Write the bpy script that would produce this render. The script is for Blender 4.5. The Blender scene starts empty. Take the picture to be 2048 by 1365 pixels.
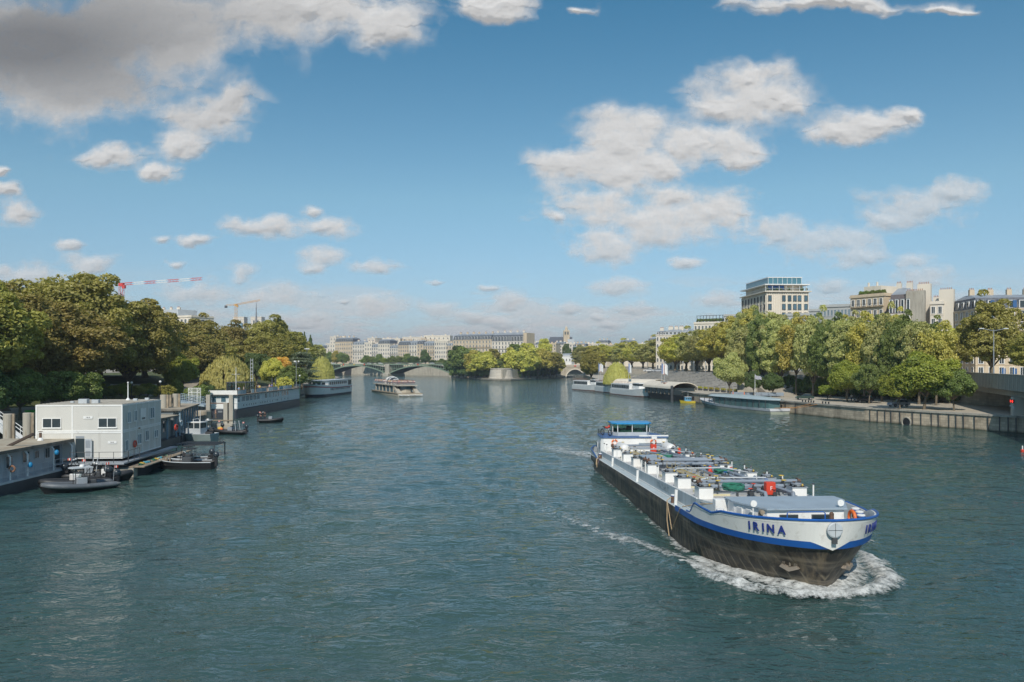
import bpy, math, random
import numpy as np
from mathutils import Vector, Matrix
R = math.radians
FPX, CX, HY, CH = 1593.0, 1024.0, 727.0, 12.0       # lens of the camera, used to survey where things stand
COL = bpy.context.scene.collection
rng = random.Random(7)

def G(px, py, z=0.0):
    """ground point seen at a picture position, at height z"""
    d = FPX * (CH - z) / (py - HY)
    return Vector(((px - CX) / FPX * d, d, z))
def X(px, d): return (px - CX) / FPX * d
def Z(py, d): return CH - (py - HY) / FPX * d

# ---------------------------------------------------------------- materials
def new_mat(name):
    m = bpy.data.materials.new(name); m.use_nodes = True
    nt = m.node_tree; nt.nodes.clear()
    out = nt.nodes.new('ShaderNodeOutputMaterial')
    return m, nt, out
def N(nt, t, **kw):
    n = nt.nodes.new(t)
    for k, v in kw.items():
        if k.startswith('i_'):
            n.inputs[int(k[2:])].default_value = v
        else: setattr(n, k, v)
    return n
def mathn(nt, op, a, b=None, c=None, clamp=False):
    n = nt.nodes.new('ShaderNodeMath'); n.operation = op; n.use_clamp = clamp
    for i, v in enumerate((a, b, c)):
        if v is None: continue
        if isinstance(v, (int, float)): n.inputs[i].default_value = v
        else: nt.links.new(v, n.inputs[i])
    return n.outputs[0]
def mixc(nt, fac, a, b, blend='MIX'):
    n = nt.nodes.new('ShaderNodeMix'); n.data_type = 'RGBA'; n.blend_type = blend
    for i, v in ((0, fac), (6, a), (7, b)):
        if isinstance(v, (int, float)): n.inputs[i].default_value = v
        elif isinstance(v, (tuple, list)): n.inputs[i].default_value = (*v[:3], 1)
        else: nt.links.new(v, n.inputs[i])
    return n.outputs[2]
def ramp(nt, fac, stops):
    n = nt.nodes.new('ShaderNodeValToRGB'); cr = n.color_ramp
    while len(cr.elements) < len(stops): cr.elements.new(0.5)
    for e, (p, c) in zip(cr.elements, stops):
        e.position = p; e.color = (*c, 1) if len(c) == 3 else c
    nt.links.new(fac, n.inputs[0]); return n.outputs[0]
MATS = {}
def mat(name, col, rough=0.6, metal=0.0, var=0.15, scale=0.6, dirt=0.0, dirtcol=(0.10, 0.07, 0.045), bump=0.0, streak=False, bscale=None, coord='Object', emit=0):
    if name in MATS: return MATS[name]
    m, nt, out = new_mat(name)
    b = N(nt, 'ShaderNodeBsdfPrincipled'); b.inputs['Roughness'].default_value = rough
    b.inputs['Metallic'].default_value = metal
    tc = N(nt, 'ShaderNodeTexCoord')
    mp = N(nt, 'ShaderNodeMapping'); nt.links.new(tc.outputs[coord], mp.inputs[0])
    if streak: mp.inputs['Scale'].default_value = (1, 1, 0.12)
    nz = N(nt, 'ShaderNodeTexNoise'); nz.inputs['Scale'].default_value = scale
    nz.inputs['Detail'].default_value = 6; nt.links.new(mp.outputs[0], nz.inputs[0])
    lo = tuple(c * (1 - var) for c in col); hi = tuple(min(1, c * (1 + var)) for c in col)
    c = ramp(nt, nz.outputs[0], [(0.3, lo), (0.7, hi)])
    if dirt > 0:
        n2 = N(nt, 'ShaderNodeTexNoise'); n2.inputs['Scale'].default_value = scale * 2.3; n2.inputs['Detail'].default_value = 8
        n2.inputs['Roughness'].default_value = 0.65
        nt.links.new(mp.outputs[0], n2.inputs[0])
        f = ramp(nt, n2.outputs[0], [(0.62 - dirt * 0.35, (0, 0, 0)), (0.85, (1, 1, 1))])
        c = mixc(nt, f, c, dirtcol)
    nt.links.new(c, b.inputs['Base Color'])
    if emit:
        b.inputs['Emission Color'].default_value = (*col, 1); b.inputs['Emission Strength'].default_value = emit
    if bump > 0:
        n3 = N(nt, 'ShaderNodeTexNoise'); n3.inputs['Scale'].default_value = bscale or scale * 8; n3.inputs['Detail'].default_value = 5
        nt.links.new(tc.outputs[coord], n3.inputs[0])
        bp = N(nt, 'ShaderNodeBump'); bp.inputs['Strength'].default_value = bump; bp.inputs['Distance'].default_value = 0.1
        nt.links.new(n3.outputs[0], bp.inputs['Height']); nt.links.new(bp.outputs[0], b.inputs['Normal'])
    nt.links.new(b.outputs[0], out.inputs[0]); MATS[name] = m; return m

def stone_mat(name, col, bw=1.2, bh=0.45, var=0.2, dirt=0.4, dark=(0.07, 0.06, 0.045), mortar=0.6, bump=0.3, waterline=False):
    """coursed blocks laid on the wall's own UV (metres)"""
    if name in MATS: return MATS[name]
    m, nt, out = new_mat(name)
    b = N(nt, 'ShaderNodeBsdfPrincipled'); b.inputs['Roughness'].default_value = 0.85
    tc = N(nt, 'ShaderNodeTexCoord')
    br = N(nt, 'ShaderNodeTexBrick'); br.inputs['Scale'].default_value = 1
    br.inputs['Brick Width'].default_value = bw; br.inputs['Row Height'].default_value = bh
    br.inputs['Mortar Size'].default_value = 0.025; br.inputs['Mortar Smooth'].default_value = 0.3
    br.inputs['Color1'].default_value = (*[c * (1 - var) for c in col], 1); br.inputs['Color2'].default_value = (*[c * (1 + var * .6) for c in col], 1)
    br.inputs['Mortar'].default_value = (*[c * mortar for c in col], 1)
    nt.links.new(tc.outputs['UV'], br.inputs[0])
    mp = N(nt, 'ShaderNodeMapping'); mp.inputs['Scale'].default_value = (0.45, 0.45, 0.1)
    nt.links.new(tc.outputs['Object'], mp.inputs[0])
    n2 = N(nt, 'ShaderNodeTexNoise'); n2.inputs['Scale'].default_value = 1.0; n2.inputs['Detail'].default_value = 9; n2.inputs['Roughness'].default_value = 0.65
    nt.links.new(mp.outputs[0], n2.inputs[0])
    f = ramp(nt, n2.outputs[0], [(0.62 - dirt * 0.4, (0, 0, 0)), (0.8, (0.9, 0.9, 0.9))])
    c = mixc(nt, f, br.outputs[0], dark)
    if waterline:      # wet algae band just above the water, a stain that belongs to the wall
        sp = N(nt, 'ShaderNodeSeparateXYZ'); g = N(nt, 'ShaderNodeNewGeometry'); nt.links.new(g.outputs['Position'], sp.inputs[0])
        z = mathn(nt, 'ADD', sp.outputs[2], mathn(nt, 'MULTIPLY', n2.outputs[0], -0.6))
        w = ramp(nt, mathn(nt, 'ADD', z, 0.3), [(0.0, (1, 1, 1)), (0.45, (0, 0, 0))])
        c = mixc(nt, w, c, (0.035, 0.04, 0.02))
    nt.links.new(c, b.inputs['Base Color'])
    bp = N(nt, 'ShaderNodeBump'); bp.inputs['Strength'].default_value = bump; bp.inputs['Distance'].default_value = 0.08
    h = mathn(nt, 'ADD', mathn(nt, 'MULTIPLY', br.outputs['Fac'], -0.6), n2.outputs[0])
    nt.links.new(h, bp.inputs['Height']); nt.links.new(bp.outputs[0], b.inputs['Normal'])
    nt.links.new(b.outputs[0], out.inputs[0]); MATS[name] = m; return m

def glass_mat(name, col=(0.02, 0.03, 0.035), rough=0.08):
    """opaque window pane: dark room behind, sharp sky reflection"""
    if name in MATS: return MATS[name]
    m, nt, out = new_mat(name)
    b = N(nt, 'ShaderNodeBsdfPrincipled'); b.inputs['Roughness'].default_value = rough; b.inputs['IOR'].default_value = 1.5
    oi = N(nt, 'ShaderNodeObjectInfo')
    c = mixc(nt, mathn(nt, 'MULTIPLY', oi.outputs['Random'], 0.6), col, tuple(min(1, x * 2.2 + .02) for x in col))
    nt.links.new(c, b.inputs['Base Color'])
    nt.links.new(b.outputs[0], out.inputs[0]); MATS[name] = m; return m

def clear_glass(name, tint=(0.75, 0.85, 0.85), refl=0.12):
    """thin see-through pane"""
    if name in MATS: return MATS[name]
    m, nt, out = new_mat(name)
    t = N(nt, 'ShaderNodeBsdfTransparent'); t.inputs[0].default_value = (*tint, 1)
    g = N(nt, 'ShaderNodeBsdfGlossy'); g.inputs['Roughness'].default_value = 0.03
    fr = N(nt, 'ShaderNodeFresnel'); fr.inputs[0].default_value = 1.5
    mx = N(nt, 'ShaderNodeMixShader')
    nt.links.new(mathn(nt, 'ADD', fr.outputs[0], refl * .5, clamp=True), mx.inputs[0])
    nt.links.new(t.outputs[0], mx.inputs[1]); nt.links.new(g.outputs[0], mx.inputs[2])
    nt.links.new(mx.outputs[0], out.inputs[0]); MATS[name] = m; return m

# ---------------------------------------------------------------- mesh builder
class MB:
    def __init__(s): s.v = []; s.f = []; s.m = []
    def add(s, vs, fs, m=0):
        o = len(s.v); s.v += [tuple(v) for v in vs]
        s.f += [tuple(i + o for i in f) for f in fs]; s.m += [m] * len(fs); return s
    def box(s, x0, y0, z0, x1, y1, z1, m=0):
        if x0 > x1: x0, x1 = x1, x0
        if y0 > y1: y0, y1 = y1, y0
        if z0 > z1: z0, z1 = z1, z0
        return s.add([(x0, y0, z0), (x1, y0, z0), (x1, y1, z0), (x0, y1, z0), (x0, y0, z1), (x1, y0, z1), (x1, y1, z1), (x0, y1, z1)],
              [(0, 3, 2, 1), (4, 5, 6, 7), (0, 1, 5, 4), (1, 2, 6, 5), (2, 3, 7, 6), (3, 0, 4, 7)], m)
    def bev(s, x0, y0, z0, x1, y1, z1, c=0.03, m=0):
        """box with chamfered vertical and top edges"""
        p = [(x0 + c, y0), (x1 - c, y0), (x1, y0 + c), (x1, y1 - c), (x1 - c, y1), (x0 + c, y1), (x0, y1 - c), (x0, y0 + c)]
        q = [(x0 + 2 * c, y0 + c), (x1 - 2 * c, y0 + c), (x1 - c, y0 + 2 * c), (x1 - c, y1 - 2 * c), (x1 - 2 * c, y1 - c), (x0 + 2 * c, y1 - c), (x0 + c, y1 - 2 * c), (x0 + c, y0 + 2 * c)]
        return s.loft([[(a, b, z0) for a, b in p], [(a, b, z1 - c) for a, b in p], [(a, b, z1) for a, b in q]], m, True, True, True)
    def prism(s, pts, z0, z1, m=0, mtop=None):
        """pts counter-clockwise in plan"""
        n = len(pts); a = sum(pts[i][0] * pts[(i + 1) % n][1] - pts[(i + 1) % n][0] * pts[i][1] for i in range(n))
        if a < 0: pts = pts[::-1]
        zz0 = z0 if callable(z0) else (lambda x, y: z0); zz1 = z1 if callable(z1) else (lambda x, y: z1)
        vs = [(x, y, zz0(x, y)) for x, y in pts] + [(x, y, zz1(x, y)) for x, y in pts]
        s.add(vs, [(i, (i + 1) % n, n + (i + 1) % n, n + i) for i in range(n)] + [tuple(range(n))[::-1]], m)
        return s.add(vs[n:], [tuple(range(n))], m if mtop is None else mtop)
    def profile(s, pts, x0, x1, m=0):
        """pts in (y,z) extruded along x"""
        n = len(pts); vs = [(x0, y, z) for y, z in pts] + [(x1, y, z) for y, z in pts]
        return s.add(vs, [(i, n + i, n + (i + 1) % n, (i + 1) % n) for i in range(n)] + [tuple(range(n)), tuple(range(2 * n - 1, n - 1, -1))], m)
    def loft(s, rings, m=0, closed=True, cap0=False, cap1=False, mfun=None):
        n = len(rings[0]); o = len(s.v)
        for r in rings: s.v += [tuple(p) for p in r]
        for j in range(len(rings) - 1):
            for i in range(n if closed else n - 1):
                a = o + j * n + i; b = o + j * n + (i + 1) % n
                s.f.append((a, b, b + n, a + n)); s.m.append(mfun(j, i) if mfun else m)
        if cap0: s.f.append(tuple(o + i for i in range(n))[::-1]); s.m.append(m)
        if cap1: s.f.append(tuple(o + (len(rings) - 1) * n + i for i in range(n))); s.m.append(m)
        return s
    def tube(s, pts, r, n=8, m=0, cap=True):
        pts = [Vector(p) for p in pts]; rr = r if isinstance(r, (list, tuple)) else [r] * len(pts)
        rings = []; prev = None
        for i, p in enumerate(pts):
            d = (pts[min(i + 1, len(pts) - 1)] - pts[max(i - 1, 0)])
            if d.length < 1e-6: d = Vector((0, 0, 1))
            d.normalize()
            if prev is None: u = d.orthogonal().normalized()
            else:
                u = prev - d * prev.dot(d)
                u = u.normalized() if u.length > 1e-4 else d.orthogonal().normalized()
            prev = u; w = d.cross(u)
            rings.append([p + (u * math.cos(2 * math.pi * k / n) + w * math.sin(2 * math.pi * k / n)) * rr[i] for k in range(n)])
        return s.loft(rings, m, True, cap, cap)
    def lathe(s, cx, cy, prof, n=12, m=0, ax='z'):
        """prof list of (r, h) along axis"""
        rings = []
        for r, h in prof:
            ring = []
            for k in range(n):
                c, t = r * math.cos(2 * math.pi * k / n), r * math.sin(2 * math.pi * k / n)
                ring.append((cx + c, cy + t, h) if ax == 'z' else ((h, cx + c, cy + t) if ax == 'x' else (cx + t, h, cy + c)))
            rings.append(ring)
        return s.loft(rings, m, True, True, True)
    def torus(s, c, R_, r, ax='y', n=18, k=8, m=0, mfun=None):
        rings = []
        for i in range(n + 1):
            a = 2 * math.pi * i / n; ring = []
            for j in range(k):
                b = 2 * math.pi * j / k; q = R_ + r * math.cos(b); w = r * math.sin(b)
                p = (q * math.cos(a), w, q * math.sin(a)) if ax == 'y' else ((w, q * math.cos(a), q * math.sin(a)) if ax == 'x' else (q * math.cos(a), q * math.sin(a), w))
                ring.append((c[0] + p[0], c[1] + p[1], c[2] + p[2]))
            rings.append(ring)
        return s.loft(rings, m, True, mfun=mfun)
    def blob(s, c, rx, ry, rz, m=0, n=10, k=7):
        rings = []
        for j in range(k):
            t = math.pi * (j + .001) / (k - 1 + .002) - math.pi / 2
            rings.append([(c[0] + rx * math.cos(t) * math.cos(2 * math.pi * i / n), c[1] + ry * math.cos(t) * math.sin(2 * math.pi * i / n), c[2] + rz * math.sin(t)) for i in range(n)])
        return s.loft(rings, m, True, True, True)
    def xform(s, M):
        s.v = [tuple(M @ Vector(v)) for v in s.v]; return s
    def mesh(s, name, mats, smooth=False, uv=False):
        me = bpy.data.meshes.new(name); me.from_pydata(s.v, [], s.f)
        for m in (mats if isinstance(mats, (list, tuple)) else [mats]): me.materials.append(m)
        me.polygons.foreach_set('material_index', s.m)
        if smooth: 
            me.polygons.foreach_set('use_smooth', [True] * len(s.f))
        if uv:       # metres along the wall, metres up
            ul = me.uv_layers.new(name='UVMap'); co = me.vertices
            for p in me.polygons:
                nx, ny, nz = p.normal
                for li in p.loop_indices:
                    x, y, z = co[me.loops[li].vertex_index].co
                    if abs(nz) > 0.8: ul.data[li].uv = (x, y)
                    elif math.hypot(nx, ny) > 0:
                        l = math.hypot(nx, ny); ul.data[li].uv = ((-ny * x + nx * y) / l, z)
        me.update(); return me
    def build(s, name, mats, parent=None, smooth=False, uv=False):
        me = s.mesh(name, mats, smooth, uv)
        if smooth:
            try: me.set_sharp_from_angle(angle=R(40))
            except Exception: pass
        o = bpy.data.objects.new(name, me); COL.objects.link(o)
        if parent is not None: o.parent = parent
        return o

def tag(o, label=None, cat=None, group=None, kind=None):
    if label: o['label'] = label
    if cat: o['category'] = cat
    if group: o['group'] = group
    if kind: o['kind'] = kind
    return o
def thing(name, label, cat, loc=(0, 0, 0), rz=0.0, group=None, sc=None):
    o = bpy.data.objects.new(name, None); COL.objects.link(o); o.empty_display_size = 0.5
    o.location = loc; o.rotation_euler = (0, 0, rz)
    if sc: o.scale = sc if isinstance(sc, tuple) else (sc,) * 3
    return tag(o, label, cat, group)
def struct(o): o['kind'] = 'structure'; return o
KIDS = {}
def kids(o):
    return [c for c in bpy.data.objects if c.parent == o] if o.name not in KIDS else KIDS[o.name]
def copy_tree(o, loc=None, rz=None, label=None, group=None, parent=None, sc=None, childmap=None):
    if childmap is None:
        childmap = {}
        for c in bpy.data.objects:
            if c.parent: childmap.setdefault(c.parent.name, []).append(c)
    c = o.copy(); COL.objects.link(c)
    if parent is not None: c.parent = parent
    if loc is not None: c.location = loc
    if rz is not None: c.rotation_euler = (0, 0, rz)
    if label: c['label'] = label
    if group: c['group'] = group
    if sc: c.scale = sc if isinstance(sc, tuple) else (sc,) * 3
    for ch in childmap.get(o.name, []): copy_tree(ch, parent=c, childmap=childmap)
    return c
def inst(me, name, parent, loc=(0, 0, 0), rz=0.0, sc=None):
    o = bpy.data.objects.new(name, me); COL.objects.link(o); o.parent = parent
    o.location = loc; o.rotation_euler = (0, 0, rz)
    if sc: o.scale = sc if isinstance(sc, tuple) else (sc,) * 3
    return o
def text(s, size, m, parent, loc, rot, name='lettering', ext=0.006, sx=1.0, bold=0.0, align='CENTER'):
    cu = bpy.data.curves.new(name, 'FONT'); cu.body = s; cu.size = size; cu.extrude = ext; cu.offset = bold
    cu.align_x = align; cu.align_y = 'CENTER'; cu.resolution_u = 2
    t = bpy.data.objects.new(name, cu); COL.objects.link(t)
    dg = bpy.context.evaluated_depsgraph_get(); me = bpy.data.meshes.new_from_object(t.evaluated_get(dg))
    bpy.data.objects.remove(t); me.materials.clear(); me.materials.append(m)
    o = bpy.data.objects.new(name, me); COL.objects.link(o); o.parent = parent
    o.location = loc; o.rotation_euler = rot; o.scale = (sx, 1, 1); return o

# common materials
WHITE = mat('white_paint', (0.82, 0.81, 0.78), 0.45, var=0.06, scale=0.8, dirt=0.15, dirtcol=(0.4, 0.36, 0.3))
OFFWHITE = mat('cream_panel', (0.62, 0.60, 0.55), 0.55, var=0.05, scale=0.5, dirt=0.1, dirtcol=(0.4, 0.37, 0.32), streak=True)
GREY = mat('grey_paint', (0.30, 0.33, 0.36), 0.5, var=0.12, dirt=0.15, dirtcol=(0.2, 0.18, 0.15))
LGREY = mat('light_grey_paint', (0.50, 0.53, 0.55), 0.5, var=0.1, dirt=0.2, dirtcol=(0.3, 0.28, 0.25))
DGREY = mat('dark_grey_paint', (0.06, 0.065, 0.07), 0.5, var=0.2)
BLACK = mat('black_rubber', (0.018, 0.018, 0.02), 0.55, var=0.3)
RED = mat('red_paint', (0.62, 0.06, 0.03), 0.45, var=0.1)
ORANGE = mat('orange_plastic', (0.75, 0.16, 0.03), 0.5, var=0.1)
BLUE = mat('blue_paint', (0.015, 0.10, 0.36), 0.4, var=0.12, dirt=0.1, dirtcol=(0.05, 0.06, 0.1))
YELLOW = mat('yellow_paint', (0.60, 0.42, 0.08), 0.5, var=0.1)
GREENP = mat('green_plastic', (0.03, 0.17, 0.11), 0.55, var=0.25, scale=3)
TIMBER = mat('weathered_timber', (0.30, 0.24, 0.17), 0.8, var=0.3, scale=2)
RUST = mat('rusty_steel', (0.13, 0.075, 0.05), 0.7, var=0.4, scale=4)
STEEL = mat('bare_steel', (0.35, 0.36, 0.37), 0.4, metal=0.6, var=0.15)
CONC = mat('concrete', (0.40, 0.37, 0.31), 0.85, var=0.18, scale=1.2, dirt=0.35, dirtcol=(0.16, 0.12, 0.08), bump=0.15, streak=True)
PANE = glass_mat('dark_pane')
BPANE = glass_mat('blue_pane', (0.05, 0.10, 0.13))
SKIN = mat('skin', (0.48, 0.28, 0.2), 0.6, var=0.08)
ROPE = mat('tan_rope', (0.45, 0.33, 0.2), 0.9, var=0.15, scale=8)
# ================================================================ camera, sun, sky
sc = bpy.context.scene
cam_d = bpy.data.cameras.new('camera'); cam = bpy.data.objects.new('camera', cam_d); COL.objects.link(cam)
cam.location = (0, 0, CH); cam.rotation_euler = (R(90), 0, 0)
cam_d.sensor_width = 36; cam_d.lens = FPX / 2048 * 36; cam_d.shift_y = (HY - 682.5) / 2048
cam_d.clip_end = 20000; cam_d.clip_start = 0.5
sc.camera = cam
sc.view_settings.view_transform = 'Standard'; sc.view_settings.look = 'None'; sc.view_settings.gamma = 1
sc.view_settings.exposure = EXPOSURE = 0.0
HAZE = 0.00017
SUN_EL = 40.0; SUN_AZ = 188.0        # azimuth clockwise from +Y (view direction); behind the camera, slightly left
sd = bpy.data.lights.new('sun', 'SUN'); sd.energy = 3.6; sd.angle = R(0.5); sd.color = (1.0, 0.94, 0.84)
sun = bpy.data.objects.new('sun', sd); COL.objects.link(sun)
to_sun = Vector((math.sin(R(SUN_AZ)) * math.cos(R(SUN_EL)), math.cos(R(SUN_AZ)) * math.cos(R(SUN_EL)), math.sin(R(SUN_EL))))
sun.rotation_euler = to_sun.to_track_quat('Z', 'Y').to_euler(); sun.location = (0, -50, 100)

w = bpy.data.worlds.new('World'); sc.world = w; w.use_nodes = True
nt = w.node_tree; nt.nodes.clear()
out = N(nt, 'ShaderNodeOutputWorld'); bg = N(nt, 'ShaderNodeBackground'); bg.inputs[1].default_value = 0.10
sky = N(nt, 'ShaderNodeTexSky'); sky.sky_type = 'NISHITA'; sky.sun_disc = False
sky.sun_elevation = R(SUN_EL); sky.sun_rotation = R(SUN_AZ); sky.altitude = 50
sky.air_density = 1.0; sky.dust_density = 0.25; sky.ozone_density = 2.0
tc = N(nt, 'ShaderNodeTexCoord')
hs = N(nt, 'ShaderNodeHueSaturation'); hs.inputs['Saturation'].default_value = 1.0; hs.inputs['Hue'].default_value = 0.49
nt.links.new(sky.outputs[0], hs.inputs['Color'])
sz_ = N(nt, 'ShaderNodeSeparateXYZ'); nt.links.new(tc.outputs['Generated'], sz_.inputs[0])
tint = ramp(nt, sz_.outputs[2], [(0.0, (0.66, 0.74, 1.0)), (0.06, (0.78, 0.86, 1.02)), (0.2, (0.84, 1.02, 1.02)), (0.43, (0.38, 0.84, 0.96)), (0.62, (1.1, 1.2, 1.2))])  # sky above the view whitened and brightened to lift the fill light
skyt = mixc(nt, 1.0, hs.outputs[0], tint, 'MULTIPLY')
nt.links.new(skyt, bg.inputs[0]); nt.links.new(bg.outputs[0], out.inputs[0])
# cumulus: real relief far beyond the city, lit by the sun lamp and the sky; the largest has painted shade
PUFFS = [  # picture position (px,py), radius px x,y, weight
 (120, 60, 330, 150), (330, 30, 330, 95), (560, 10, 250, 70), (740, 50, 95, 50), (200, 170, 190, 60), (40, 110, 260, 80),
 (470, 200, 55, 42), (410, 245, 85, 40), (370, 290, 70, 32), (225, 312, 80, 26), (310, 345, 50, 18), (440, 215, 40, 35),
 (35, 425, 50, 36), (20, 372, 32, 22), (8, 330, 20, 14), (140, 488, 34, 14), (545, 455, 92, 34), (630, 418, 26, 18), (655, 458, 56, 24), (395, 480, 45, 15), (320, 478, 20, 12),
 (645, 518, 46, 20), (628, 540, 34, 14), (755, 534, 52, 16), (490, 545, 30, 18), (180, 530, 60, 28), (60, 555, 110, 26), (350, 528, 22, 10), (870, 565, 24, 9), (545, 590, 80, 26), (395, 585, 100, 24),
 (1015, 5, 80, 26), (1240, 275, 110, 62), (1130, 335, 90, 40), (1215, 335, 110, 46), (1285, 250, 55, 40), (1320, 320, 40, 36), (1388, 282, 44, 48), (1465, 295, 62, 46), (1475, 325, 42, 22),
 (1300, 435, 170, 62), (1420, 420, 88, 52), (1190, 410, 90, 50), (1220, 495, 86, 42), (1110, 436, 26, 16), (1320, 390, 60, 26),
 (1510, 190, 120, 62), (1500, 150, 80, 34), (1440, 215, 50, 28), (1590, 195, 40, 24),
 (1680, 255, 66, 34), (1740, 245, 90, 32), (1810, 220, 40, 22), (1840, 415, 110, 42), (1910, 395, 80, 32), (1770, 440, 60, 24), (1640, 478, 120, 40), (1560, 462, 60, 26), (1700, 512, 90, 22), (1830, 518, 44, 18), (1375, 522, 40, 16),
 (1845, 562, 70, 28), (1800, 580, 50, 18), (1236, 572, 54, 20), (1195, 632, 20, 10), (1262, 618, 44, 17), (1230, 645, 90, 12), (1430, 602, 56, 18), (1650, 565, 60, 18), (1620, 610, 60, 20), (1140, 618, 30, 20),
 (760, 612, 60, 24), (870, 616, 44, 18), (1015, 600, 34, 24), (985, 578, 24, 8), (940, 634, 50, 14), (690, 605, 26, 9), (1000, 640, 40, 12), (1165, 650, 40, 16),
 (1660, 4, 200, 18), (1175, 8, 30, 16), (1880, 12, 60, 10), (560, 636, 90, 16), (1960, 600, 90, 16)]
def vnoise(x, y, seed):
    """smooth value noise, vectorised"""
    r = np.random.RandomState(seed); T = r.rand(256, 256)
    xi = np.floor(x).astype(int); yi = np.floor(y).astype(int); fx = x - xi; fy = y - yi
    fx = fx * fx * fx * (fx * (fx * 6 - 15) + 10); fy = fy * fy * fy * (fy * (fy * 6 - 15) + 10)
    a = T[yi % 256, xi % 256]; b = T[yi % 256, (xi + 1) % 256]; c = T[(yi + 1) % 256, xi % 256]; d = T[(yi + 1) % 256, (xi + 1) % 256]
    return a + (b - a) * fx + (c - a) * fy + (a - b - c + d) * fx * fy
def fbm(x, y, seed, octs=6, rough=0.55, billow=False):
    s_ = 0; a = 1.0; t = 0
    for i in range(octs):
        n = vnoise(x * 2 ** i + 13.7 * i, y * 2 ** i + 7.1 * i, seed + i)
        s_ = s_ + a * ((1 - np.abs(2 * n - 1)) if billow else n); t += a; a *= rough
    return s_ / t
def grid_mesh(name, P, attrs=None):
    ny, nx = P.shape[:2]; me = bpy.data.meshes.new(name)
    ii, jj = np.meshgrid(np.arange(nx - 1), np.arange(ny - 1)); a = (jj * nx + ii).ravel()
    fc = np.stack([a, a + 1, a + nx + 1, a + nx], 1).astype(np.int32)
    return raw_mesh(name, P.reshape(-1, 3), fc, attrs)
def raw_mesh(name, V, F, attrs=None, smooth=True):
    me = bpy.data.meshes.new(name)
    me.vertices.add(len(V)); me.vertices.foreach_set('co', np.asarray(V, np.float32).ravel())
    me.loops.add(F.size); me.loops.foreach_set('vertex_index', F.astype(np.int32).ravel())
    me.polygons.add(len(F)); me.polygons.foreach_set('loop_start', np.arange(0, F.size, F.shape[1], dtype=np.int32))
    me.polygons.foreach_set('use_smooth', np.full(len(F), smooth)); me.update(calc_edges=True)
    for k, v in (attrs or {}).items():
        at = me.attributes.new(k, 'FLOAT', 'POINT'); at.data.foreach_set('value', np.asarray(v, np.float32).ravel())
    return me
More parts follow.
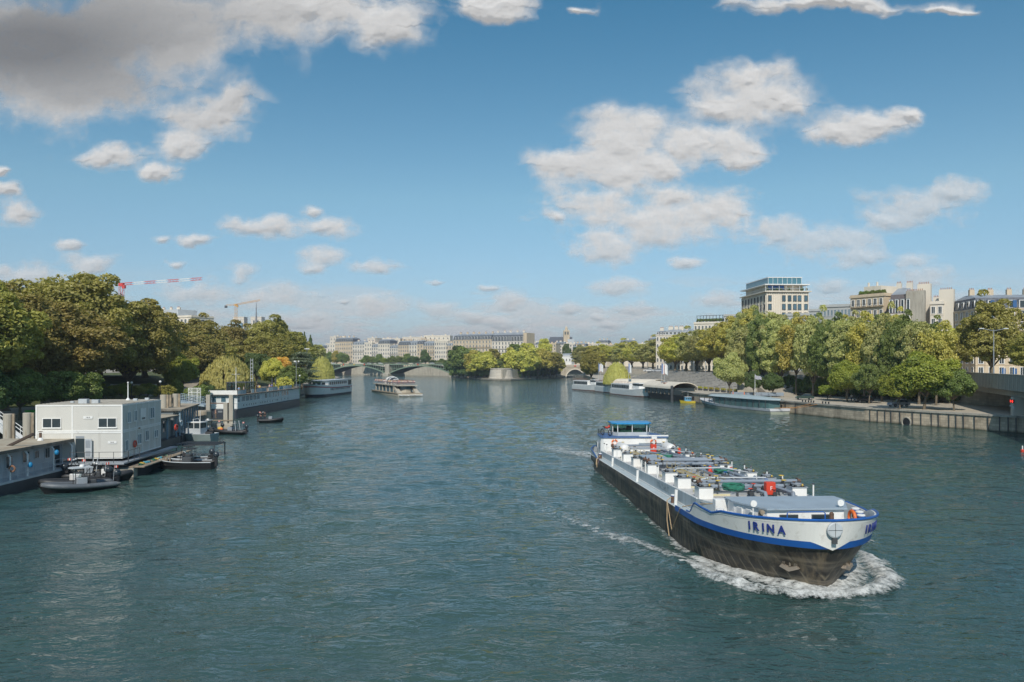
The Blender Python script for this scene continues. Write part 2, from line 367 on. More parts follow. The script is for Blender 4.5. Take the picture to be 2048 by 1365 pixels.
def clouds():
    us = np.concatenate([np.linspace(-3, -0.75, 110)[:-1], np.linspace(-0.75, 0.75, 1150), np.linspace(0.75, 3, 110)[1:]])
    vs = np.concatenate([np.linspace(0.0, 0.50, 470), np.linspace(0.50, 1.6, 90)[1:]])
    U, V = np.meshgrid(us, vs)
    PX = CX + U * FPX; PY = HY - V * FPX
    inv = 1 / (1 + 0.0 * V)
    wx = (fbm(PX / 120, PY / 100, 11, 5) - .5) * 90 ; wy = (fbm(PX / 120 + 31, PY / 100 + 9, 21, 5) - .5) * 70
    small = np.clip(PY / 500, 0.35, 1.3)[...]            # puffs shrink towards the horizon
    sz = 1 / np.clip(1.25 - PY / 760, 0.30, 1.2)
    qx = PX + wx / sz ; qy = PY + wy / sz
    S = np.full_like(PX, 9.0); k = 0.34
    for (px, py, rx, ry) in PUFFS:
        g_ = (1.20 if py < 380 else 1.08) if rx > 35 else 1.05; rx *= g_; ry *= g_
        d = np.sqrt(((qx - px) / rx) ** 2 + ((qy - (py + ry * .12)) / ry) ** 2)
        d = np.where(qy > py + ry * .12, d * 1.15, d)     # flatter bases
        h = np.clip(0.5 + 0.5 * (d - S) / k, 0, 1); S = d * (1 - h) + S * h - k * h * (1 - h)
    # clouds outside the frame
    o = fbm(PX / 420, PY / 260, 55, 4); oo = np.clip((np.abs(U) - .66) / .15, 0, 1) + np.clip((V - .47) / .06, 0, 1)
    S = np.where(oo > 0, np.minimum(S, 1 + (0.56 - o) * 9 + 2 * (1 - np.clip(oo, 0, 1))), S)
    d1 = 1 - S
    lowb = fbm(PX / 170, PY / 42, 77, 6, .6); lowm = np.clip((PY - 520) / 130, 0, 1) * np.clip((PY - 500) / 100, 0, 1)
    veil = np.clip((lowb - 0.44) * 5, 0, 1) * lowm * 0.9
    fw = np.clip((PY - 60) / 480, 0, 1)
    def two(o, r, b, ax, ay, sd, wk=0.0):
        A = fbm(PX / ax + wx / 70 * wk, PY / ay + wy / 70 * wk, sd, o, r, b); B = fbm(PX / ax * 2.6 + 5, PY / ay * 3.0, sd + 50, o - 1, r, b)
        return A * (1 - fw) + B * fw
    nz = two(8, .53, False, 120, 95, 41); nb = two(7, .55, True, 70, 60, 91, 1.0)
    D = np.maximum(d1, -1.2) * 1.15 + (nz - 0.5) * 1.35 + (nb - .55) * 0.55
    D = D + 0.16
    D1s = np.maximum(d1, -1.2) * 1.15 + (two(3, .5, False, 120, 95, 41) - 0.5) * 1.6
    far = np.clip((PY - 380) / 260, 0, 1)
    al = np.clip((D + .06) / (0.95 + 0.35 * far), 0, 1); al = al * al * (3 - 2 * al) * (1 - 0.34 * far) * (1 - .28 * np.clip((PX - 1480) / 120, 0, 1) * np.clip((PY - 300) / 80, 0, 1))
    h = np.clip(D, 0, 3) ** 0.75
    hs_ = two(3, .5, True, 62, 52, 91, 1.0)
    bulge = (1 - .75 * np.clip(1.15 - np.sqrt(((PX - 60) / 560) ** 2 + ((PY - 90) / 190) ** 2), 0, 1)) * (88 * np.minimum(np.clip(D1s, 0, 2) ** .8, 1.2) + 17 * (hs_ - .5) * np.clip(h * 2, 0, 1)) / sz
    al2 = 1 - (1 - al) * (1 - veil)
    al2 *= np.clip((3 - np.abs(U)) / .6, 0, 1) * np.clip((1.6 - V) / .3, 0, 1)
    dark = np.clip(1.15 - np.sqrt(((PX - 60) / 560) ** 2 + ((PY - 90) / 190) ** 2), 0, 1) * np.clip(d1 * 1.6, 0, 1)  # self-shadow of the big upper-left cloud, painted as a darker colour
    Dd = 6500 - bulge
    P = np.stack([U * 6500 * (Dd / 6500), Dd, 10 + V * Dd], -1)
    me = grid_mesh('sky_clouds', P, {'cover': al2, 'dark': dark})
    m, nt, out = new_mat('cloud')
    a1 = N(nt, 'ShaderNodeAttribute', attribute_name='cover'); a2 = N(nt, 'ShaderNodeAttribute', attribute_name='dark')
    df = N(nt, 'ShaderNodeBsdfDiffuse'); df.inputs[1].default_value = 1.0; tl = N(nt, 'ShaderNodeBsdfTranslucent'); tr = N(nt, 'ShaderNodeBsdfTransparent')
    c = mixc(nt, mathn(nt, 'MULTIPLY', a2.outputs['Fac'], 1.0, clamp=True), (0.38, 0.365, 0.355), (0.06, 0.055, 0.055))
    nt.links.new(c, df.inputs[0]); tl.inputs[0].default_value = (0.4, 0.4, 0.4, 1)
    tcn = N(nt, 'ShaderNodeTexCoord'); nn = N(nt, 'ShaderNodeTexNoise'); nn.inputs['Scale'].default_value = 0.02; nn.inputs['Detail'].default_value = 4
    nt.links.new(tcn.outputs['Object'], nn.inputs[0])
    f = mathn(nt, 'MULTIPLY', a1.outputs['Fac'], mathn(nt, 'ADD', mathn(nt, 'MULTIPLY', nn.outputs[0], 0.5), 0.78), clamp=True)
    f = mathn(nt, 'MULTIPLY', f, 0.97)
    em = N(nt, 'ShaderNodeEmission'); em.inputs[1].default_value = 0.38      # light scattered about inside the cloud
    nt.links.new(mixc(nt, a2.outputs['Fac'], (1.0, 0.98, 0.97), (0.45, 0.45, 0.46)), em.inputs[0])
    ad = N(nt, 'ShaderNodeAddShader'); nt.links.new(df.outputs[0], ad.inputs[0]); nt.links.new(em.outputs[0], ad.inputs[1])
    m.cycles.emission_sampling = 'NONE'
    m2 = N(nt, 'ShaderNodeMixShader'); nt.links.new(f, m2.inputs[0]); nt.links.new(tr.outputs[0], m2.inputs[1]); nt.links.new(ad.outputs[0], m2.inputs[2])
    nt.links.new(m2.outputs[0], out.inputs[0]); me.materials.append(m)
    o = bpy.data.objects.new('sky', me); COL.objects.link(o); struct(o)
clouds()
w.cycles.sampling_method = 'MANUAL'; w.cycles.sample_map_resolution = 512
sc.cycles.max_bounces = 6; sc.cycles.diffuse_bounces = 3; sc.cycles.glossy_bounces = 3; sc.cycles.transparent_max_bounces = 8
sc.cycles.use_denoising = True; sc.cycles.caustics_reflective = False; sc.cycles.caustics_refractive = False

# ================================================================ river
BARGE_O = Vector((13.75, 96.7, 0)); BFW = Vector((0.047, -0.999, 0)).normalized(); BPT = Vector((-BFW.y, BFW.x, 0))
def river():
    xs = np.concatenate([np.array([-3000, -2000, -1000, -600, -400, -300, -220]), np.arange(-160, -70, 3.0), np.arange(-70, 75, 0.55), np.arange(75, 160, 3.0), np.array([220, 300, 400, 600, 1000, 2000, 3000])])
    ys = np.concatenate([np.array([-400, -100, -20, 5]), np.arange(18, 120, 0.45), np.arange(120, 260, 1.1), np.arange(260, 700, 6.0), np.array([760, 900, 1200, 2000, 4000, 5700])])
    Xg, Yg = np.meshgrid(xs, ys)
    r = np.random.RandomState(3); Zg = np.zeros_like(Xg)
    fade = np.clip((260 - Yg) / 120, 0, 1) * np.clip((Yg - 5) / 12, 0, 1) * np.clip((85 - np.abs(Xg)) / 12, 0, 1)
    for i in range(34):      # wind ripples, mostly travelling up the river
        lam = math.exp(r.uniform(math.log(1.7), math.log(8.0))); a = r.normal(math.pi / 2 + 0.25, 0.75); k = 2 * math.pi / lam
        Zg += 0.0040 * lam ** 0.8 * np.sin(k * (Xg * math.cos(a) + Yg * math.sin(a)) + r.uniform(0, 6.28) + 0.6 * np.sin(Xg * .05 + Yg * .037 * r.uniform(-1, 1) + i))
    # the barge's diverging wake: crests leaving the bow at about 19 degrees on both sides
    lx = (Xg - BARGE_O.x) * BFW.x + (Yg - BARGE_O.y) * BFW.y; ly = (Xg - BARGE_O.x) * BPT.x + (Yg - BARGE_O.y) * BPT.y
    back = 55.0 - lx
    for side in (-1, 1):
        lat = side * ly - 4.6
        for j, (ang, amp) in enumerate(((0.30, 0.20), (0.25, 0.13), (0.20, 0.09), (0.155, 0.07), (0.11, 0.05))):
            dd = lat - back * ang
            Zg += np.where((back > 0) & (lat > -1), amp * np.exp(-(dd / (0.9 + back * 0.018)) ** 2) * np.cos(dd * 2.2) * np.exp(-back / 55) * np.clip(back / 4, 0, 1), 0) * (0.75 + 0.35 * np.sin(back * .8 + j))
    Zg = Zg * fade
    nx, ny = len(xs), len(ys)
    me = bpy.data.meshes.new('river'); nv = nx * ny
    co = np.stack([Xg, Yg, Zg], -1).reshape(-1, 3)
    ii, jj = np.meshgrid(np.arange(nx - 1), np.arange(ny - 1)); a = (jj * nx + ii).ravel()
    fc = np.stack([a, a + 1, a + nx + 1, a + nx], 1).astype(np.int32)
    me.vertices.add(nv); me.vertices.foreach_set('co', co.ravel().astype(np.float32))
    me.loops.add(fc.size); me.loops.foreach_set('vertex_index', fc.ravel())
    me.polygons.add(len(fc)); me.polygons.foreach_set('loop_start', np.arange(0, fc.size, 4, dtype=np.int32))
    me.polygons.foreach_set('use_smooth', np.ones(len(fc), bool)); me.update(); me.validate()
    m, nt, out = new_mat('river_water')
    b = N(nt, 'ShaderNodeBsdfPrincipled'); b.inputs['IOR'].default_value = 1.333; b.inputs['Roughness'].default_value = 0.035
    tc = N(nt, 'ShaderNodeTexCoord')
    sp = N(nt, 'ShaderNodeSeparateXYZ'); nt.links.new(tc.outputs['Object'], sp.inputs[0])
    big = N(nt, 'ShaderNodeTexNoise'); big.inputs['Scale'].default_value = 0.035; big.inputs['Detail'].default_value = 4; big.inputs['Distortion'].default_value = 1.0
    nt.links.new(tc.outputs['Object'], big.inputs[0])
    c = mixc(nt, ramp(nt, big.outputs[0], [(0.35, (0,) * 3), (0.65, (1,) * 3)]), (0.032, 0.080, 0.082), (0.046, 0.090, 0.074))
    nt.links.new(c, b.inputs['Base Color'])
    def wave(scx, scy, ang, det, dist=0.3):
        mp = N(nt, 'ShaderNodeMapping'); mp.inputs['Rotation'].default_value = (0, 0, ang); mp.inputs['Scale'].default_value = (scx, scy, 1)
        nt.links.new(tc.outputs['Object'], mp.inputs[0])
        n = N(nt, 'ShaderNodeTexNoise'); n.inputs['Scale'].default_value = 1; n.inputs['Detail'].default_value = det; n.inputs['Distortion'].default_value = dist
        n.inputs['Roughness'].default_value = 0.55
        nt.links.new(mp.outputs[0], n.inputs[0]); return n.outputs[0]
    h = mathn(nt, 'ADD', mathn(nt, 'MULTIPLY', wave(0.85, 1.5, 0.2, 3, .8), 1.15), mathn(nt, 'MULTIPLY', wave(2.3, 3.4, -0.3, 3, .5), 0.26))
    h = mathn(nt, 'ADD', h, mathn(nt, 'MULTIPLY', wave(0.16, 0.34, 0.1, 3), 1.6))
    gust = ramp(nt, big.outputs[0], [(0.3, (0.55,) * 3), (0.7, (1,) * 3)])
    bp = N(nt, 'ShaderNodeBump'); bp.inputs['Distance'].default_value = 0.25
    nt.links.new(gust, bp.inputs['Strength'])
    nt.links.new(h, bp.inputs['Height']); nt.links.new(bp.outputs[0], b.inputs['Normal'])
    nt.links.new(b.outputs[0], out.inputs[0]); me.materials.append(m)
    o = bpy.data.objects.new('river', me); COL.objects.link(o); struct(o)
    return o
river()

hz = MB(); hz.box(-3100, -450, -2, 3100, 5850, 190)
mh, nth, outh = new_mat('haze_air'); pv = N(nth, 'ShaderNodeVolumePrincipled'); pv.inputs['Color'].default_value = (.80, .88, 1, 1); pv.inputs['Density'].default_value = HAZE; pv.inputs['Anisotropy'].default_value = .2
nth.links.new(pv.outputs[0], outh.inputs['Volume'])
if HAZE > 0: tag(hz.build('haze', mh), 'thin pale summer haze over the river and the far houses', 'haze', kind='stuff')
# ================================================================ the tank barge
def steel_hull_mat():
    m, nt, out = new_mat('tarred_hull'); b = N(nt, 'ShaderNodeBsdfPrincipled'); b.inputs['Roughness'].default_value = 0.5
    tc = N(nt, 'ShaderNodeTexCoord')
    def nz(sc_, det, s=(1, 1, 1), r=.55, d=0):
        mp = N(nt, 'ShaderNodeMapping'); mp.inputs['Scale'].default_value = s; nt.links.new(tc.outputs['Object'], mp.inputs[0])
        n = N(nt, 'ShaderNodeTexNoise'); n.inputs['Scale'].default_value = sc_; n.inputs['Detail'].default_value = det; n.inputs['Roughness'].default_value = r; n.inputs['Distortion'].default_value = d
        nt.links.new(mp.outputs[0], n.inputs[0]); return n.outputs[0]
    base = ramp(nt, nz(0.8, 6), [(0.3, (0.016, 0.015, 0.014)), (0.7, (0.045, 0.040, 0.034))])
    rub = ramp(nt, nz(1.0, 8, (0.12, 0.12, 2.2), .6, .4), [(0.50, (0,) * 3), (0.66, (1,) * 3)])       # long scrapes along the side
    c = mixc(nt, mathn(nt, 'MULTIPLY', rub, .85), base, (0.19, 0.16, 0.12))
    st = ramp(nt, nz(1.6, 7, (1.0, 1.0, 0.10), .65), [(0.50, (0,) * 3), (0.72, (1,) * 3)])               # rusty runs
    c = mixc(nt, mathn(nt, 'MULTIPLY', st, 0.9), c, (0.20, 0.155, 0.10))
    st2 = ramp(nt, nz(0.5, 7, (1.0, 1.0, 0.5), .65), [(0.55, (0,) * 3), (0.7, (1,) * 3)])
    c = mixc(nt, mathn(nt, 'MULTIPLY', st2, 0.55), c, (0.20, 0.17, 0.13))
    sp = N(nt, 'ShaderNodeSeparateXYZ'); nt.links.new(tc.outputs['Object'], sp.inputs[0])
    fr = mathn(nt, 'FRACT', mathn(nt, 'MULTIPLY', sp.outputs[0], 1 / 0.62))                              # frames showing through the plates
    rib = ramp(nt, fr, [(0.0, (1,) * 3), (0.12, (0,) * 3), (0.9, (0,) * 3), (1.0, (1,) * 3)])
    low = ramp(nt, sp.outputs[2], [(0.9, (1,) * 3), (1.0, (0.25,) * 3)])
    c = mixc(nt, mathn(nt, 'MULTIPLY', rib, mathn(nt, 'MULTIPLY', low, 0.7)), c, (0.24, 0.20, 0.14))
    wet = ramp(nt, mathn(nt, 'ADD', sp.outputs[2], mathn(nt, 'MULTIPLY', nz(1.2, 4), .5)), [(0.35, (1,) * 3), (0.62, (0,) * 3)])
    c = mixc(nt, mathn(nt, 'MULTIPLY', wet, .8), c, (0.012, 0.012, 0.010))
    nt.links.new(c, b.inputs['Base Color'])
    bp = N(nt, 'ShaderNodeBump'); bp.inputs['Strength'].default_value = 0.5; bp.inputs['Distance'].default_value = 0.06
    h = mathn(nt, 'ADD', mathn(nt, 'MULTIPLY', rib, -0.5), nz(2.2, 5)); nt.links.new(h, bp.inputs['Height']); nt.links.new(bp.outputs[0], b.inputs['Normal'])
    nt.links.new(b.outputs[0], out.inputs[0]); return m
HULLM = steel_hull_mat()
BWHITE = mat('bow_white', (0.76, 0.745, 0.70), 0.45, var=0.06, scale=0.7, dirt=0.2, dirtcol=(0.42, 0.38, 0.32), bump=0.12, bscale=0.8)
DECKM = mat('deck_paint', (0.56, 0.55, 0.53), 0.6, var=0.12, scale=0.9, dirt=0.3, dirtcol=(0.32, 0.29, 0.25))
SIDEP = mat('coaming_grey', (0.40, 0.46, 0.49), 0.5, var=0.1, scale=1.5, dirt=0.2, dirtcol=(0.25, 0.25, 0.23), streak=True)
WALKM = mat('walkway_grey', (0.47, 0.54, 0.56), 0.55, var=0.08, scale=1.5, dirt=0.12, dirtcol=(0.3, 0.28, 0.24))
PIPE = mat('pipe_grey', (0.22, 0.26, 0.31), 0.45, var=0.15, dirt=0.1)
TAN = mat('tan_grating', (0.42, 0.36, 0.24), 0.7, var=0.2, scale=3)
TANKW = mat('tank_white', (0.74, 0.73, 0.70), 0.4, var=0.05)
CABROOF = mat('roof_blue_grey', (0.33, 0.40, 0.46), 0.5, var=0.08, scale=0.8, dirt=0.1, dirtcol=(0.2, 0.2, 0.2))
HB = 4.75
def zg(x): return 1.27 + 0.0235 * max(0, min(x, 50)) + (0.12 * max(0, x - 48) / 6)           # gunwale
def zt(x): return 1.75 + 0.031 * x                                                          # trunk deck
def bowpt(l, s):
    """l: 0 waterline .. 1 rail ; s: 0 shoulder .. 1 stem -> plan x, half width"""
    l = max(-0.3, min(1.25, l))
    x0 = 43.5 + 4.5 * l; x1 = 54.9 + 1.35 * l; p = 2.0 + 0.5 * l; q = 0.86 - 0.30 * l
    return x0 + (x1 - x0) * s, HB * max(0.0, 1 - s ** p) ** q
def btop(x):
    P_ = [(46.2, 0.02), (47.5, 1.02), (50.6, 0.86), (51.6, 1.12), (54, 1.22), (57, 1.42)]
    if x <= P_[0][0]: return 0.02
    for (a, b), (c, d) in zip(P_, P_[1:]):
        if x <= c: return b + (d - b) * (x - a) / (c - a)
    return P_[-1][1]
barge = thing('tank_barge', 'long black-hulled tank barge with white and blue bow lettered IRINA ploughing towards the camera', 'barge', BARGE_O, math.atan2(BFW.y, BFW.x))
def barge_hull():
    mb = MB()
    ss = [1 - (1 - t) ** 1.7 for t in [i / 26 for i in range(27)]]
    lev = [-0.9, -0.25, 0.35, 0.9, 1.35, 1.7, 1.95]
    for side in (-1, 1):
        rings = []
        for xs in [-0.6, 0.4, 2.5, 6, 10, 20, 30, 40]:
            taper = {-0.6: 0.62, 0.4: 0.82, 2.5: 0.95}.get(xs, 1.0); g = zg(xs)
            ring = []
            for k, z in enumerate([-0.9, -0.25, 0.3, g * .5, g * .72, g * .88, g]):
                tt = taper if z > 0.3 else taper - (0.1 if xs < 3 else 0)
                ring.append((xs, side * (HB * tt + (0.06 if 4 <= k <= 5 else 0)), z))
            rings.append(ring)
        for s in ss:
            ring = []
            for k in range(7):
                f = [-0.9 / 2.6, -0.1, 0.12, 0.5, 0.72, 0.88, 1.0][k]
                x, w_ = bowpt(f * .75, s); g = zg(x); z = -0.9 if k == 0 else (-0.25 if k == 1 else g * f)
                ring.append((x, side * (w_ + (0.05 if 4 <= k <= 5 and s < .05 else 0)), z))
            rings.append(ring)
        if side > 0: rings = rings[::-1]
        mb.loft(rings, 0, False)
    # transom
    g = zg(0); mb.add([(-0.6, -HB * .52, -.9), (-0.6, HB * .52, -.9), (-0.6, HB * .62, g), (-0.6, -HB * .62, g)], [(0, 3, 2, 1)])
    h = mb.build('hull', HULLM, barge, smooth=True)
    # blue rubbing band + white bulwark at the bow, blue cap rail, following the rail plan
    wb = MB(); cap = MB(); bl = MB(); dk = []
    ss2 = [i / 40 for i in range(41)]; ss2 = [1 - (1 - t) ** 1.7 for t in ss2]
    def row(side, f, up, out_=0.0):
        pts = []
        for xs in [42.5, 44, 45, 46.0, 46.2, 46.6, 47.0, 47.4, 47.6]:
            pts.append((xs, side * (HB + out_), xs))
        for s in ss2:
            x, w_ = bowpt(.75 + .25 * f, s)
            if x <= 47.6: continue
            pts.append((x + out_ * s, side * max(0.0, w_ + out_ * (1 - s)), x))
        return pts
    for side in (-1, 1):
        def line(f, dz, o=0.0, vee=False):
            L = []
            x1w, _ = bowpt(.75 + .25 * f, 1)
            xs_list = [43.0, 44, 45, 46.0, 46.2, 46.5, 46.8, 47.1, 47.5]
            pl = [(x, HB + o) for x in xs_list]
            for s in ss2:
                x, w_ = bowpt(.75 + .25 * f, s)
                # blend so plan is monotonic after 47.5
                if x > 47.55: pl.append((x + o * s, w_ + (o if w_ > .01 else 0)))
            return pl
        # resample lines to the same count by arc fraction of x
        def samp(pl, n=60):
            d = [0]
            for a, b in zip(pl, pl[1:]): d.append(d[-1] + math.hypot(b[0] - a[0], b[1] - a[1]))
            outp = []
            for i in range(n):
                t = d[-1] * (1 - (1 - i / (n - 1)) ** 1.15)
                j = 0
                while j < len(d) - 2 and d[j + 1] < t: j += 1
                u = (t - d[j]) / max(1e-6, d[j + 1] - d[j]); u = min(max(u, 0), 1)
                outp.append((pl[j][0] + (pl[j + 1][0] - pl[j][0]) * u, pl[j][1] + (pl[j + 1][1] - pl[j][1]) * u))
            return outp
        A = samp(line(0.0, 0, .09)); B = samp(line(0.25, 0, .07)); C_ = samp(line(0.85, 0, .02)); D_ = samp(line(1.0, 0, .0))
        def zb(x): return zg(x) - 0.14
        def zs(x, y):      # top of blue band dips in a V at the stem
            return zg(x) + 0.22 - 0.40 * max(0, 1 - abs(y) / 1.0) * (x > 53)
        blue = [[(x, side * y, zb(x) - .0 * x) for x, y in A], [(x, side * y, zs(x, y)) for x, y in B]]
        def seg(rows, mbx, m=0):
            for r0, r1 in zip(rows, rows[1:]):
                n = len(r0); vs = r0 + r1
                fs = [(i, i + 1, n + i + 1, n + i) if side < 0 else (i + 1, i, n + i, n + i + 1) for i in range(n - 1)]
                mbx.add(vs, fs, m)
        seg(blue, bl)
        i0 = next(i for i, (x, y) in enumerate(B) if x >= 45.4)
        w0 = [(x, side * y, zs(x, y)) for x, y in B][i0:]
        w1 = [(x, side * y, zg(x) + 0.22 + (btop(x) - .22) * .80 if btop(x) > .25 else zg(x) + .23) for x, y in C_][i0:]
        w1b = [(x, side * (y + .03), z + .05) for x, y, z in [(a, abs(b), c) for a, b, c in w1]]
        w1b = [(x, side * abs(y), z) for x, y, z in w1b]
        w2 = [(x, side * y, max(zg(x) + .24, zg(x) + btop(x))) for x, y in D_][i0:]
        seg([w0, w1, w1b, w2], wb)
        inn = [(x - .12 * (x > 48), side * max(0, y - .12), z) for x, y, z in [(a, abs(b), c) for a, b, c in w2]]
        inn2 = [(x - .15, side * max(0, y - .14), zg(x) - .05) for x, y in A[i0:]]
        seg([w2, inn, inn2], wb)
        cap.tube([(x, y, z + .02) for x, y, z in w2], 0.07, 6)
    wb.build('bulwark', BWHITE, barge, smooth=False)
    o = bl.build('rubbing_band', BLUE, barge, smooth=True)
    cap.build('cap_rail', BLUE, barge, smooth=True)
    # side decks and bow deck
    pts = [(-0.6, -2.9), (0.4, -3.85), (2.5, -4.5), (6, -HB), (44, -HB)]
    for s in ss: x, w_ = bowpt(.75, s); pts.append((x, -w_))
    pts = [(x, y * .995) for x, y in pts]
    full = pts + [(x, -y) for x, y in pts[::-1][1:]]
    d = MB(); n = len(full); o_ = [(x, y, zg(x) - .005) for x, y in full]
    d.add(o_, [tuple(range(n))]); 
    mb2 = MB()
    prev = None
    L_ = pts
    for (x0, y0), (x1, y1) in zip(L_, L_[1:]):
        mb2.add([(x0, y0, zg(x0)), (x1, y1, zg(x1)), (x1, -y1, zg(x1)), (x0, -y0, zg(x0))], [(0, 1, 2, 3)])
    mb2.build('deck', WALKM, barge)
    # toe strip along the gunwale
    ts = MB()
    for side in (-1, 1):
        ts.tube([(x, side * (HB - .02), zg(x) + .03) for x in range(3, 47)], 0.035, 5)
    ts.build('gunwale_strip', WHITE, barge)
barge_hull()
def barge_trunk():
    # trunk: the raised tank deck with its grey coaming side
    c = MB(); y0 = 3.95
    for side in (-1, 1):
        L = [(x, side * y0) for x in range(6, 46)] + [(46.4, side * 3.6), (47.6, side * 3.2)]
        n = len(L)
        zz0 = [(x, y, zg(x) - .02) for x, y in L]; zz1 = [(x, y, zt(x) + .10) for x, y in L]; zz2 = [(x, y - side * .12, zt(x) + .10) for x, y in L]; zz3 = [(x, y - side * .12, zt(x)) for x, y in L]
        for a, b in ((zz0, zz1), (zz1, zz2), (zz2, zz3)):
            c.add(a + b, [((i, i + 1, n + i + 1, n + i) if side < 0 else (i + 1, i, n + i, n + i + 1)) for i in range(n - 1)])
    c.build('coaming', SIDEP, barge)
    st = MB()
    for side in (-1, 1): 
        st.tube([(x, side * (y0 + .02), zg(x) + .04) for x in range(6, 47)], .03, 5)
        st.tube([(x, side * (y0 - .06), zt(x) + .11) for x in range(6, 46)], .05, 5)
    st.build('coaming_edge', WHITE, barge)
    d = MB()
    for x in range(6, 46): d.add([(x, -y0 + .1, zt(x)), (x + 1, -y0 + .1, zt(x + 1)), (x + 1, y0 - .1, zt(x + 1)), (x, y0 - .1, zt(x))], [(0, 1, 2, 3)])
    d.add([(46, -y0 + .1, zt(46)), (47.6, -3.1, zt(47.6)), (47.6, 3.1, zt(47.6)), (46, y0 - .1, zt(46))], [(0, 1, 2, 3)])
    for x in range(6, 46, 3): d.box(x, -y0 + .15, zt(x) - .1, x + .05, y0 - .15, zt(x) + .035)
    d.add([(47.6, -3.2, zg(47)), (47.6, 3.2, zg(47)), (47.6, 3.2, zt(47.6)), (47.6, -3.2, zt(47.6))], [(0, 1, 2, 3)])
    d.build('trunk_deck', DECKM, barge)
    # white deck-edge struts on the starboard coaming
    for side in (-1, 1):
        for x in (16.5, 28.7, 41.7):
            s = MB(); s.tube([(x, side * 4.45, zg(x) - .02), (x, side * 4.40, zt(x) + .25)], .12, 10)
            s.build('deck_strut', WHITE, barge, smooth=True)
    # lettering on the coaming, faint
    GM = mat('faint_lettering', (0.24, 0.30, 0.33), 0.6)
    t = text('ITTN SCHMUTZ', 0.62, GM, barge, (36, -3.965, (zg(36) + zt(36)) / 2 + .06), (R(90), 0, R(0)), ext=.004, sx=0.9)
    t.rotation_euler = (R(90), R(-1.6), 0)
    t['label'] = 'faint dark lettering along the coaming'
barge_trunk()
def railpost(mb, x, y, z, h, r=.035, m=0, top=True):
    mb.tube([(x, y, z), (x, y, z + h)], r, 6, m)
def barge_deck():
    # white vent posts along the port edge (and a few starboard)
    vp = MB(); vp.tube([(0, 0, 0), (0, 0, 1.0)], .05, 7); vp.tube([(0, 0, .98), (0, 0, 1.06)], .085, 7, 1)
    me = vp.mesh('vent_post', [WHITE, DGREY])
    for x in (9, 10.7, 14, 16, 19.5, 22.5, 25.5, 28.8, 32, 33.5, 37, 40, 43, 45.2): inst(me, 'vent_post', barge, (x, 3.7, zt(x)))
    for x in (7.0, 8.6, 15, 17.5, 27, 28.5, 33): inst(me, 'vent_post', barge, (x, -3.7, zt(x)))
    # paired white tank-hatch boxes with valve blocks on top
    hb = MB(); hb.bev(-.55, -.48, 0, .55, .48, .80, .02); hb.box(-.6, -.53, .74, .6, .53, .80, 1)
    hb.lathe(0, 0, [(.30, .80), (.30, .92), (.33, .92), (.33, .97), (.10, 1.0)], 12, 1)
    hb.tube([(-.45, -.2, .86), (.45, -.2, .86)], .06, 8, 2); hb.tube([(.1, -.2, .86), (.1, -.2, 1.08)], .03, 6, 3); hb.torus((.1, -.2, 1.08), .10, .02, 'z', 10, 5, 3)
    hb.tube([(-.3, .28, .8), (-.3, .28, 1.05)], .07, 8, 2); hb.blob((.3, .28, .88), .07, .07, .09, 4, 8, 5)
    hm = hb.mesh('tank_hatch', [WHITE, GREY, DGREY, RUST, YELLOW])
    for x in (12.0, 17.6, 22.5, 28.6, 34.8, 38.6, 44.0):
        inst(hm, 'tank_hatch', barge, (x, -3.15, zt(x))); inst(hm, 'tank_hatch', barge, (x + .3, 2.95, zt(x)))
    # cargo lines running fore and aft, on sleepers
    def zz(x, h): return zt(x) + h
    for (y, r, x0, x1, h) in ((1.75, .13, 9, 47, .62), (1.35, .09, 9, 43, .50), (-.55, .11, 12, 30, .45), (2.2, .07, 10, 46, .35), (0.35, .12, 30, 46, .50)):
        lines = MB(); lines.tube([(x0, y, zz(x0, .1)), (x0 + .3, y, zz(x0, h)), (x1 - .3, y, zz(x1, h)), (x1, y, zz(x1, .1))], r, 9)
        for x in np.arange(x0 + 2, x1, 4.1): lines.torus((x, y, zz(x, h)), r + .03, .045, 'x', 10, 5)
        lines.build('cargo_pipe', PIPE, barge, smooth=True)
    lines = MB(); lines.tube([(26, 1.7, zz(26, .75)), (31, -1.7, zz(31, .7)), (34, -2.6, zz(34, .6))], .10, 8); lines.build('cargo_pipe', PIPE, barge, smooth=True); lines = MB()
    lines.tube([(38, 2.4, zz(38, .7)), (44.5, -.2, zz(44, .75)), (46, -1.9, zz(46, .6))], .10, 8); lines.build('cargo_pipe', PIPE, barge, smooth=True); lines = MB()
    lines.tube([(16, -.9, zz(16, .8)), (21.5, 2.4, zz(21, .6))], .09, 8)
    lines.build('cargo_pipe', PIPE, barge, smooth=True)
    bl = MB(); bl.box(-.06, -2.2, 0, .06, 2.6, .30); bl.box(-.05, 1.2, .3, .05, 2.3, .4); blm = bl.mesh('pipe_sleeper', GREY)
    for x in range(10, 47, 3): inst(blm, 'pipe_sleeper', barge, (x, 0, zt(x)))
    # crosswise manifolds with flanged, rusty ends
    mfm = MB()
    for yy, h, r in ((0, .95, .13), (.45, .70, .13)):
        mfm.tube([(yy, -3.3, h), (yy, 3.3, h)], r, 10)
        for s in (-1, 1):
            mfm.tube([(yy, s * 3.3, h), (yy, s * 3.36, h)], .24, 12, 1); mfm.tube([(yy, s * 3.36, h), (yy, s * 3.55, h)], .15, 10, 1)
            mfm.tube([(yy, s * 2.2, h), (yy, s * 2.28, h)], .22, 12, 2); mfm.tube([(yy, s * 2.24, h), (yy, s * 2.24, h + .38)], .04, 6, 2); mfm.torus((yy, s * 2.24, h + .38), .15, .025, 'z', 12, 5, 3)
        for s in (-2.8, -.9, .9, 2.8): mfm.box(yy - .05, s - .05, 0, yy + .05, s + .05, h, 2)
    mm = mfm.mesh('manifold', [PIPE, RUST, DGREY, YELLOW])
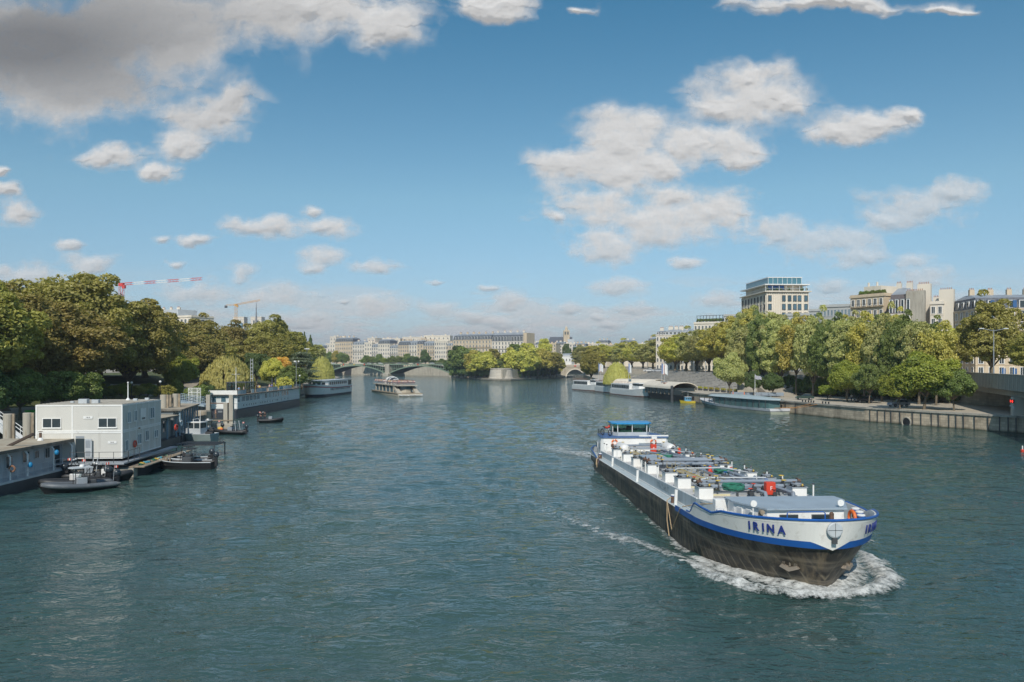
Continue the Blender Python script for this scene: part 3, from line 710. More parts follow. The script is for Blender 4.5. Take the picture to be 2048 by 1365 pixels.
    for x, in ((9.4,), (26.0,), (27.3,), (43.0,)): inst(mm, 'manifold', barge, (x, 0.2, zt(x)))
    # centre catwalk with yellow toe boards and rails
    cw = MB()
    for (x0, x1, y) in ((11, 25, -1.55), (28, 42, -1.35)):
        n = int((x1 - x0) / 1.0)
        for i in range(n):
            a = x0 + i * (x1 - x0) / n; b = x0 + (i + 1) * (x1 - x0) / n - .05
            cw.add([(a, y - .35, zz(a, .42)), (b, y - .35, zz(b, .42)), (b, y + .35, zz(b, .42)), (a, y + .35, zz(a, .42))], [(0, 1, 2, 3)])
        for s in (-1, 1):
            cw.tube([(x0, y + s * .36, zz(x0, .45)), (x1, y + s * .36, zz(x1, .45))], .045, 5, 1)
            cw.tube([(x0, y + s * .36, zz(x0, .95)), (x1, y + s * .36, zz(x1, .95))], .02, 5, 0)
            for x in np.arange(x0, x1 + .1, 1.75): cw.tube([(x, y + s * .36, zz(x, 0)), (x, y + s * .36, zz(x, .95))], .025, 5, 0)
    for (x, y) in ((14, -2.6), (20, -2.5), (31, -2.5), (36.6, -2.4), (20.5, 2.2), (40.8, -2.4)):      # deck frames picked out in pale yellow
        for s in (0, 1): cw.box(x + s * 2.2, y - .6, zt(x), x + s * 2.2 + .1, y + 1.3, zt(x + s * 2.2) + .12, 2)
        cw.box(x, y - .6, zt(x), x + 2.3, y - .5, zt(x + 1) + .12, 2)
    cw.build('catwalk', [TAN, mat('pale_yellow', (0.62, 0.5, 0.18), .6), mat('cream_yellow', (0.68, 0.62, 0.40), .6)], barge)
    # two white cylindrical tanks, domed ends towards the bow
    for y in (-2.25, 2.75):
        t = MB(); prof = [(.05, -1.6), (.35, -1.55), (.55, -1.35), (.55, 1.35), (.50, 1.5), (.32, 1.62), (.05, 1.68)]
        t.lathe(y, zt(9) + .78, prof, 18, 0, 'x')
        t.v = [(v[0] + 10.2, v[1], v[2]) for v in t.v]
        o = t.build('slop_tank', TANKW, barge, smooth=True)
        for dx in (-1, 1): k = MB(); k.box(10.2 + dx - .08, y - .45, zt(9) - .1, 10.2 + dx + .08, y + .45, zt(9) + .4); k.build('tank_cradle', GREY, o)
    # long curved vapour line
    v = MB(); v.tube([(14, -2.5, zz(14, .5)), (14.6, -2.2, zz(14, .95)), (15.2, 1.5, zz(15, 1.0)), (17, 2.8, zz(17, .8))], .055, 6); v.build('vapour_line', LGREY, barge, smooth=True)
    v = MB(); v.tube([(33.5, -2.8, zz(33, .5)), (33.9, -2.3, zz(33, .95)), (34.3, 1.2, zz(34, 1.0)), (36, 2.6, zz(36, .8))], .055, 6); v.build('vapour_line', LGREY, barge, smooth=True)
    v = MB(); v.tube([(39.2, -2.5, zz(39, .55)), (39.6, -1.4, zz(39, .85)), (40, 2.5, zz(40, .85))], .055, 6)
    v.build('vapour_line', LGREY, barge, smooth=True)
    # loose fittings: valves and small boxes
    r = random.Random(5)
    vm = MB(); vm.tube([(-.25, 0, .12), (.25, 0, .12)], .09, 8); vm.tube([(0, 0, .1), (0, 0, .42)], .035, 6); vm.torus((0, 0, .42), .13, .022, 'z', 10, 5, 1); vm.tube([(-.27, 0, .12), (-.22, 0, .12)], .15, 9); vm.tube([(.22, 0, .12), (.27, 0, .12)], .15, 9)
    vms = [vm.mesh('valve', [DGREY, c]) for c in (YELLOW, RED, BLUE)]
    for i in range(28):
        x = r.uniform(9, 46.5); y = r.choice((-2.2, -.6, .4, 1.2, 2.3, 2.9)) + r.uniform(-.3, .3)
        inst(vms[r.choice((0, 0, 1, 2))], 'valve', barge, (x, y, zz(x, r.choice((.05, .3, .5)))), r.choice((0, 1.57)))
    # red fire cabinets and hydrants
    for (x, y, w_, h) in ((11.2, .9, .62, .85), (45.0, .9, .62, .8)):
        c = MB(); c.bev(x - .25, y - w_ / 2, zt(x) + .35, x + .25, y + w_ / 2, zt(x) + .35 + h, .04); c.box(x - .2, y - w_ / 2 + .05, zt(x), x + .2, y + w_ / 2 - .05, zt(x) + .35, 1)
        o = c.build('fire_cabinet', [RED, DGREY], barge)
        text('F', .36, WHITE, o, (x + .262, y, zt(x) + .35 + h / 2), (R(90), 0, R(90)))
    for (x, y) in ((33.2, .5), (14.4, 2.9)):
        c = MB(); c.lathe(x, y, [(.12, zt(x)), (.12, zt(x) + .5), (.2, zt(x) + .52), (.2, zt(x) + .62), (.14, zt(x) + .7), (.14, zt(x) + .95), (.05, zt(x) + 1.05)], 10)
        c.tube([(x - .3, y, zt(x) + .62), (x + .3, y, zt(x) + .62)], .09, 8); c.build('hydrant', RED, barge, smooth=True)
    # grey canopy amidships with white ladder frame
    c = MB(); x = 24; c.box(x - 1.1, -3.1, zt(x) + .95, x + 1.2, -1.0, zt(x) + 1.05); c.build('canopy', CABROOF, barge)
    f = MB()
    for xx in (x - 1, x + 1.1):
        for yy in (-3.0, -1.1): f.tube([(xx, yy, zt(x)), (xx, yy, zt(x) + .95)], .035, 6)
    for k in range(4): f.tube([(x + 1.1, -3.0, zt(x) + .2 + k * .2), (x + 1.1, -2.2, zt(x) + .2 + k * .2)], .025, 5)
    f.tube([(x + 1.1, -2.2, zt(x)), (x + 1.1, -2.2, zt(x) + .95)], .03, 5)
    f.tube([(x - 1, -3, zt(x) + .92), (x + 1.1, -3, zt(x) + .92), (x + 1.1, -1.1, zt(x) + .92), (x - 1, -1.1, zt(x) + .92), (x - 1, -3, zt(x) + .92)], .03, 5)
    f.build('canopy_frame', WHITE, barge)
barge_deck()
def barge_aft():
    z0 = zg(2) ; ft = 3.52
    h = MB()
    pl = [(-.1, -2.9), (1.2, -3.6), (5.6, -3.85), (5.9, -3.6), (5.9, 3.6), (5.6, 3.85), (1.2, 3.6), (-.1, 2.9)]
    h.prism(pl, z0, ft); o = h.build('aft_house', WHITE, barge)
    e = MB(); e.prism([(x * 1.02 + .05, y * 1.015) for x, y in pl], ft, ft + .06); e.build('house_roof', mat('roof_edge_blue', (.06, .14, .32), .5), barge)
    w_ = MB()
    for y in (-3.2, -1.6, 0, 1.6, 3.2): pass
    for (x, s) in ((4.2, -1), (2.2, -1), (4.2, 1), (2.2, 1)):
        p = MB(); p.box(x - .4, s * 3.72, z0 + .75, x + .4, s * 3.82, z0 + 1.4, 0); p.box(x - .34, s * 3.74, z0 + .81, x + .34, s * 3.835, z0 + 1.34, 1); p.build('side_window', [LGREY, PANE], o)
    d = MB(); d.box(4.9, -3.92, z0, 5.5, -3.75, z0 + 1.75); d.build('house_door', LGREY, o)
    # orange life rings with white bands
    for y in (-2.35, 2.1):
        r_ = MB(); r_.torus((5.98, y, 2.98), .30, .085, 'x', 24, 8, 0, lambda j, i: 1 if (j % 6) in (0,) else 0); r_.build('life_ring', [ORANGE, WHITE], barge, smooth=True)
    # wheelhouse
    wz = ft + .06; wh = MB(); 
    P0 = [(1.4, -2.15), (3.6, -2.15), (4.3, -1.7), (4.3, 1.7), (3.6, 2.15), (1.4, 2.15)]
    wh.prism(P0, wz, wz + .42); wheel = wh.build('wheelhouse', LGREY, barge)
    rf = MB(); rf.prism([(1.1, -2.35), (3.8, -2.35), (4.55, -1.85), (4.55, 1.85), (3.8, 2.35), (1.1, 2.35)], wz + 1.36, wz + 1.52); rf.build('wheelhouse_roof', mat('bright_blue_roof', (.03, .28, .58), .4), barge)
    pn = MB()
    P1 = P0 + [P0[0]]
    for (a, b) in zip(P1, P1[1:]): pn.add([(*a, wz + .42), (*b, wz + .42), (*b, wz + 1.36), (*a, wz + 1.36)], [(0, 1, 2, 3)])
    pn.build('wheelhouse_glazing', clear_glass('green_glass', (.45, .66, .60)), wheel)
    for (x, y) in P0 + [(4.3, 0), (1.4, 0)]: ps = MB(); ps.tube([(x, y, wz + .4), (x, y, wz + 1.37)], .05, 6); ps.build('window_post', WHITE, wheel)
    it = MB(); it.box(3.3, -1.3, wz + .1, 3.8, 1.3, wz + .62, 0); it.bev(2.2, -.35, wz, 2.8, .35, wz + 1.0, .08, 1); it.torus((3.2, .1, wz + .78), .28, .03, 'x', 16, 6, 1); it.box(2.0, -2.0, wz, 2.1, 2.0, wz + .7, 2)
    it.build('helm_console', [GREENP, BLACK, mat('teal_interior', (.10, .30, .25), .6)], wheel)
    # radar scanner on its post, nav lights
    rd = MB(); rd.tube([(7.2, 1.9, zt(7)), (7.2, 1.9, 3.75)], .09, 8); rd.bev(6.95, 1.6, 3.5, 7.45, 2.2, 3.75, .05); rd.box(7.1, .2, 3.78, 7.3, 3.5, 3.92)
    rd.build('radar_scanner', WHITE, barge)
    rl = MB()
    for s in (-1, 1):
        pts = [(x, s * (3.3 + .1 * x if x < 3 else 3.7), ft + .6) for x in (0, 1, 2, 3, 4, 5.6)]
        rl.tube(pts, .022, 5); rl.tube([(a, b, c - .3) for a, b, c in pts], .018, 5)
        for p in pts: rl.tube([(p[0], p[1], ft), p], .022, 5)
    rl.tube([(5.6, -3.7, ft + .6), (5.6, -2.6, ft + .6)], .02, 5); rl.tube([(0, -3.3, ft + .6), (0, 3.3, ft + .6)], .02, 5)
    rl.build('roof_railing', DGREY, barge)
    # stern bulwark in pale blue-grey with blue line
    for s in (-1, 1):
        sb = MB(); L = [(-0.62, s * 2.95), (.4, s * 3.92), (2.5, s * 4.55), (6, s * 4.76), (8.5, s * 4.76)]; H = [.75, .75, .62, .45, .05]
        n = len(L); a = [(x, y, zg(x)) for x, y in L]; b = [(x, y, zg(x) + h_) for (x, y), h_ in zip(L, H)]
        sb.add(a + b, [((i, i + 1, n + i + 1, n + i) if s < 0 else (i + 1, i, n + i, n + i + 1)) for i in range(n - 1)])
        a2 = [(x, y - s * .08, z) for x, y, z in b]
        sb.add(b + a2, [((i, i + 1, n + i + 1, n + i) if s < 0 else (i + 1, i, n + i, n + i + 1)) for i in range(n - 1)], 1)
        sb.tube([(x, y, z) for x, y, z in b], .05, 6, 1)
        sb.build('stern_bulwark', [LGREY, BLUE], barge)
barge_aft()
def barge_fore():
    z0 = zg(50)
    # forecastle cabin: wide at the back, narrow towards the stem
    pl = [(49.1, -3.2), (50.2, -3.2), (52.7, -2.15), (52.75, 2.15), (50.2, 3.2), (49.1, 3.2)]
    h = MB(); h.prism(pl, z0 - .1, 3.93); cab = h.build('fore_cabin', WHITE, barge)
    r_ = MB(); r_.prism([(48.9, -3.35), (50.3, -3.35), (52.95, -2.25), (52.95, 2.25), (50.3, 3.35), (48.9, 3.35)], 3.93, 4.01); r_.build('cabin_roof', CABROOF, barge)
    for y in (-.95, .85):
        p = MB(); p.bev(52.72, y - .52, z0 + .70, 52.80, y + .52, z0 + 1.16, .01, 0); p.box(52.76, y - .46, z0 + .75, 52.815, y + .46, z0 + 1.11, 1); p.build('window', [DGREY, PANE], cab)
    for k, (x, y) in enumerate(((50.7, -2.99), (51.4, -2.7))):
        p = MB(); p.box(-.22, -.03, .25, .22, .03, 1.25, 0); p.box(-.17, -.045, .3, .17, .0, 1.2, 1); o = p.build('cabin_door', [WHITE, LGREY], cab); o.location = (x, y - .02, z0); o.rotation_euler = (0, 0, R(23))
    # white lockers
    lk = MB(); lk.bev(48.4, -3.9, z0 - .1, 49.0, -2.95, 3.85, .03); lk.build('deck_locker', WHITE, barge)
    lk = MB(); lk.bev(48.2, 2.2, z0 - .1, 48.9, 3.2, 3.75, .03); lk.build('deck_locker', WHITE, barge)
    # bollards, brown drums with blue and white tops
    bo = MB(); bo.lathe(0, 0, [(.21, 0), (.21, .55), (.23, .57), (.23, .60)], 14, 0); bo.lathe(0, 0, [(.235, .60), (.235, .66)], 14, 1); bo.lathe(0, 0, [(.23, .66), (.23, .72), (.18, .74)], 14, 2)
    bm = bo.mesh('bollard', [RUST, BLUE, WHITE])
    for x, y in ((50.2, -4.0), (51.2, -3.75), (52.2, -3.35), (50.3, 4.0), (51.3, 3.75), (52.3, 3.35)): inst(bm, 'bollard', barge, (x, y, z0 + .32 if x else z0))
    for s in (-1, 1): pd = MB(); pd.prism([(49.6, s * 4.15), (51.0, s * 4.0), (52.6, s * 3.6), (52.4, s * 3.1), (49.8, s * 3.7)], z0 - .05, z0 + .33); pd.build('bollard_plinth', BLUE, barge)
    for (x, y) in ((40.8, -4.38), (8.5, -4.4), (40.8, 4.38)): 
        b1 = inst(bm, 'bollard', barge, (x, y, zg(x)), 0, .8)
    # windlass on the bow deck, guard hoop
    wl = MB(); wl.tube([(53.9, -1.0, z0 + .75), (53.9, 1.3, z0 + .75)], .16, 12); wl.bev(53.6, -.3, z0, 54.2, .6, z0 + 1.0, .06); wl.lathe(-1.0, 0, [(0.05, 0)], 3) if False else None
    wl.tube([(53.9, -1.0, z0 + .75), (53.9, -.8, z0 + .75)], .30, 12, 1); wl.tube([(53.9, 1.1, z0 + .75), (53.9, 1.3, z0 + .75)], .30, 12, 1)
    wl.build('windlass', [GREY, GREENP], barge, smooth=True)
    hp = MB(); hp.tube([(53.4, -1.3, z0), (53.4, -1.3, z0 + 1.35), (53.4, -1.2, z0 + 1.42), (53.4, .7, z0 + 1.42), (53.4, .8, z0 + 1.35), (53.4, .8, z0)], .035, 6); hp.build('guard_hoop', BLUE, barge)
    vt = MB(); vt.tube([(52.9, -2.6, z0), (52.9, -2.6, z0 + 1.25), (53.0, -2.6, z0 + 1.38), (53.25, -2.6, z0 + 1.38)], .13, 10); vt.build('cowl_vent', TIMBER, barge, smooth=True)
    # search lights on the cabin roof corners
    for y in (-2.9, 2.0):
        s = MB(); s.tube([(52.6, y, z0 + .9), (52.6, y, 4.1)], .04, 6); s.lathe(y, 4.25, [(.06, 52.4), (.17, 52.55), (.19, 52.72), (.17, 52.74)], 12, 0, 'x'); s.build('search_light', WHITE, barge, smooth=True)
    r2 = MB(); r2.torus((52.9, 2.55, z0 + 1.0), .36, .09, 'y', 20, 8); r2.build('life_ring', ORANGE, barge, smooth=True)
    sp = MB(); sp.tube([(53.0, 2.5, z0 + 1.0), (54.2, 2.9, z0 + .75)], .06, 7); sp.build('spar', TIMBER, barge)
    # stem: round white fender disc and bow light
    xb = bowpt(1, 1)[0]
    st = MB(); st.lathe(0, zg(56) + .92, [(.40, xb + .02), (.40, xb + .10), (.34, xb + .13)], 20, 0, 'x'); st.box(xb, -.12, zg(56) + .22, xb + .12, .12, zg(56) + .52, 1); st.tube([(xb + .14, -.36, zg(56) + .92), (xb + .14, .36, zg(56) + .92)], .012, 4, 1); st.tube([(xb + .14, 0, zg(56) + .56), (xb + .14, 0, zg(56) + 1.28)], .012, 4, 1)
    st.lathe(xb - .3, 0, [(.12, zg(56) + 1.2), (.12, zg(56) + 1.7), (.05, zg(56) + 1.78)], 8, 2)
    st.build('stem_disc', [LGREY, DGREY, RUST], barge)
    # recessed anchors either side of the stem
    for s in (-1, 1):
        a = MB(); sv = 0.80
        # local: u along hull, w outward, z
        a.tube([(0, .02, 1.15), (0, .10, .3)], .075, 8)
        ch = [(-.72, .22), (0, -.06), (.72, .22), (.55, .42), (0, .24), (-.55, .42)]
        a.add([(x, .30, z) for x, z in ch] + [(x, -.05, z) for x, z in ch], [(0, 1, 4, 5), (1, 2, 3, 4), (7, 6, 11, 10), (8, 7, 10, 9)] + [(i, i + 6, (i + 1) % 6 + 6, (i + 1) % 6) for i in range(6)], 2)
        for q_ in (-1, 1): a.add([(q_ * .62, .16, .36), (q_ * .30, .20, .34), (q_ * .42, .02, 1.25), (q_ * .46, -.05, .3)], [(0, 1, 2), (1, 0, 2), (0, 3, 2), (1, 2, 3)])
        a.torus((0, .02, 1.02), .23, .06, 'y', 14, 6, 1)
        x, w_ = bowpt(.35, .88); x2, w2 = bowpt(.35, .95)
        ang = math.atan2((w2 - w_) * s, x2 - x)
        o = a.build('anchor', [mat('muddy_steel', (.20, .17, .13), .7, var=.3, scale=3), BLACK, mat('worn_steel', (.30, .25, .20), .6, var=.3)], barge, smooth=False)
        xm, wm = bowpt(.32, .90)
        o.location = (xm, s * (wm + .08), 1.0); o.rotation_euler = (R(14 * 1) * 0, 0, ang if s > 0 else ang + math.pi); o.scale = (.72, .8, .72)
    # name IRINA, bent along the bulwark on both bows
    NAVY = mat('navy_letters', (.02, .04, .22), .5)
    for s in (-1, 1):
        ss = .72 if s < 0 else .66
        letters = 'IRINA'; wds = [.20, .50, .22, .52, .50]
        pos = .0; tot = sum(wds)
        # walk along rail plan at mid height
        def walk(dist, f=.92):
            # from s=.60 forward
            st_, acc = .66, 0; x, y = bowpt(f, st_)
            while acc < dist and st_ < .995:
                st_ += .002; nx_, ny_ = bowpt(f, st_); acc += math.hypot(nx_ - x, ny_ - y); x, y = nx_, ny_
            return x, y, math.atan2(bowpt(f, min(1, st_ + .004))[1] - y, bowpt(f, min(1, st_ + .004))[0] - x)
        seq = list(zip(letters, wds)) if s < 0 else list(zip(letters, wds))[::-1]
        d = 0.35
        par = None
        for ch, wd in seq:
            x, y, an = walk(d + wd / 2)
            zc = zg(x) + .70
            if s < 0: rot = (R(98), 0, -an)
            else: rot = (R(98), 0, an + math.pi)
            nx_, ny_ = math.sin(-an), math.cos(an)
            off = .075
            t = text(ch, .64, NAVY, barge, (x + off * abs(math.sin(an)), s * (y + off * abs(math.cos(an))), zc), rot, 'name_letter', ext=.02, sx=.92, bold=.014)
            d += wd + .07
    # ropes
    def rope(name, label, pts, r=.03):
        t = MB(); t.tube(pts, r, 6); o = t.build(name, ROPE, barge, smooth=True); return o
    rope('mooring_rope', '', [(40.8, -4.38, zg(41) + .5), (40.9, -4.85, zg(41) + .2), (41.1, -4.9, 1.1), (41.9, -4.95, .15)], .035)
    rope('mooring_rope', '', [(41.0, -4.86, zg(41) + .1), (42.5, -4.92, .7), (44.6, -4.9, zg(45) + .2)], .03)
    rope('mooring_rope', '', [(44.8, -4.8, zg(45) + .35), (46, -4.3, zg(46) + .7), (47.8, -3.6, zt(47) + .2)], .03)
    rope('mooring_rope', '', [(8.5, -4.4, zg(8) + .4), (8.4, -4.8, zg(8)), (8.7, -4.9, .8)], .04)
    rope('mooring_rope', '', [(8.6, -4.4, zg(8) + .4), (8.9, -4.84, zg(8)), (9.3, -4.9, .6)], .04)
    # small blue-white-red flag hanging over the starboard quarter
    f = MB(); n = 6
    for i in range(n):
        for j in range(3):
            def q(a, b): return (9.8 + .75 * a / n * .6, -4.82 - .05 * math.sin(a * 1.5), 2.2 - 1.15 * a / n - .1 * b)
            x0, y0, z0_ = q(i, 0); x1, y1, z1_ = q(i + 1, 0); w0 = .22
            f.add([(x0 + w0 * j - .3, y0, z0_), (x0 + w0 * (j + 1) - .3, y0, z0_), (x1 + w0 * (j + 1) - .3, y1, z1_), (x1 + w0 * j - .3, y1, z1_)], [(0, 1, 2, 3), (3, 2, 1, 0)], j)
    f.build('ensign', [RED, WHITE, BLUE], barge)
barge_fore()
# things standing on the barge
mb = MB()
mb.torus((0, 0, .30), .28, .05, 'y', 16, 6, 1); mb.torus((1.25, 0, .30), .28, .05, 'y', 16, 6, 1)
mb.tube([(0, 0, .3), (.35, 0, .75), (.95, 0, .72), (1.25, 0, .3)], .05, 6, 2); mb.blob((.72, 0, .78), .30, .13, .12, 0); mb.blob((.3, 0, .82), .28, .12, .07, 1); mb.tube([(1.02, 0, .75), (1.0, 0, 1.05)], .04, 6, 2); mb.tube([(1.0, -.32, 1.06), (1.0, .32, 1.06)], .025, 6, 1); mb.blob((1.1, 0, .9), .1, .14, .14, 0)
bk = mb.build('motor_scooter', [RED, BLACK, STEEL], None, smooth=True); tag(bk, 'small red motor scooter parked on the barge roof beside the wheelhouse', 'scooter')
Mb = Matrix.Translation(BARGE_O) @ Matrix.Rotation(math.atan2(BFW.y, BFW.x), 4, 'Z')
bk.location = Mb @ Vector((2.9, -3.25, 3.6)); bk.rotation_euler = (0, 0, R(-60)); bk.scale = (1.15,) * 3
for i, (x, y, lab) in enumerate(((18.6, 0.4, 'green hose heap on the barge deck nearest the wheelhouse'), (33.0, 1.6, 'green hose heap amidships on the barge beside the tan catwalk'), (46.2, -1.9, 'green tarpaulin heap just behind the barge fore cabin'))):
    t = MB(); r = random.Random(i)
    pts = []
    for k in range(46): a = k * .55; q = .75 + .15 * math.sin(k * 1.3) + r.uniform(-.12, .12); pts.append((q * math.cos(a) * .7, q * math.sin(a) * 1.2, .08 + k * .006 + r.uniform(-.02, .05)))
    t.tube(pts, .09, 6)
    o = t.build('hose_heap', GREENP, None, smooth=True); tag(o, lab, 'hose', 'green hose heaps on the barge'); o.location = Mb @ Vector((x, y, zt(x) + (.75 if i == 2 else .35)))
# ---------------------------------------------------------------- foam thrown up by the bow
def foam_mat():
    m, nt, out = new_mat('white_foam'); b = N(nt, 'ShaderNodeBsdfPrincipled'); b.inputs['Roughness'].default_value = .7
    tc = N(nt, 'ShaderNodeTexCoord'); n = N(nt, 'ShaderNodeTexNoise'); n.inputs['Scale'].default_value = 1.8; n.inputs['Detail'].default_value = 10; n.inputs['Roughness'].default_value = .68; nt.links.new(tc.outputs['Object'], n.inputs[0])
    a = N(nt, 'ShaderNodeAttribute', attribute_name='foam')
    b.inputs['Base Color'].default_value = (.72, .73, .70, 1)
    n2 = N(nt, 'ShaderNodeTexNoise'); n2.inputs['Scale'].default_value = 5.5; n2.inputs['Detail'].default_value = 6; n2.inputs['Roughness'].default_value = .7; nt.links.new(tc.outputs['Object'], n2.inputs[0])
    f = mathn(nt, 'SUBTRACT', mathn(nt, 'ADD', a.outputs['Fac'], mathn(nt, 'MULTIPLY', mathn(nt, 'ADD', mathn(nt, 'MULTIPLY', n.outputs[0], .6), mathn(nt, 'MULTIPLY', n2.outputs[0], .4)), 3.4)), 2.05)
    f = ramp(nt, f, [(0.0, (0,) * 3), (0.7, (.95,) * 3)])
    bp = N(nt, 'ShaderNodeBump'); bp.inputs['Strength'].default_value = .9; bp.inputs['Distance'].default_value = .12; nt.links.new(n.outputs[0], bp.inputs['Height']); nt.links.new(bp.outputs[0], b.inputs['Normal'])
    t = N(nt, 'ShaderNodeBsdfTransparent'); mx = N(nt, 'ShaderNodeMixShader'); nt.links.new(f, mx.inputs[0]); nt.links.new(t.outputs[0], mx.inputs[1]); nt.links.new(b.outputs[0], mx.inputs[2])
    nt.links.new(mx.outputs[0], out.inputs[0]); return m
FOAM = foam_mat()
def foam_strip(name, line, width, height, dens, M, seed, nseg=None, parent=None):
    """line: (x,y) crest; width(t) outward; height(t); dens(t)"""
    L = [Vector((p[0], p[1], 0)) for p in line]; d = [0]
    for a, b in zip(L, L[1:]): d.append(d[-1] + (b - a).length)
    n = int(d[-1] / .16) + 2; k = 16; P = np.zeros((n, k, 3)); F = np.zeros((n, k)); j = 0
    for i in range(n):
        t = i / (n - 1); s_ = t * d[-1]
        while j < len(d) - 2 and d[j + 1] < s_: j += 1
        u = (s_ - d[j]) / max(1e-6, d[j + 1] - d[j]); p = L[j].lerp(L[j + 1], min(u, 1)); tg = (L[min(j + 1, len(L) - 1)] - L[j]).normalized(); nr = Vector((-tg.y, tg.x, 0))
        for c in range(k):
            v = c / (k - 1) * 2 - 1; q = M @ (p + nr * v * width(t)); hh = height(t) * math.exp(-(v * 1.6) ** 2)
            P[i, c] = (q.x, q.y, .04 + hh); F[i, c] = dens(t) * (1 - abs(v) ** 2.2)
    nzz = fbm(P[..., 0] * 1.3 + 40, P[..., 1] * 1.3, seed, 5, .6)
    P[..., 2] += (nzz - .45) * 1.5 * np.maximum(P[..., 2] - .04, 0.05) + .0
    me = grid_mesh(name, P, {'foam': F}); me.materials.append(FOAM)
    o = bpy.data.objects.new(name, me); COL.objects.link(o); return o
wl_s = [(bowpt(0, s)[0], bowpt(0, s)[1]) for s in [1 - (i / 20) ** 1.6 for i in range(21)]]
for s in (-1, 1):
    line = [(55.5, s * -.5)] + [(x + .15, s * (y + .25)) for x, y in wl_s] + [(x, s * (4.75 + .12)) for x in range(43, 0, -4)]
    o = foam_strip('foam', line, lambda t: .55 + .9 * math.exp(-((t - .07) / .10) ** 2), lambda t: .22 * math.exp(-((t - .04) / .10) ** 2) + .03, lambda t: .95 if t < .2 else max(.36, .9 - t * 1.2), Mb, 5 + s)
    tag(o, 'white foam boiling along the barge waterline on its %s side' % ('near left' if s < 0 else 'far right'), 'foam', kind='stuff')
    line = [(55.9, s * -.9), (55.5, s * 1.6), (54.8, s * 3.2), (53.0, s * 4.6), (49.5, s * 5.5), (45.7, s * 6.7), (42.5, s * 8.0), (38, s * 9.8), (32, s * 12), (24, s * 14.5)]
    o = foam_strip('foam', line, lambda t: 1.0 + .5 * t, lambda t: .27 * math.exp(-((t - .14) / .2) ** 2) + .03, lambda t: .85 if t < .32 else max(.12, 1.05 - t * .9), Mb, 15 + s)
    tag(o, 'white breaking crest curling away from the %s of the barge bow' % ('left' if s < 0 else 'right'), 'foam', kind='stuff')
o = foam_strip('foam', [(-1, 0), (-6, -2.5), (-14, -6.5), (-22, -10)], lambda t: 2.6 + 1.5 * t, lambda t: .03, lambda t: .85 - .5 * t, Mb, 31)
tag(o, 'thin churned foam trailing behind the barge stern', 'foam', kind='stuff')
# ================================================================ trees
def leaf_mat(name, col, col2, spread=.22):
    if name in MATS: return MATS[name]
    m, nt, out = new_mat(name)
    a = N(nt, 'ShaderNodeAttribute', attribute_name='leafv'); oi = N(nt, 'ShaderNodeObjectInfo')
    c = mixc(nt, a.outputs['Fac'], col, col2)
    hv = N(nt, 'ShaderNodeHueSaturation'); nt.links.new(c, hv.inputs['Color'])
    nt.links.new(mathn(nt, 'ADD', 0.485, mathn(nt, 'MULTIPLY', oi.outputs['Random'], .03)), hv.inputs['Hue'])
    nt.links.new(mathn(nt, 'ADD', 1 - spread * .5, mathn(nt, 'MULTIPLY', oi.outputs['Random'], spread)), hv.inputs['Value'])
    d = N(nt, 'ShaderNodeBsdfDiffuse'); t = N(nt, 'ShaderNodeBsdfTranslucent'); g = N(nt, 'ShaderNodeBsdfGlossy'); g.inputs['Roughness'].default_value = .5
    nt.links.new(hv.outputs[0], d.inputs[0]); nt.links.new(mixc(nt, 1.0, hv.outputs[0], (1.0, 1.1, .5), 'MULTIPLY'), t.inputs[0])
    m1 = N(nt, 'ShaderNodeMixShader'); m1.inputs[0].default_value = .38; nt.links.new(d.outputs[0], m1.inputs[1]); nt.links.new(t.outputs[0], m1.inputs[2])
    m2 = N(nt, 'ShaderNodeMixShader'); m2.inputs[0].default_value = .04; nt.links.new(m1.outputs[0], m2.inputs[1]); nt.links.new(g.outputs[0], m2.inputs[2])
    nt.links.new(m2.outputs[0], out.inputs[0]); MATS[name] = m; return m
BARK = mat('plane_bark', (0.16, 0.13, 0.09), .85, var=.3, scale=2, bump=.3)
LEAF = dict(
  plane_brown=leaf_mat('plane_leaf_brown', (0.278, 0.249, 0.067), (0.505, 0.420, 0.122)),
  plane_olive=leaf_mat('plane_leaf_olive', (0.296, 0.269, 0.067), (0.504, 0.451, 0.116)),
  grey_green=leaf_mat('leaf_grey_green', (0.384, 0.400, 0.134), (0.670, 0.637, 0.253)),
  yellow_green=leaf_mat('leaf_yellow_green', (0.468, 0.436, 0.094), (0.750, 0.660, 0.161)),
  bright=leaf_mat('leaf_bright_green', (0.188, 0.251, 0.036), (0.479, 0.502, 0.073)),
  dark=leaf_mat('leaf_dark_green', (0.083, 0.140, 0.039), (0.182, 0.255, 0.072)),
  mid=leaf_mat('leaf_mid_green', (0.154, 0.217, 0.053), (0.308, 0.382, 0.097)),
  willow=leaf_mat('leaf_willow', (0.475, 0.447, 0.146), (0.726, 0.651, 0.230)),
  cedar=leaf_mat('leaf_cedar', (0.209, 0.255, 0.171), (0.391, 0.435, 0.291)),
  autumn=leaf_mat('leaf_autumn', (0.781, 0.435, 0.097), (1.004, 0.639, 0.171)))
def leaves_mesh(name, C, Nn, size, rs, stretch=1.5, attr=None):
    n = len(C); Nn = Nn / (np.linalg.norm(Nn, axis=1, keepdims=True) + 1e-9)
    r = rs.normal(size=(n, 3)); u = np.cross(Nn, r); u /= (np.linalg.norm(u, axis=1, keepdims=True) + 1e-9); v = np.cross(Nn, u)
    s = (size * rs.uniform(.6, 1.35, n))[:, None]
    P = np.stack([C - u * s * stretch * .5, C - v * s * .5 + Nn * s * .12, C + u * s * stretch * .5, C + v * s * .5 + Nn * s * .12], 1).reshape(-1, 3)
    F = np.arange(n * 4).reshape(-1, 4)
    a = np.repeat(attr if attr is not None else rs.rand(n) ** 1.3, 4)
    me = raw_mesh(name, P, F, {'leafv': a}, smooth=False); me.materials.append(None); return me
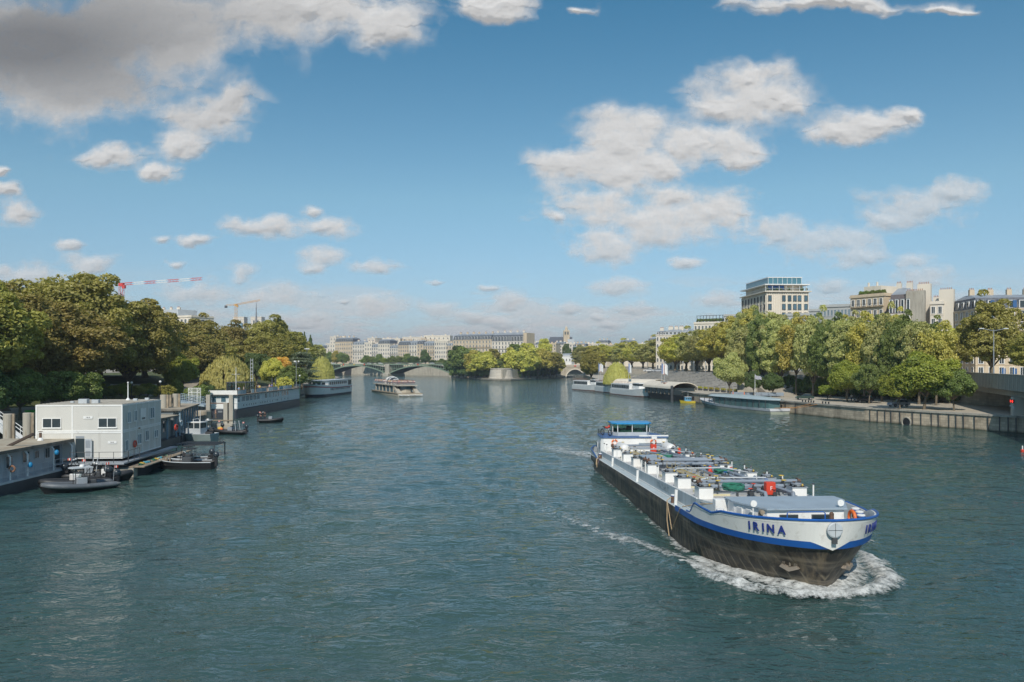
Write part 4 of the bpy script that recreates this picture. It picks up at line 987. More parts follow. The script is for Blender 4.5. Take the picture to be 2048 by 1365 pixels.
def sph(rs, n):
    v = rs.normal(size=(n, 3)); return v / np.linalg.norm(v, axis=1, keepdims=True)
def round_crown(seed, rx, rz, nclump, nleaf, size, zc, rough=.22, rcf=.27, flat=.5, gap=0.0):
    rs = np.random.RandomState(seed)
    U = sph(rs, nclump * 3); U = U[(U[:, 2] > -flat - .35)][:nclump]; K = len(U)
    lob = 1 + rough * np.sin(U[:, 0] * 3.1 + seed) * np.cos(U[:, 1] * 2.7 + seed * 2) + rs.uniform(-rough, rough * .5, K) * .7
    rad = np.where(rs.rand(K) < .74, rs.uniform(.72, .98, K), rs.uniform(.25, .7, K)) * lob
    Cc = U * rad[:, None] * np.array([rx, rx, rz]); Cc[:, 2] = np.where(Cc[:, 2] < 0, Cc[:, 2] * .75, Cc[:, 2])
    rc = rx * rcf * rs.uniform(.55, 1.25, K)
    w = rc ** 2; idx = rs.choice(K, nleaf, p=w / w.sum())
    d = sph(rs, nleaf); d[:, 2] = d[:, 2] * .9 + .12
    od = U[idx]; d = d + od * .55; d /= np.linalg.norm(d, axis=1, keepdims=True)
    pr = rs.uniform(.62, 1.05, nleaf) ** .7
    P = Cc[idx] + d * (rc[idx] * pr)[:, None] * np.array([1, 1, .78])
    P += rs.normal(size=P.shape) * size * .25
    nf = int(nleaf * .16); uf = sph(rs, nf); uf[:, 2] = np.where(uf[:, 2] < 0, uf[:, 2] * .75, uf[:, 2]); P[:nf] = uf * (rs.uniform(.3, 1, nf) ** .4)[:, None] * np.array([rx, rx, rz]) * .97; d[:nf] = uf
    Nn = d * .75 + rs.normal(size=d.shape) * .55; Nn[:, 2] += .25
    P[:, 2] += zc
    ca = rs.rand(K)
    at = np.clip(rs.rand(nleaf) * .6 + ca[idx] * .55 - .1, 0, 1)
    return leaves_mesh('crown', P, Nn, size, rs, attr=at), Cc + np.array([0, 0, zc])
def trunk_mesh(seed, r0, z_split, Cc, n=9, lean=.3):
    rs = np.random.RandomState(seed); mb = MB()
    sp = Vector((rs.uniform(-lean, lean), rs.uniform(-lean, lean), z_split))
    mb.tube([(0, 0, -.5), (0, 0, 0), (sp.x * .4, sp.y * .4, z_split * .5), sp], [r0 * 1.5, r0 * 1.15, r0 * .9, r0 * .8], 9)
    for k in rs.choice(len(Cc), min(n, len(Cc)), replace=False):
        c = Vector(Cc[k]); mid = sp.lerp(c, .5) + Vector((0, 0, .12 * (c - sp).length))
        mb.tube([sp - Vector((0, 0, .3)), mid, c], [r0 * .5, r0 * .28, r0 * .08], 6)
    return mb.mesh('trunk', BARK, smooth=True)
PROTO = {}
def make_protos():
    def rd(key, seed, H, rx, th, ncl, nl, size, r0, **k):
        rz = (H - th) * .52; me, Cc = round_crown(seed, rx, rz, ncl, nl, size, H - rz * 1.0, **k)
        PROTO[key] = (me, trunk_mesh(seed, r0, th * 1.05, Cc, 12), H, rx)
    rd('plane0', 1, 28, 11.5, 4.5, 300, 64000, .42, .75, rough=.19, rcf=.15)
    rd('plane1', 2, 26, 11.0, 4.5, 270, 56000, .42, .7, rough=.28, rcf=.155)
    rd('plane2', 3, 20, 8.0, 3.2, 190, 34000, .40, .5, rough=.28, rcf=.17)
    rd('plane3', 4, 20, 7.2, 3.2, 180, 30000, .40, .5, rough=.3, rcf=.175)
    rd('plane4', 14, 22, 6.4, 4, 160, 28000, .38, .45, rough=.34, rcf=.18)
    rd('far0', 5, 16, 6.5, 3, 60, 8000, .65, .4, rough=.3, rcf=.27)
    rd('far1', 6, 16, 6.0, 3, 55, 7500, .65, .4, rough=.3, rcf=.29)
    rd('small0', 7, 9, 4.6, 2.2, 80, 24000, .24, .22, rough=.28, rcf=.24)
    rd('small1', 8, 9, 4.2, 2.4, 70, 20000, .24, .2, rough=.32, rcf=.26)
    rd('sparse', 9, 16, 5.0, 4.5, 60, 9000, .34, .28, rough=.4, rcf=.25)
    rd('bush', 10, 4, 2.8, .6, 40, 7000, .24, .12, rough=.3, rcf=.3)
    # weeping willow
    rs = np.random.RandomState(20); P = []; Nn = []
    for i in range(620):
        a = rs.uniform(0, 6.283); rr = 7.6 * math.sqrt(rs.uniform(.02, 1)); zt_ = 11.5 * (1 - (rr / 9.5) ** 2) + rs.uniform(-.8, .8); L_ = rs.uniform(2.0, 5.0) + (rr > 5.5) * 2.2
        L_ = min(L_, zt_ - .8); n = int(max(L_, .6) * 10); t = rs.rand(n)
        P.append(np.stack([(rr + .5 * t) * math.cos(a) + rs.normal(0, .14, n), (rr + .5 * t) * math.sin(a) + rs.normal(0, .14, n), zt_ - t * L_], 1))
        Nn.append(np.stack([np.full(n, math.cos(a)), np.full(n, math.sin(a)), np.full(n, .35)], 1) + rs.normal(0, .5, (n, 3)))
    P = np.concatenate(P); Nn = np.concatenate(Nn); n = len(P)
    u = np.stack([rs.normal(0, .12, n), rs.normal(0, .12, n), -np.ones(n)], 1); Nn /= np.linalg.norm(Nn, axis=1, keepdims=True)
    v = np.cross(Nn, u); v /= np.linalg.norm(v, axis=1, keepdims=True); s = rs.uniform(.18, .34, n)[:, None]
    V = np.stack([P - u * s * 1.6, P - v * s * .5, P + u * s * 1.6, P + v * s * .5], 1).reshape(-1, 3)
    me = raw_mesh('crown', V, np.arange(n * 4).reshape(-1, 4), {'leafv': np.repeat(rs.rand(n), 4)}, False); me.materials.append(None)
    PROTO['willow'] = (me, trunk_mesh(20, .45, 4, np.array([[math.cos(a) * 4, math.sin(a) * 4, 9] for a in range(6)], float), 6), 12, 8)
    # poplar
    rs = np.random.RandomState(21); n = 9000; z = rs.uniform(.06, 1, n); w_ = 2.6 * np.sin(np.clip(z * 1.05, 0, 1) ** .7 * math.pi) ** .6 + .2; a = rs.uniform(0, 6.283, n); q = w_ * rs.uniform(.4, 1.1, n) * (1 + .25 * np.sin(z * 40 + a * 2))
    P = np.stack([q * np.cos(a), q * np.sin(a), z * 24], 1); Nn = np.stack([np.cos(a), np.sin(a), np.full(n, .6)], 1) + rs.normal(0, .6, (n, 3))
    PROTO['poplar'] = (leaves_mesh('crown', P, Nn, .6, rs), trunk_mesh(21, .3, 6, np.array([[0, 0, 20.], [.5, .3, 16], [-.5, 0, 14]]), 3), 24, 2.6)
    # cedar, flat tiers
    rs = np.random.RandomState(22); P = []; Nn = []
    for k in range(70):
        zz = rs.uniform(2, 13.5); a = rs.uniform(0, 6.283); R0 = 7.2 * (1 - (zz / 16) ** 1.6); rr = R0 * rs.uniform(.45, 1); n = 260
        P.append(np.stack([rr * math.cos(a) + rs.normal(0, 1.15, n), rr * math.sin(a) + rs.normal(0, 1.15, n), zz - .03 * rr * rr * .3 + rs.normal(0, .16, n)], 1)); Nn.append(np.stack([np.zeros(n), np.zeros(n), np.ones(n)], 1) + rs.normal(0, .45, (n, 3)))
    PROTO['cedar'] = (leaves_mesh('crown', np.concatenate(P), np.concatenate(Nn), .34, rs), trunk_mesh(22, .4, 10, np.array([[math.cos(a * 1.3) * 4, math.sin(a * 1.3) * 4, 3 + a] for a in range(9)], float), 9), 14, 7)
make_protos()
def tree(proto, leaf, x, y, z0, H, rx=None, name='plane_tree', label='', cat='tree', group=None, rz=None, trunk_mat=None):
    me, tr, H0, R0 = PROTO[proto]
    sz_ = H / H0; sx = (rx / R0) if rx else sz_
    o = thing(name, label, cat, (x, y, z0), rz if rz is not None else rng.uniform(0, 6.28), group, (sx, sx, sz_))
    c = bpy.data.objects.new('crown', me); COL.objects.link(c); c.parent = o
    c.material_slots[0].link = 'OBJECT'; c.material_slots[0].material = LEAF[leaf]
    t = bpy.data.objects.new('trunk', tr); COL.objects.link(t); t.parent = o
    return o
def tree_px(proto, leaf, px, D, ytop, z0, wpx=None, **k):
    """tree whose crown tops out at picture height ytop when it stands at distance D"""
    return tree(proto, leaf, X(px, D), D, z0, Z(ytop, D) - z0, (wpx / 2 / FPX * D) if wpx else None, **k)
ORD = ['first', 'second', 'third', 'fourth', 'fifth', 'sixth', 'seventh', 'eighth', 'ninth', 'tenth', 'eleventh', 'twelfth', 'thirteenth', 'fourteenth', 'fifteenth', 'sixteenth', 'seventeenth', 'eighteenth', 'nineteenth', 'twentieth', 'twenty-first', 'twenty-second', 'twenty-third', 'twenty-fourth']
# ================================================================ generic boat hull
def hull_loft(mb, L, B, zd, zb, tb=.62, p=2.2, q=.7, draft=.4, bands=((0.0, 0), (1.0, 0)), flare=.12, stern=1.0, rake=.5, x0=0.0):
    """x forward from the stern at x0; zd side height, zb bow height; bands: (level, material) bottom to top"""
    st = [0, .05, .15, .3, .45, .6] + [tb + (1 - tb) * (1 - (1 - i / 12) ** 1.5) for i in range(13)]
    st = sorted(set(s for s in st if s <= 1))
    def wd(s, l):
        w_ = B / 2 * (1 if s < tb else max(0, 1 - ((s - tb) / (1 - tb)) ** (p - .5 + .5 * l)) ** (q + .25 * (1 - l)))
        w_ *= (1 - flare * (1 - l)) * (stern + (1 - stern) * min(1, s / .15))
        return w_
    def zz(s): return zd + (zb - zd) * max(0, (s - .35) / .65) ** 2
    lv = [(-1, bands[0][1])] + list(bands)
    for side in (-1, 1):
        rings = []
        for s in (st if side < 0 else st[::-1]):
            r = []
            for l, m in lv:
                z = -draft if l < 0 else zz(s) * l; ll = max(l, 0)
                r.append((x0 + s * (L - rake * (1 - ll)), side * wd(s, ll), z))
            rings.append(r)
        mb.loft(rings, 0, False, mfun=lambda j, i: lv[i + 1][1] if i else lv[0][1])
    r0 = [(x0, -wd(0, max(l, 0)), -draft if l < 0 else zd * l) for l, m in lv]
    for i in range(len(lv) - 1):
        a, b = r0[i], r0[i + 1]
        mb.add([(a[0], a[1], a[2]), (b[0], b[1], b[2]), (b[0], -b[1], b[2]), (a[0], -a[1], a[2])], [(0, 1, 2, 3)], lv[i + 1][1])
    return wd, zz, st
def deck_strip(mb, wd, zz, st, L, dz=-.02, m=0, x0=0.0, inset=0.02):
    for a, b in zip(st, st[1:]):
        mb.add([(x0 + a * L, -max(0, wd(a, 1) - inset), zz(a) + dz), (x0 + b * L, -max(0, wd(b, 1) - inset), zz(b) + dz), (x0 + b * L, max(0, wd(b, 1) - inset), zz(b) + dz), (x0 + a * L, max(0, wd(a, 1) - inset), zz(a) + dz)], [(0, 1, 2, 3)], m)
TUBEM = mat('rib_tube_grey', (.11, .125, .14), .5, var=.15, dirt=.2, dirtcol=(.3, .29, .27))
DTUBE = mat('rib_tube_black', (.028, .03, .033), .5, var=.25, dirt=.15, dirtcol=(.12, .11, .1))
ENG = mat('engine_cowl', (.035, .045, .055), .25, var=.1)
def outboard(parent, x, y, z, s=1.0):
    m = MB(); m.blob((0, 0, .55), .30, .22, .30, 0, 12, 8); m.bev(-.12, -.12, -.5, .12, .12, .4, .02, 1); m.box(.1, -.15, 0, .35, .15, .2, 1); m.box(-.02, -.02, -.9, .08, .02, -.5, 1)
    o = m.build('outboard_engine', [ENG, BLACK], parent, smooth=True); o.location = (x, y, z); o.scale = (s,) * 3; return o
def make_rib(name, label, loc, rz, L=7, B=2.6, tube=None, top='arch', eng=1, screen=True, accent=None, group=None, cat='boat'):
    t = thing(name, label, cat, loc, rz, group); tube = tube or DTUBE
    h = MB(); wd, zz, st = hull_loft(h, L * .97, B * .82, .35, .75, .5, 2.2, .7, .3, ((0, 0), (.5, 0), (1, 0)), .3); deck_strip(h, wd, zz, st, L * .9, -.0, 1); h.build('hull', [BLACK, DGREY], t)
    tb = MB(); pts = []
    n = 14
    for i in range(n + 1):
        s = i / n; pts.append((-.3 + s * L * .96, -(B / 2 - .22) * (1 if s < .5 else max(0.02, 1 - ((s - .5) / .5) ** 2.3) ** .65), .50 + .42 * max(0, s - .4) ** 1.5 * 1.6))
    pts = pts + [(x, -y, z) for x, y, z in pts[::-1]]
    r = [.08] + [.24] * (len(pts) - 2) + [.08]
    tb.tube(pts, r, 10); tb.build('inflatable_tube', tube, t, smooth=True)
    rp = MB(); rp.tube([(x, y * 1.13, z + .06) for x, y, z in pts[1:n - 1]], .02, 4); rp.build('grab_line', LGREY, t)
    c = MB(); c.bev(L * .36, -.42, .35, L * .50, .42, 1.25, .05, 0); c.bev(L * .24, -.38, .35, L * .34, .38, .95, .06, 1); c.box(L * .365, -.3, 1.25, L * .42, .3, 1.4, 1)
    co = c.build('console', [accent or GREY, DGREY], t)
    if screen:
        g = MB(); g.add([(L * .46, -.4, 1.25), (L * .46, .4, 1.25), (L * .42, .36, 1.75), (L * .42, -.36, 1.75)], [(0, 1, 2, 3)]); g.build('windscreen', clear_glass('boat_glass'), co)
    if top == 'arch':
        a = MB(); a.tube([(L * .1, -B * .38, .6), (L * .14, -B * .36, 2.0), (L * .14, B * .36, 2.0), (L * .1, B * .38, .6)], .045, 7)
        a.tube([(L * .14, -B * .2, 2.0), (L * .3, -B * .3, .7)], .03, 6); a.tube([(L * .14, B * .2, 2.0), (L * .3, B * .3, .7)], .03, 6); a.tube([(L * .14, 0, 2.0), (L * .14, 0, 2.5)], .025, 5); a.build('roll_bar', BLACK, t, smooth=True)
        l = MB(); l.blob((L * .14, -.3, 2.1), .1, .16, .09, 0, 8, 5); l.blob((L * .14, .35, 2.1), .1, .16, .09, 0, 8, 5); l.build('deck_light', WHITE, t)
    if top == 'roof':
        a = MB()
        for x in (.34, .52):
            for y in (-.45, .45): a.tube([(L * x, y, .5), (L * x, y, 2.15)], .03, 6)
        a.build('roof_frame', BLACK, t); a = MB(); a.prism([(L * .3, -.75), (L * .56, -.6), (L * .6, 0), (L * .56, .6), (L * .3, .75)], 2.15, 2.24); a.build('hard_top', LGREY, t)
        a = MB(); a.lathe(L * .42, 0, [(.22, 2.24), (.24, 2.3), (.2, 2.44), (.05, 2.47)], 12); a.build('radar_dome', WHITE, t, smooth=True)
    if top == 'posts':
        for y in (-.9, .9): a = MB(); a.tube([(L * .2, y, .6), (L * .24, y * .92, 2.3)], .05, 6); a.build('light_post', LGREY, t)
    for k in range(eng): outboard(t, -.35, (k - (eng - 1) / 2) * .6, .75, 1.15)
    f = MB(); f.tube([(.2, .6, .8), (.1, .6, 2.2)], .015, 5); f.build('flag_staff', LGREY, t)
    f = MB(); f.box(-.22, .6, 1.95, .1, .605, 2.18, 0); f.box(-.1, .598, 1.95, 0, .607, 2.18, 1); f.build('small_flag', [RED, WHITE], t)
    return t
def person(x, y, z, rz, label, shirt, trousers=(.03, .035, .06), hair=(.04, .025, .015), h=1.74, pose='stand', bare=False, group=None, arm=.2):
    """one continuous skinned body, clothes as children"""
    s = h / 1.74; sit = pose == 'sit'; dz = -.42 if sit else 0
    bm_v = []; rad = []; ed = []
    def v(p, r): bm_v.append((p[0] * s, p[1] * s, (p[2] + dz) * s)); rad.append(r * s); return len(bm_v) - 1
    def e(a, b): ed.append((a, b)); return b
    pel = v((0, 0, .94), .145); ab = e(pel, v((0, 0, 1.12), .13)); ch = e(ab, v((.01, 0, 1.32), .155)); nk = e(ch, v((0, 0, 1.48), .062)); hd = e(nk, v((.02, 0, 1.60), .095)); e(hd, v((.015, 0, 1.68), .085))
    st_ = .12 if pose == 'walk' else 0
    for sd, sg in ((-1, 1), (1, -1)):
        sh = e(ch, v((0, sd * .19, 1.40), .062)); el = e(sh, v((sg * arm * .3, sd * .25, 1.13), .045)); ha = e(el, v((sg * arm + .06, sd * .24, .90), .033)); e(ha, v((sg * arm + .09, sd * .24, .80), .04))
        if sit:
            kn = e(pel, v((.42, sd * .11, .93), .075)); an = e(kn, v((.46, sd * .11, .52), .05)); e(an, v((.62, sd * .11, .46), .045))
        else:
            hp = e(pel, v((0, sd * .095, .84), .095)); kn = e(hp, v((sg * -st_ * .6 + .02, sd * .10, .48), .065)); an = e(kn, v((sg * -st_ * 2 * .9 - .02, sd * .10, .09), .045)); e(an, v((sg * -st_ * 1.8 + .13, sd * .11, .04), .045))
    def grow(name, keep, extra, m, parent, pad=0.0):
        me = bpy.data.meshes.new(name); mp_ = {k: i for i, k in enumerate(keep)}
        me.from_pydata([bm_v[k] for k in keep], [(mp_[a], mp_[b]) for a, b in ed if a in mp_ and b in mp_], [])
        o = bpy.data.objects.new(name, me); COL.objects.link(o)
        md = o.modifiers.new('skin', 'SKIN'); md.use_smooth_shade = True
        for i, k in enumerate(keep): me.skin_vertices[0].data[i].radius = (rad[k] + pad,) * 2; me.skin_vertices[0].data[i].use_root = (i == 0)
        su = o.modifiers.new('sub', 'SUBSURF'); su.levels = 1; su.render_levels = 1
        dg = bpy.context.evaluated_depsgraph_get(); m2 = bpy.data.meshes.new_from_object(o.evaluated_get(dg)); bpy.data.objects.remove(o)
        m2.materials.clear(); m2.materials.append(m); o = bpy.data.objects.new(name, m2); COL.objects.link(o)
        if parent: o.parent = parent
        return o
    n = len(bm_v)
    b = grow('person', list(range(n)), None, SKIN, None); tag(b, label, 'person', group)
    per = (n - 6) // 2
    arms = [6 + k * per + j for k in (0, 1) for j in (0, 1, 2)][:] ; legs = [6 + k * per + j for k in (0, 1) for j in range(4, per)]
    up = [0, 1, 2] + [6 + k * per + j for k in (0, 1) for j in (0, 1)]
    if not bare: grow('shirt', up, None, mat('cloth_%.2f_%.2f_%.2f' % shirt, shirt, .8, var=.1), b, .022)
    lg = [0] + [6 + k * per + 4 + j for k in (0, 1) for j in range(0, (2 if sit else 3))]
    grow('trousers', lg, None, mat('cloth_%.2f_%.2f_%.2f' % trousers, trousers, .8, var=.1), b, .022)
    hm = MB(); hm.blob((-.01 * s, 0, (1.69 + dz) * s), .10 * s, .095 * s, .085 * s, 0, 10, 7); hm.build('hair', mat('hair_%.2f' % hair[0], hair, .7), b, smooth=True)
    b.location = (x, y, z); b.rotation_euler = (0, 0, rz); return b
# ================================================================ left bank ground
GRASS = mat('lawn', (.085, .105, .03), .9, var=.35, scale=.35, dirt=.3, dirtcol=(.16, .13, .06), bump=.4, bscale=6)
PAVE = mat('pale_paving', (.36, .32, .26), .85, var=.15, scale=.25, dirt=.3, dirtcol=(.2, .17, .13), bump=.1)
STONE = stone_mat('quay_stone', (.48, .42, .32), 1.3, .5, .22, .5, (.10, .085, .06), waterline=True)
STONE2 = stone_mat('pale_stone', (.46, .42, .34), 1.5, .55, .18, .3, (.2, .17, .12))
LB = [(-96, 20), (-90, 60), (-86, 142), (-77, 182), (-75, 232), (-82, 330), (-108, 500), (-150, 650), (-192, 812)]
def lshift(pts, d): return [(x - d, y) for x, y in pts]
def bank(line, d, z0, z1, name, m, close_x=-1500, uv=False, skirt=True):
    mb = MB(); a = lshift(line, d[0]); b = lshift(line, d[1]); n = len(a)
    mb.add([(x, y, z0) for x, y in a] + [(x, y, z1) for x, y in b], [(i + 1, i, n + i, n + i + 1) for i in range(n - 1)][::1])
    o = mb.build(name, m, None, uv=uv); struct(o); return o
w_ = MB(); n = len(LB)
w_.add([(x, y, -1) for x, y in LB] + [(x, y, 3.0) for x, y in LB], [(i, i + 1, n + i + 1, n + i) for i in range(n - 1)])
cp = [(x + .15, y, 3.0) for x, y in LB]
w_.tube([(x - .15, y, 3.08) for x, y in LB], .25, 4)
o = w_.build('quay_wall', STONE, None, uv=True); tag(o, 'long stone quay wall of the left bank behind the moored pontoons', 'wall')
bank(LB, (0, 17), 3.0, 3.1, 'quay', PAVE)
bank(LB, (17, 42), 3.1, 8.0, 'garden_slope', GRASS)
bank(LB, (42, 70), 8.0, 8.4, 'garden', GRASS)
g = MB(); g.prism([(-152, 20), (-152, 300), (-190, 520), (-262, 812), (-262, 1500), (-1800, 1500), (-1800, 20)], 6, 8.38); struct(g.build('ground', PAVE))
g = MB(); g.prism([(-192, 812), (-262, 812), (-262, 1500), (-215, 1500)], -1, 8.4); struct(g.build('riverside_ground', PAVE))
# low terrace wall, steps and ramp behind the floating office
def seg_wall(name, label, pts, z0, z1, th, m, cat='wall'):
    mb = MB()
    for (x0, y0), (x1, y1) in zip(pts, pts[1:]):
        d = Vector((x1 - x0, y1 - y0, 0)).normalized(); nrm = Vector((-d.y, d.x, 0)) * th / 2
        mb.prism([(x0 + nrm.x, y0 + nrm.y), (x0 - nrm.x, y0 - nrm.y), (x1 - nrm.x, y1 - nrm.y), (x1 + nrm.x, y1 + nrm.y)], z0, z1)
    o = mb.build(name, m, None, uv=True); tag(o, label, cat); return o
seg_wall('retaining_wall', 'grey stone retaining wall in the shade under the big plane trees', [(-132, 150), (-118, 186), (-102, 205)], 2.8, 5.2, .6, STONE2)
st = MB()
for k in range(9): st.prism([(-106 - k * .2, 206 + k * .9), (-94 - k * .2, 206 + k * .9), (-94 - k * .2, 207.2 + k * .9), (-106 - k * .2, 207.2 + k * .9)], 2.9, 3.4 + k * .38)
o = st.build('stone_steps', STONE2, None, uv=True); tag(o, 'curving stone steps rising into the garden right of the big plane trunk', 'steps')
st = MB(); st.prism([(-93, 208), (-84, 205), (-92, 238), (-101, 238)], 2.9, lambda x, y: 3.2 + (y - 205) * .14); o = st.build('garden_ramp', PAVE); tag(o, 'pale paved ramp climbing to the garden above the blue gangway', 'ramp')
p = MB(); pl = [(x - 13, y) for x, y in LB[2:7]]; q = [(x - 17, y) for x, y in LB[2:7]]; n = len(pl)
# ================================================================ left bank trees
A = 'plane_brown'; O_ = 'plane_olive'
big = [('plane0', A, 138, 166, 546, 3.5, 270, 'tallest brown-green plane tree rising above the floating office'),
       ('plane1', A, 90, 150, 598, 3.5, 290, 'broad plane tree left of the tallest one, over the green bins'),
       ('plane1', A, 262, 180, 598, 4, 200, 'plane tree whose crown droops beside the stone steps'),
       ('plane0', A, 8, 140, 578, 4, 260, 'plane tree cut by the left edge of the picture'),
       ('plane1', A, 130, 190, 585, 6, 300, 'plane tree showing behind the tallest one under the red crane'),
       ('plane1', O_, 60, 185, 610, 6, 260, 'darker plane tree far left behind the front row'),
       ('plane0', O_, -95, 120, 545, 4, 300, 'plane tree just outside the left edge')]
for p_, l_, px, D, yt, z0, wp, lab in big: tree_px(p_, l_, px, D, yt, z0, wp, rz=px * .021 + .4, label=lab, group='great plane trees of the left bank')
row = [(372, 262, 662, 'plane_brown', 100), (408, 275, 641, 'plane_brown', 110), (446, 290, 650, 'plane_brown', 105), (484, 300, 660, 'plane_olive', 100), (528, 300, 641, 'plane_olive', 110), (562, 315, 655, 'plane_olive', 95), (590, 360, 680, 'plane_olive', 80),
       (392, 235, 672, 'plane_brown', 90), (430, 245, 678, 'plane_brown', 90), (498, 262, 690, 'plane_brown', 90), (545, 280, 672, 'plane_olive', 90), (350, 225, 690, 'plane_olive', 80)]
for i, (px, D, yt, l_, wp) in enumerate(row):
    side = 'back' if i < 7 else 'front'
    k = i if i < 7 else i - 7
    tree_px(['plane2', 'plane3'][i % 2], l_, px, D, yt, 6.5, wp, label='%s tree from the left in the %s line of olive-brown planes behind the willow' % (ORD[k], side), group='row of planes behind the white houseboat')
gd = [('small0', 'mid', 40, 128, 745, 3.2, 120, 'low dark green tree left of the green bins'), ('small1', 'mid', 128, 134, 742, 3.2, 110, 'low dark green tree standing over the green bins'), ('small0', 'dark', -30, 120, 740, 3.2, 110, 'low dark tree at the left picture edge'),
      ('willow', 'willow', 455, 224, 711, 3.6, 112, 'large weeping willow behind the white houseboat'), ('small0', 'bright', 362, 205, 712, 3.6, 62, 'bright yellow-green tree right of the big planes'), ('small1', 'bright', 410, 250, 714, 5, 60, 'bright green tree peeping out left of the willow'),
      ('small1', 'dark', 514, 248, 706, 4, 56, 'dark green rounded tree right of the willow'), ('small0', 'yellow_green', 545, 240, 722, 3.6, 56, 'pale olive bushy tree behind the houseboat mast'), ('small1', 'autumn', 552, 258, 714, 4, 60, 'orange-tinged tree turning to autumn colour'),
      ('cedar', 'cedar', 604, 272, 704, 3.6, 66, 'blue-grey cedar with flat layered branches'), ('small0', 'mid', 585, 236, 736, 3.4, 62, 'round mid-green tree in front of the cedar'), ('bush', 'yellow_green', 566, 226, 756, 3.2, 40, 'pale bush beside the green lamp post'),
      ('willow', 'willow', 644, 392, 713, 3.4, 52, 'smaller willow at the water beside the green arch bridge'), ('poplar', 'dark', 609, 420, 665, 5, 12, 'taller of the two slim dark poplars'), ('poplar', 'dark', 621, 425, 671, 5, 12, 'shorter of the two slim dark poplars'),
      ('far1', 'plane_olive', 600, 400, 672, 5, 44, 'olive tree just left of the two poplars'), ('far0', 'grey_green', 634, 440, 698, 5, 44, 'grey-green tree right of the two poplars'),
      ('bush', 'mid', 397, 170, 772, 3.2, 46, 'green shrub behind the wire-mesh gate of the gangway'), ('bush', 'dark', 418, 185, 772, 3.3, 30, 'dark shrub at the foot of the lawn'), ('bush', 'bright', 352, 190, 764, 3.8, 26, 'small bright shrub beside the paved ramp'), ('bush', 'dark', 440, 190, 778, 3.3, 22, 'low dark shrub left of the houseboat mast')]
for p_, l_, px, D, yt, z0, wp, lab in gd: tree_px(p_, l_, px, D, yt, z0, wp, name='garden_tree' if p_ != 'bush' else 'shrub', label=lab, cat='tree' if p_ != 'bush' else 'shrub', group='garden planting of the left bank')
# green recycling bins
for i, (px, D) in enumerate(((72, 128), (100, 131), (132, 134), (160, 137))):
    b = MB(); b.bev(-1.3, -.8, 0, 1.3, .8, 1.25, .08, 0); b.prism([(-1.35, -.85), (1.35, -.85), (1.35, .85), (-1.35, .85)], 1.25, 1.42, 1); b.box(-.5, -.84, .5, .5, -.81, .9, 2)
    o = b.build('recycling_bin', [mat('bin_green', (.02, .30, .03), .5), mat('bin_lid', (.05, .42, .06), .5), YELLOW]); o.location = (X(px, D), D, 3.05); tag(o, '%s bright green bin from the left under the low trees' % ORD[i], 'bin', 'green bins on the left quay')
# ================================================================ floating office of stacked cabins
P5 = thing('floating_office', 'two-storey pale grey cabin office standing on a pontoon', 'building', (-41.5, 84.8, 0), R(5.0))
b = MB(); W_, Dp, ZB, ZT = 8.75, 11.6, 1.86, 7.6
b.box(-W_, 0, ZB, 0, Dp, ZT); b.build('wall', OFFWHITE, P5)
fr = MB()
ZM = (ZB + ZT) / 2
for z in (ZB + .02, ZM - .16, ZM + .02, ZT - .16): fr.box(-W_ - .04, -.04, z, .04, Dp + .04, z + .14)
for x in (-W_ - .04, -5.15, -.1): fr.box(x, -.035, ZB, x + .14, 0.02, ZT)
for i in range(7): y = i * (Dp - .1) / 6; fr.box(-.02, y, ZB, .035, y + .1, ZT)
fr.build('cabin_frame', WHITE, P5)
r_ = MB(); r_.box(-W_ + .05, .05, ZT, -.05, Dp - .05, ZT + .05)
for i in range(14): r_.box(-W_ + .1, .3 + i * .82, ZT + .05, -.1, .38 + i * .82, ZT + .08)
r_.build('roof', mat('roof_felt', (.36, .34, .30), .8, var=.15, dirt=.3, dirtcol=(.2, .17, .13)), P5)
for (x, y, s) in ((-4.6, 1.6, 1), (-3.6, 2.2, .8), (-1.6, 8, .5), (-6.4, 3.0, .4), (-1.0, 10, .5)):
    u = MB(); u.bev(-.45 * s, -.35 * s, 0, .45 * s, .35 * s, .5 * s, .03); u.lathe(0, 0, [(.2 * s, .5 * s), (.2 * s, .55 * s), (.05, .56 * s)], 12, 1); u = u.build('air_unit', [LGREY, DGREY], P5); u.location = (x, y, ZT + .05)
a = MB(); a.tube([(-3.0, 9.5, ZT), (-3.0, 9.5, ZT + 2.1)], [.07, .05], 6); a.lathe(-3.0, 9.5, [(.28, ZT + .05), (.25, ZT + .12), (.06, ZT + .35)], 10); a.tube([(-3.0, 9.5, ZT + 2.05), (-3.0, 9.5, ZT + 2.2)], .1, 8); a.build('antenna_mast', WHITE, P5)
def win(parent, x0, z0, x1, z1, split=True, y=-.0, sill=True, pane=None, rot=None, name='window'):
    m = MB(); m.box(x0, -.07, z0, x1, .01, z0 + .07); m.box(x0, -.07, z1 - .07, x1, .01, z1); m.box(x0, -.07, z0 + .07, x0 + .07, .01, z1 - .07); m.box(x1 - .07, -.07, z0 + .07, x1, .01, z1 - .07)
    if split: xm = (x0 + x1) / 2; m.box(xm - .035, -.068, z0 + .07, xm + .035, .01, z1 - .07)
    m.box(x0 + .07, -.025, z0 + .07, x1 - .07, .008, z1 - .07, 1)
    if sill: m.box(x0 - .05, -.12, z0 - .06, x1 + .05, 0.01, z0 - .003)
    o = m.build(name, [WHITE, pane or PANE], parent)
    if rot == 'side': o.rotation_euler = (0, 0, R(90)); o.location = (.04, 0, 0)
    else: o.location = (0, -.0, 0)
    return o
win(P5, -8.1, 5.15, -6.2, 6.2); win(P5, -2.45, 5.15, -.55, 6.2)
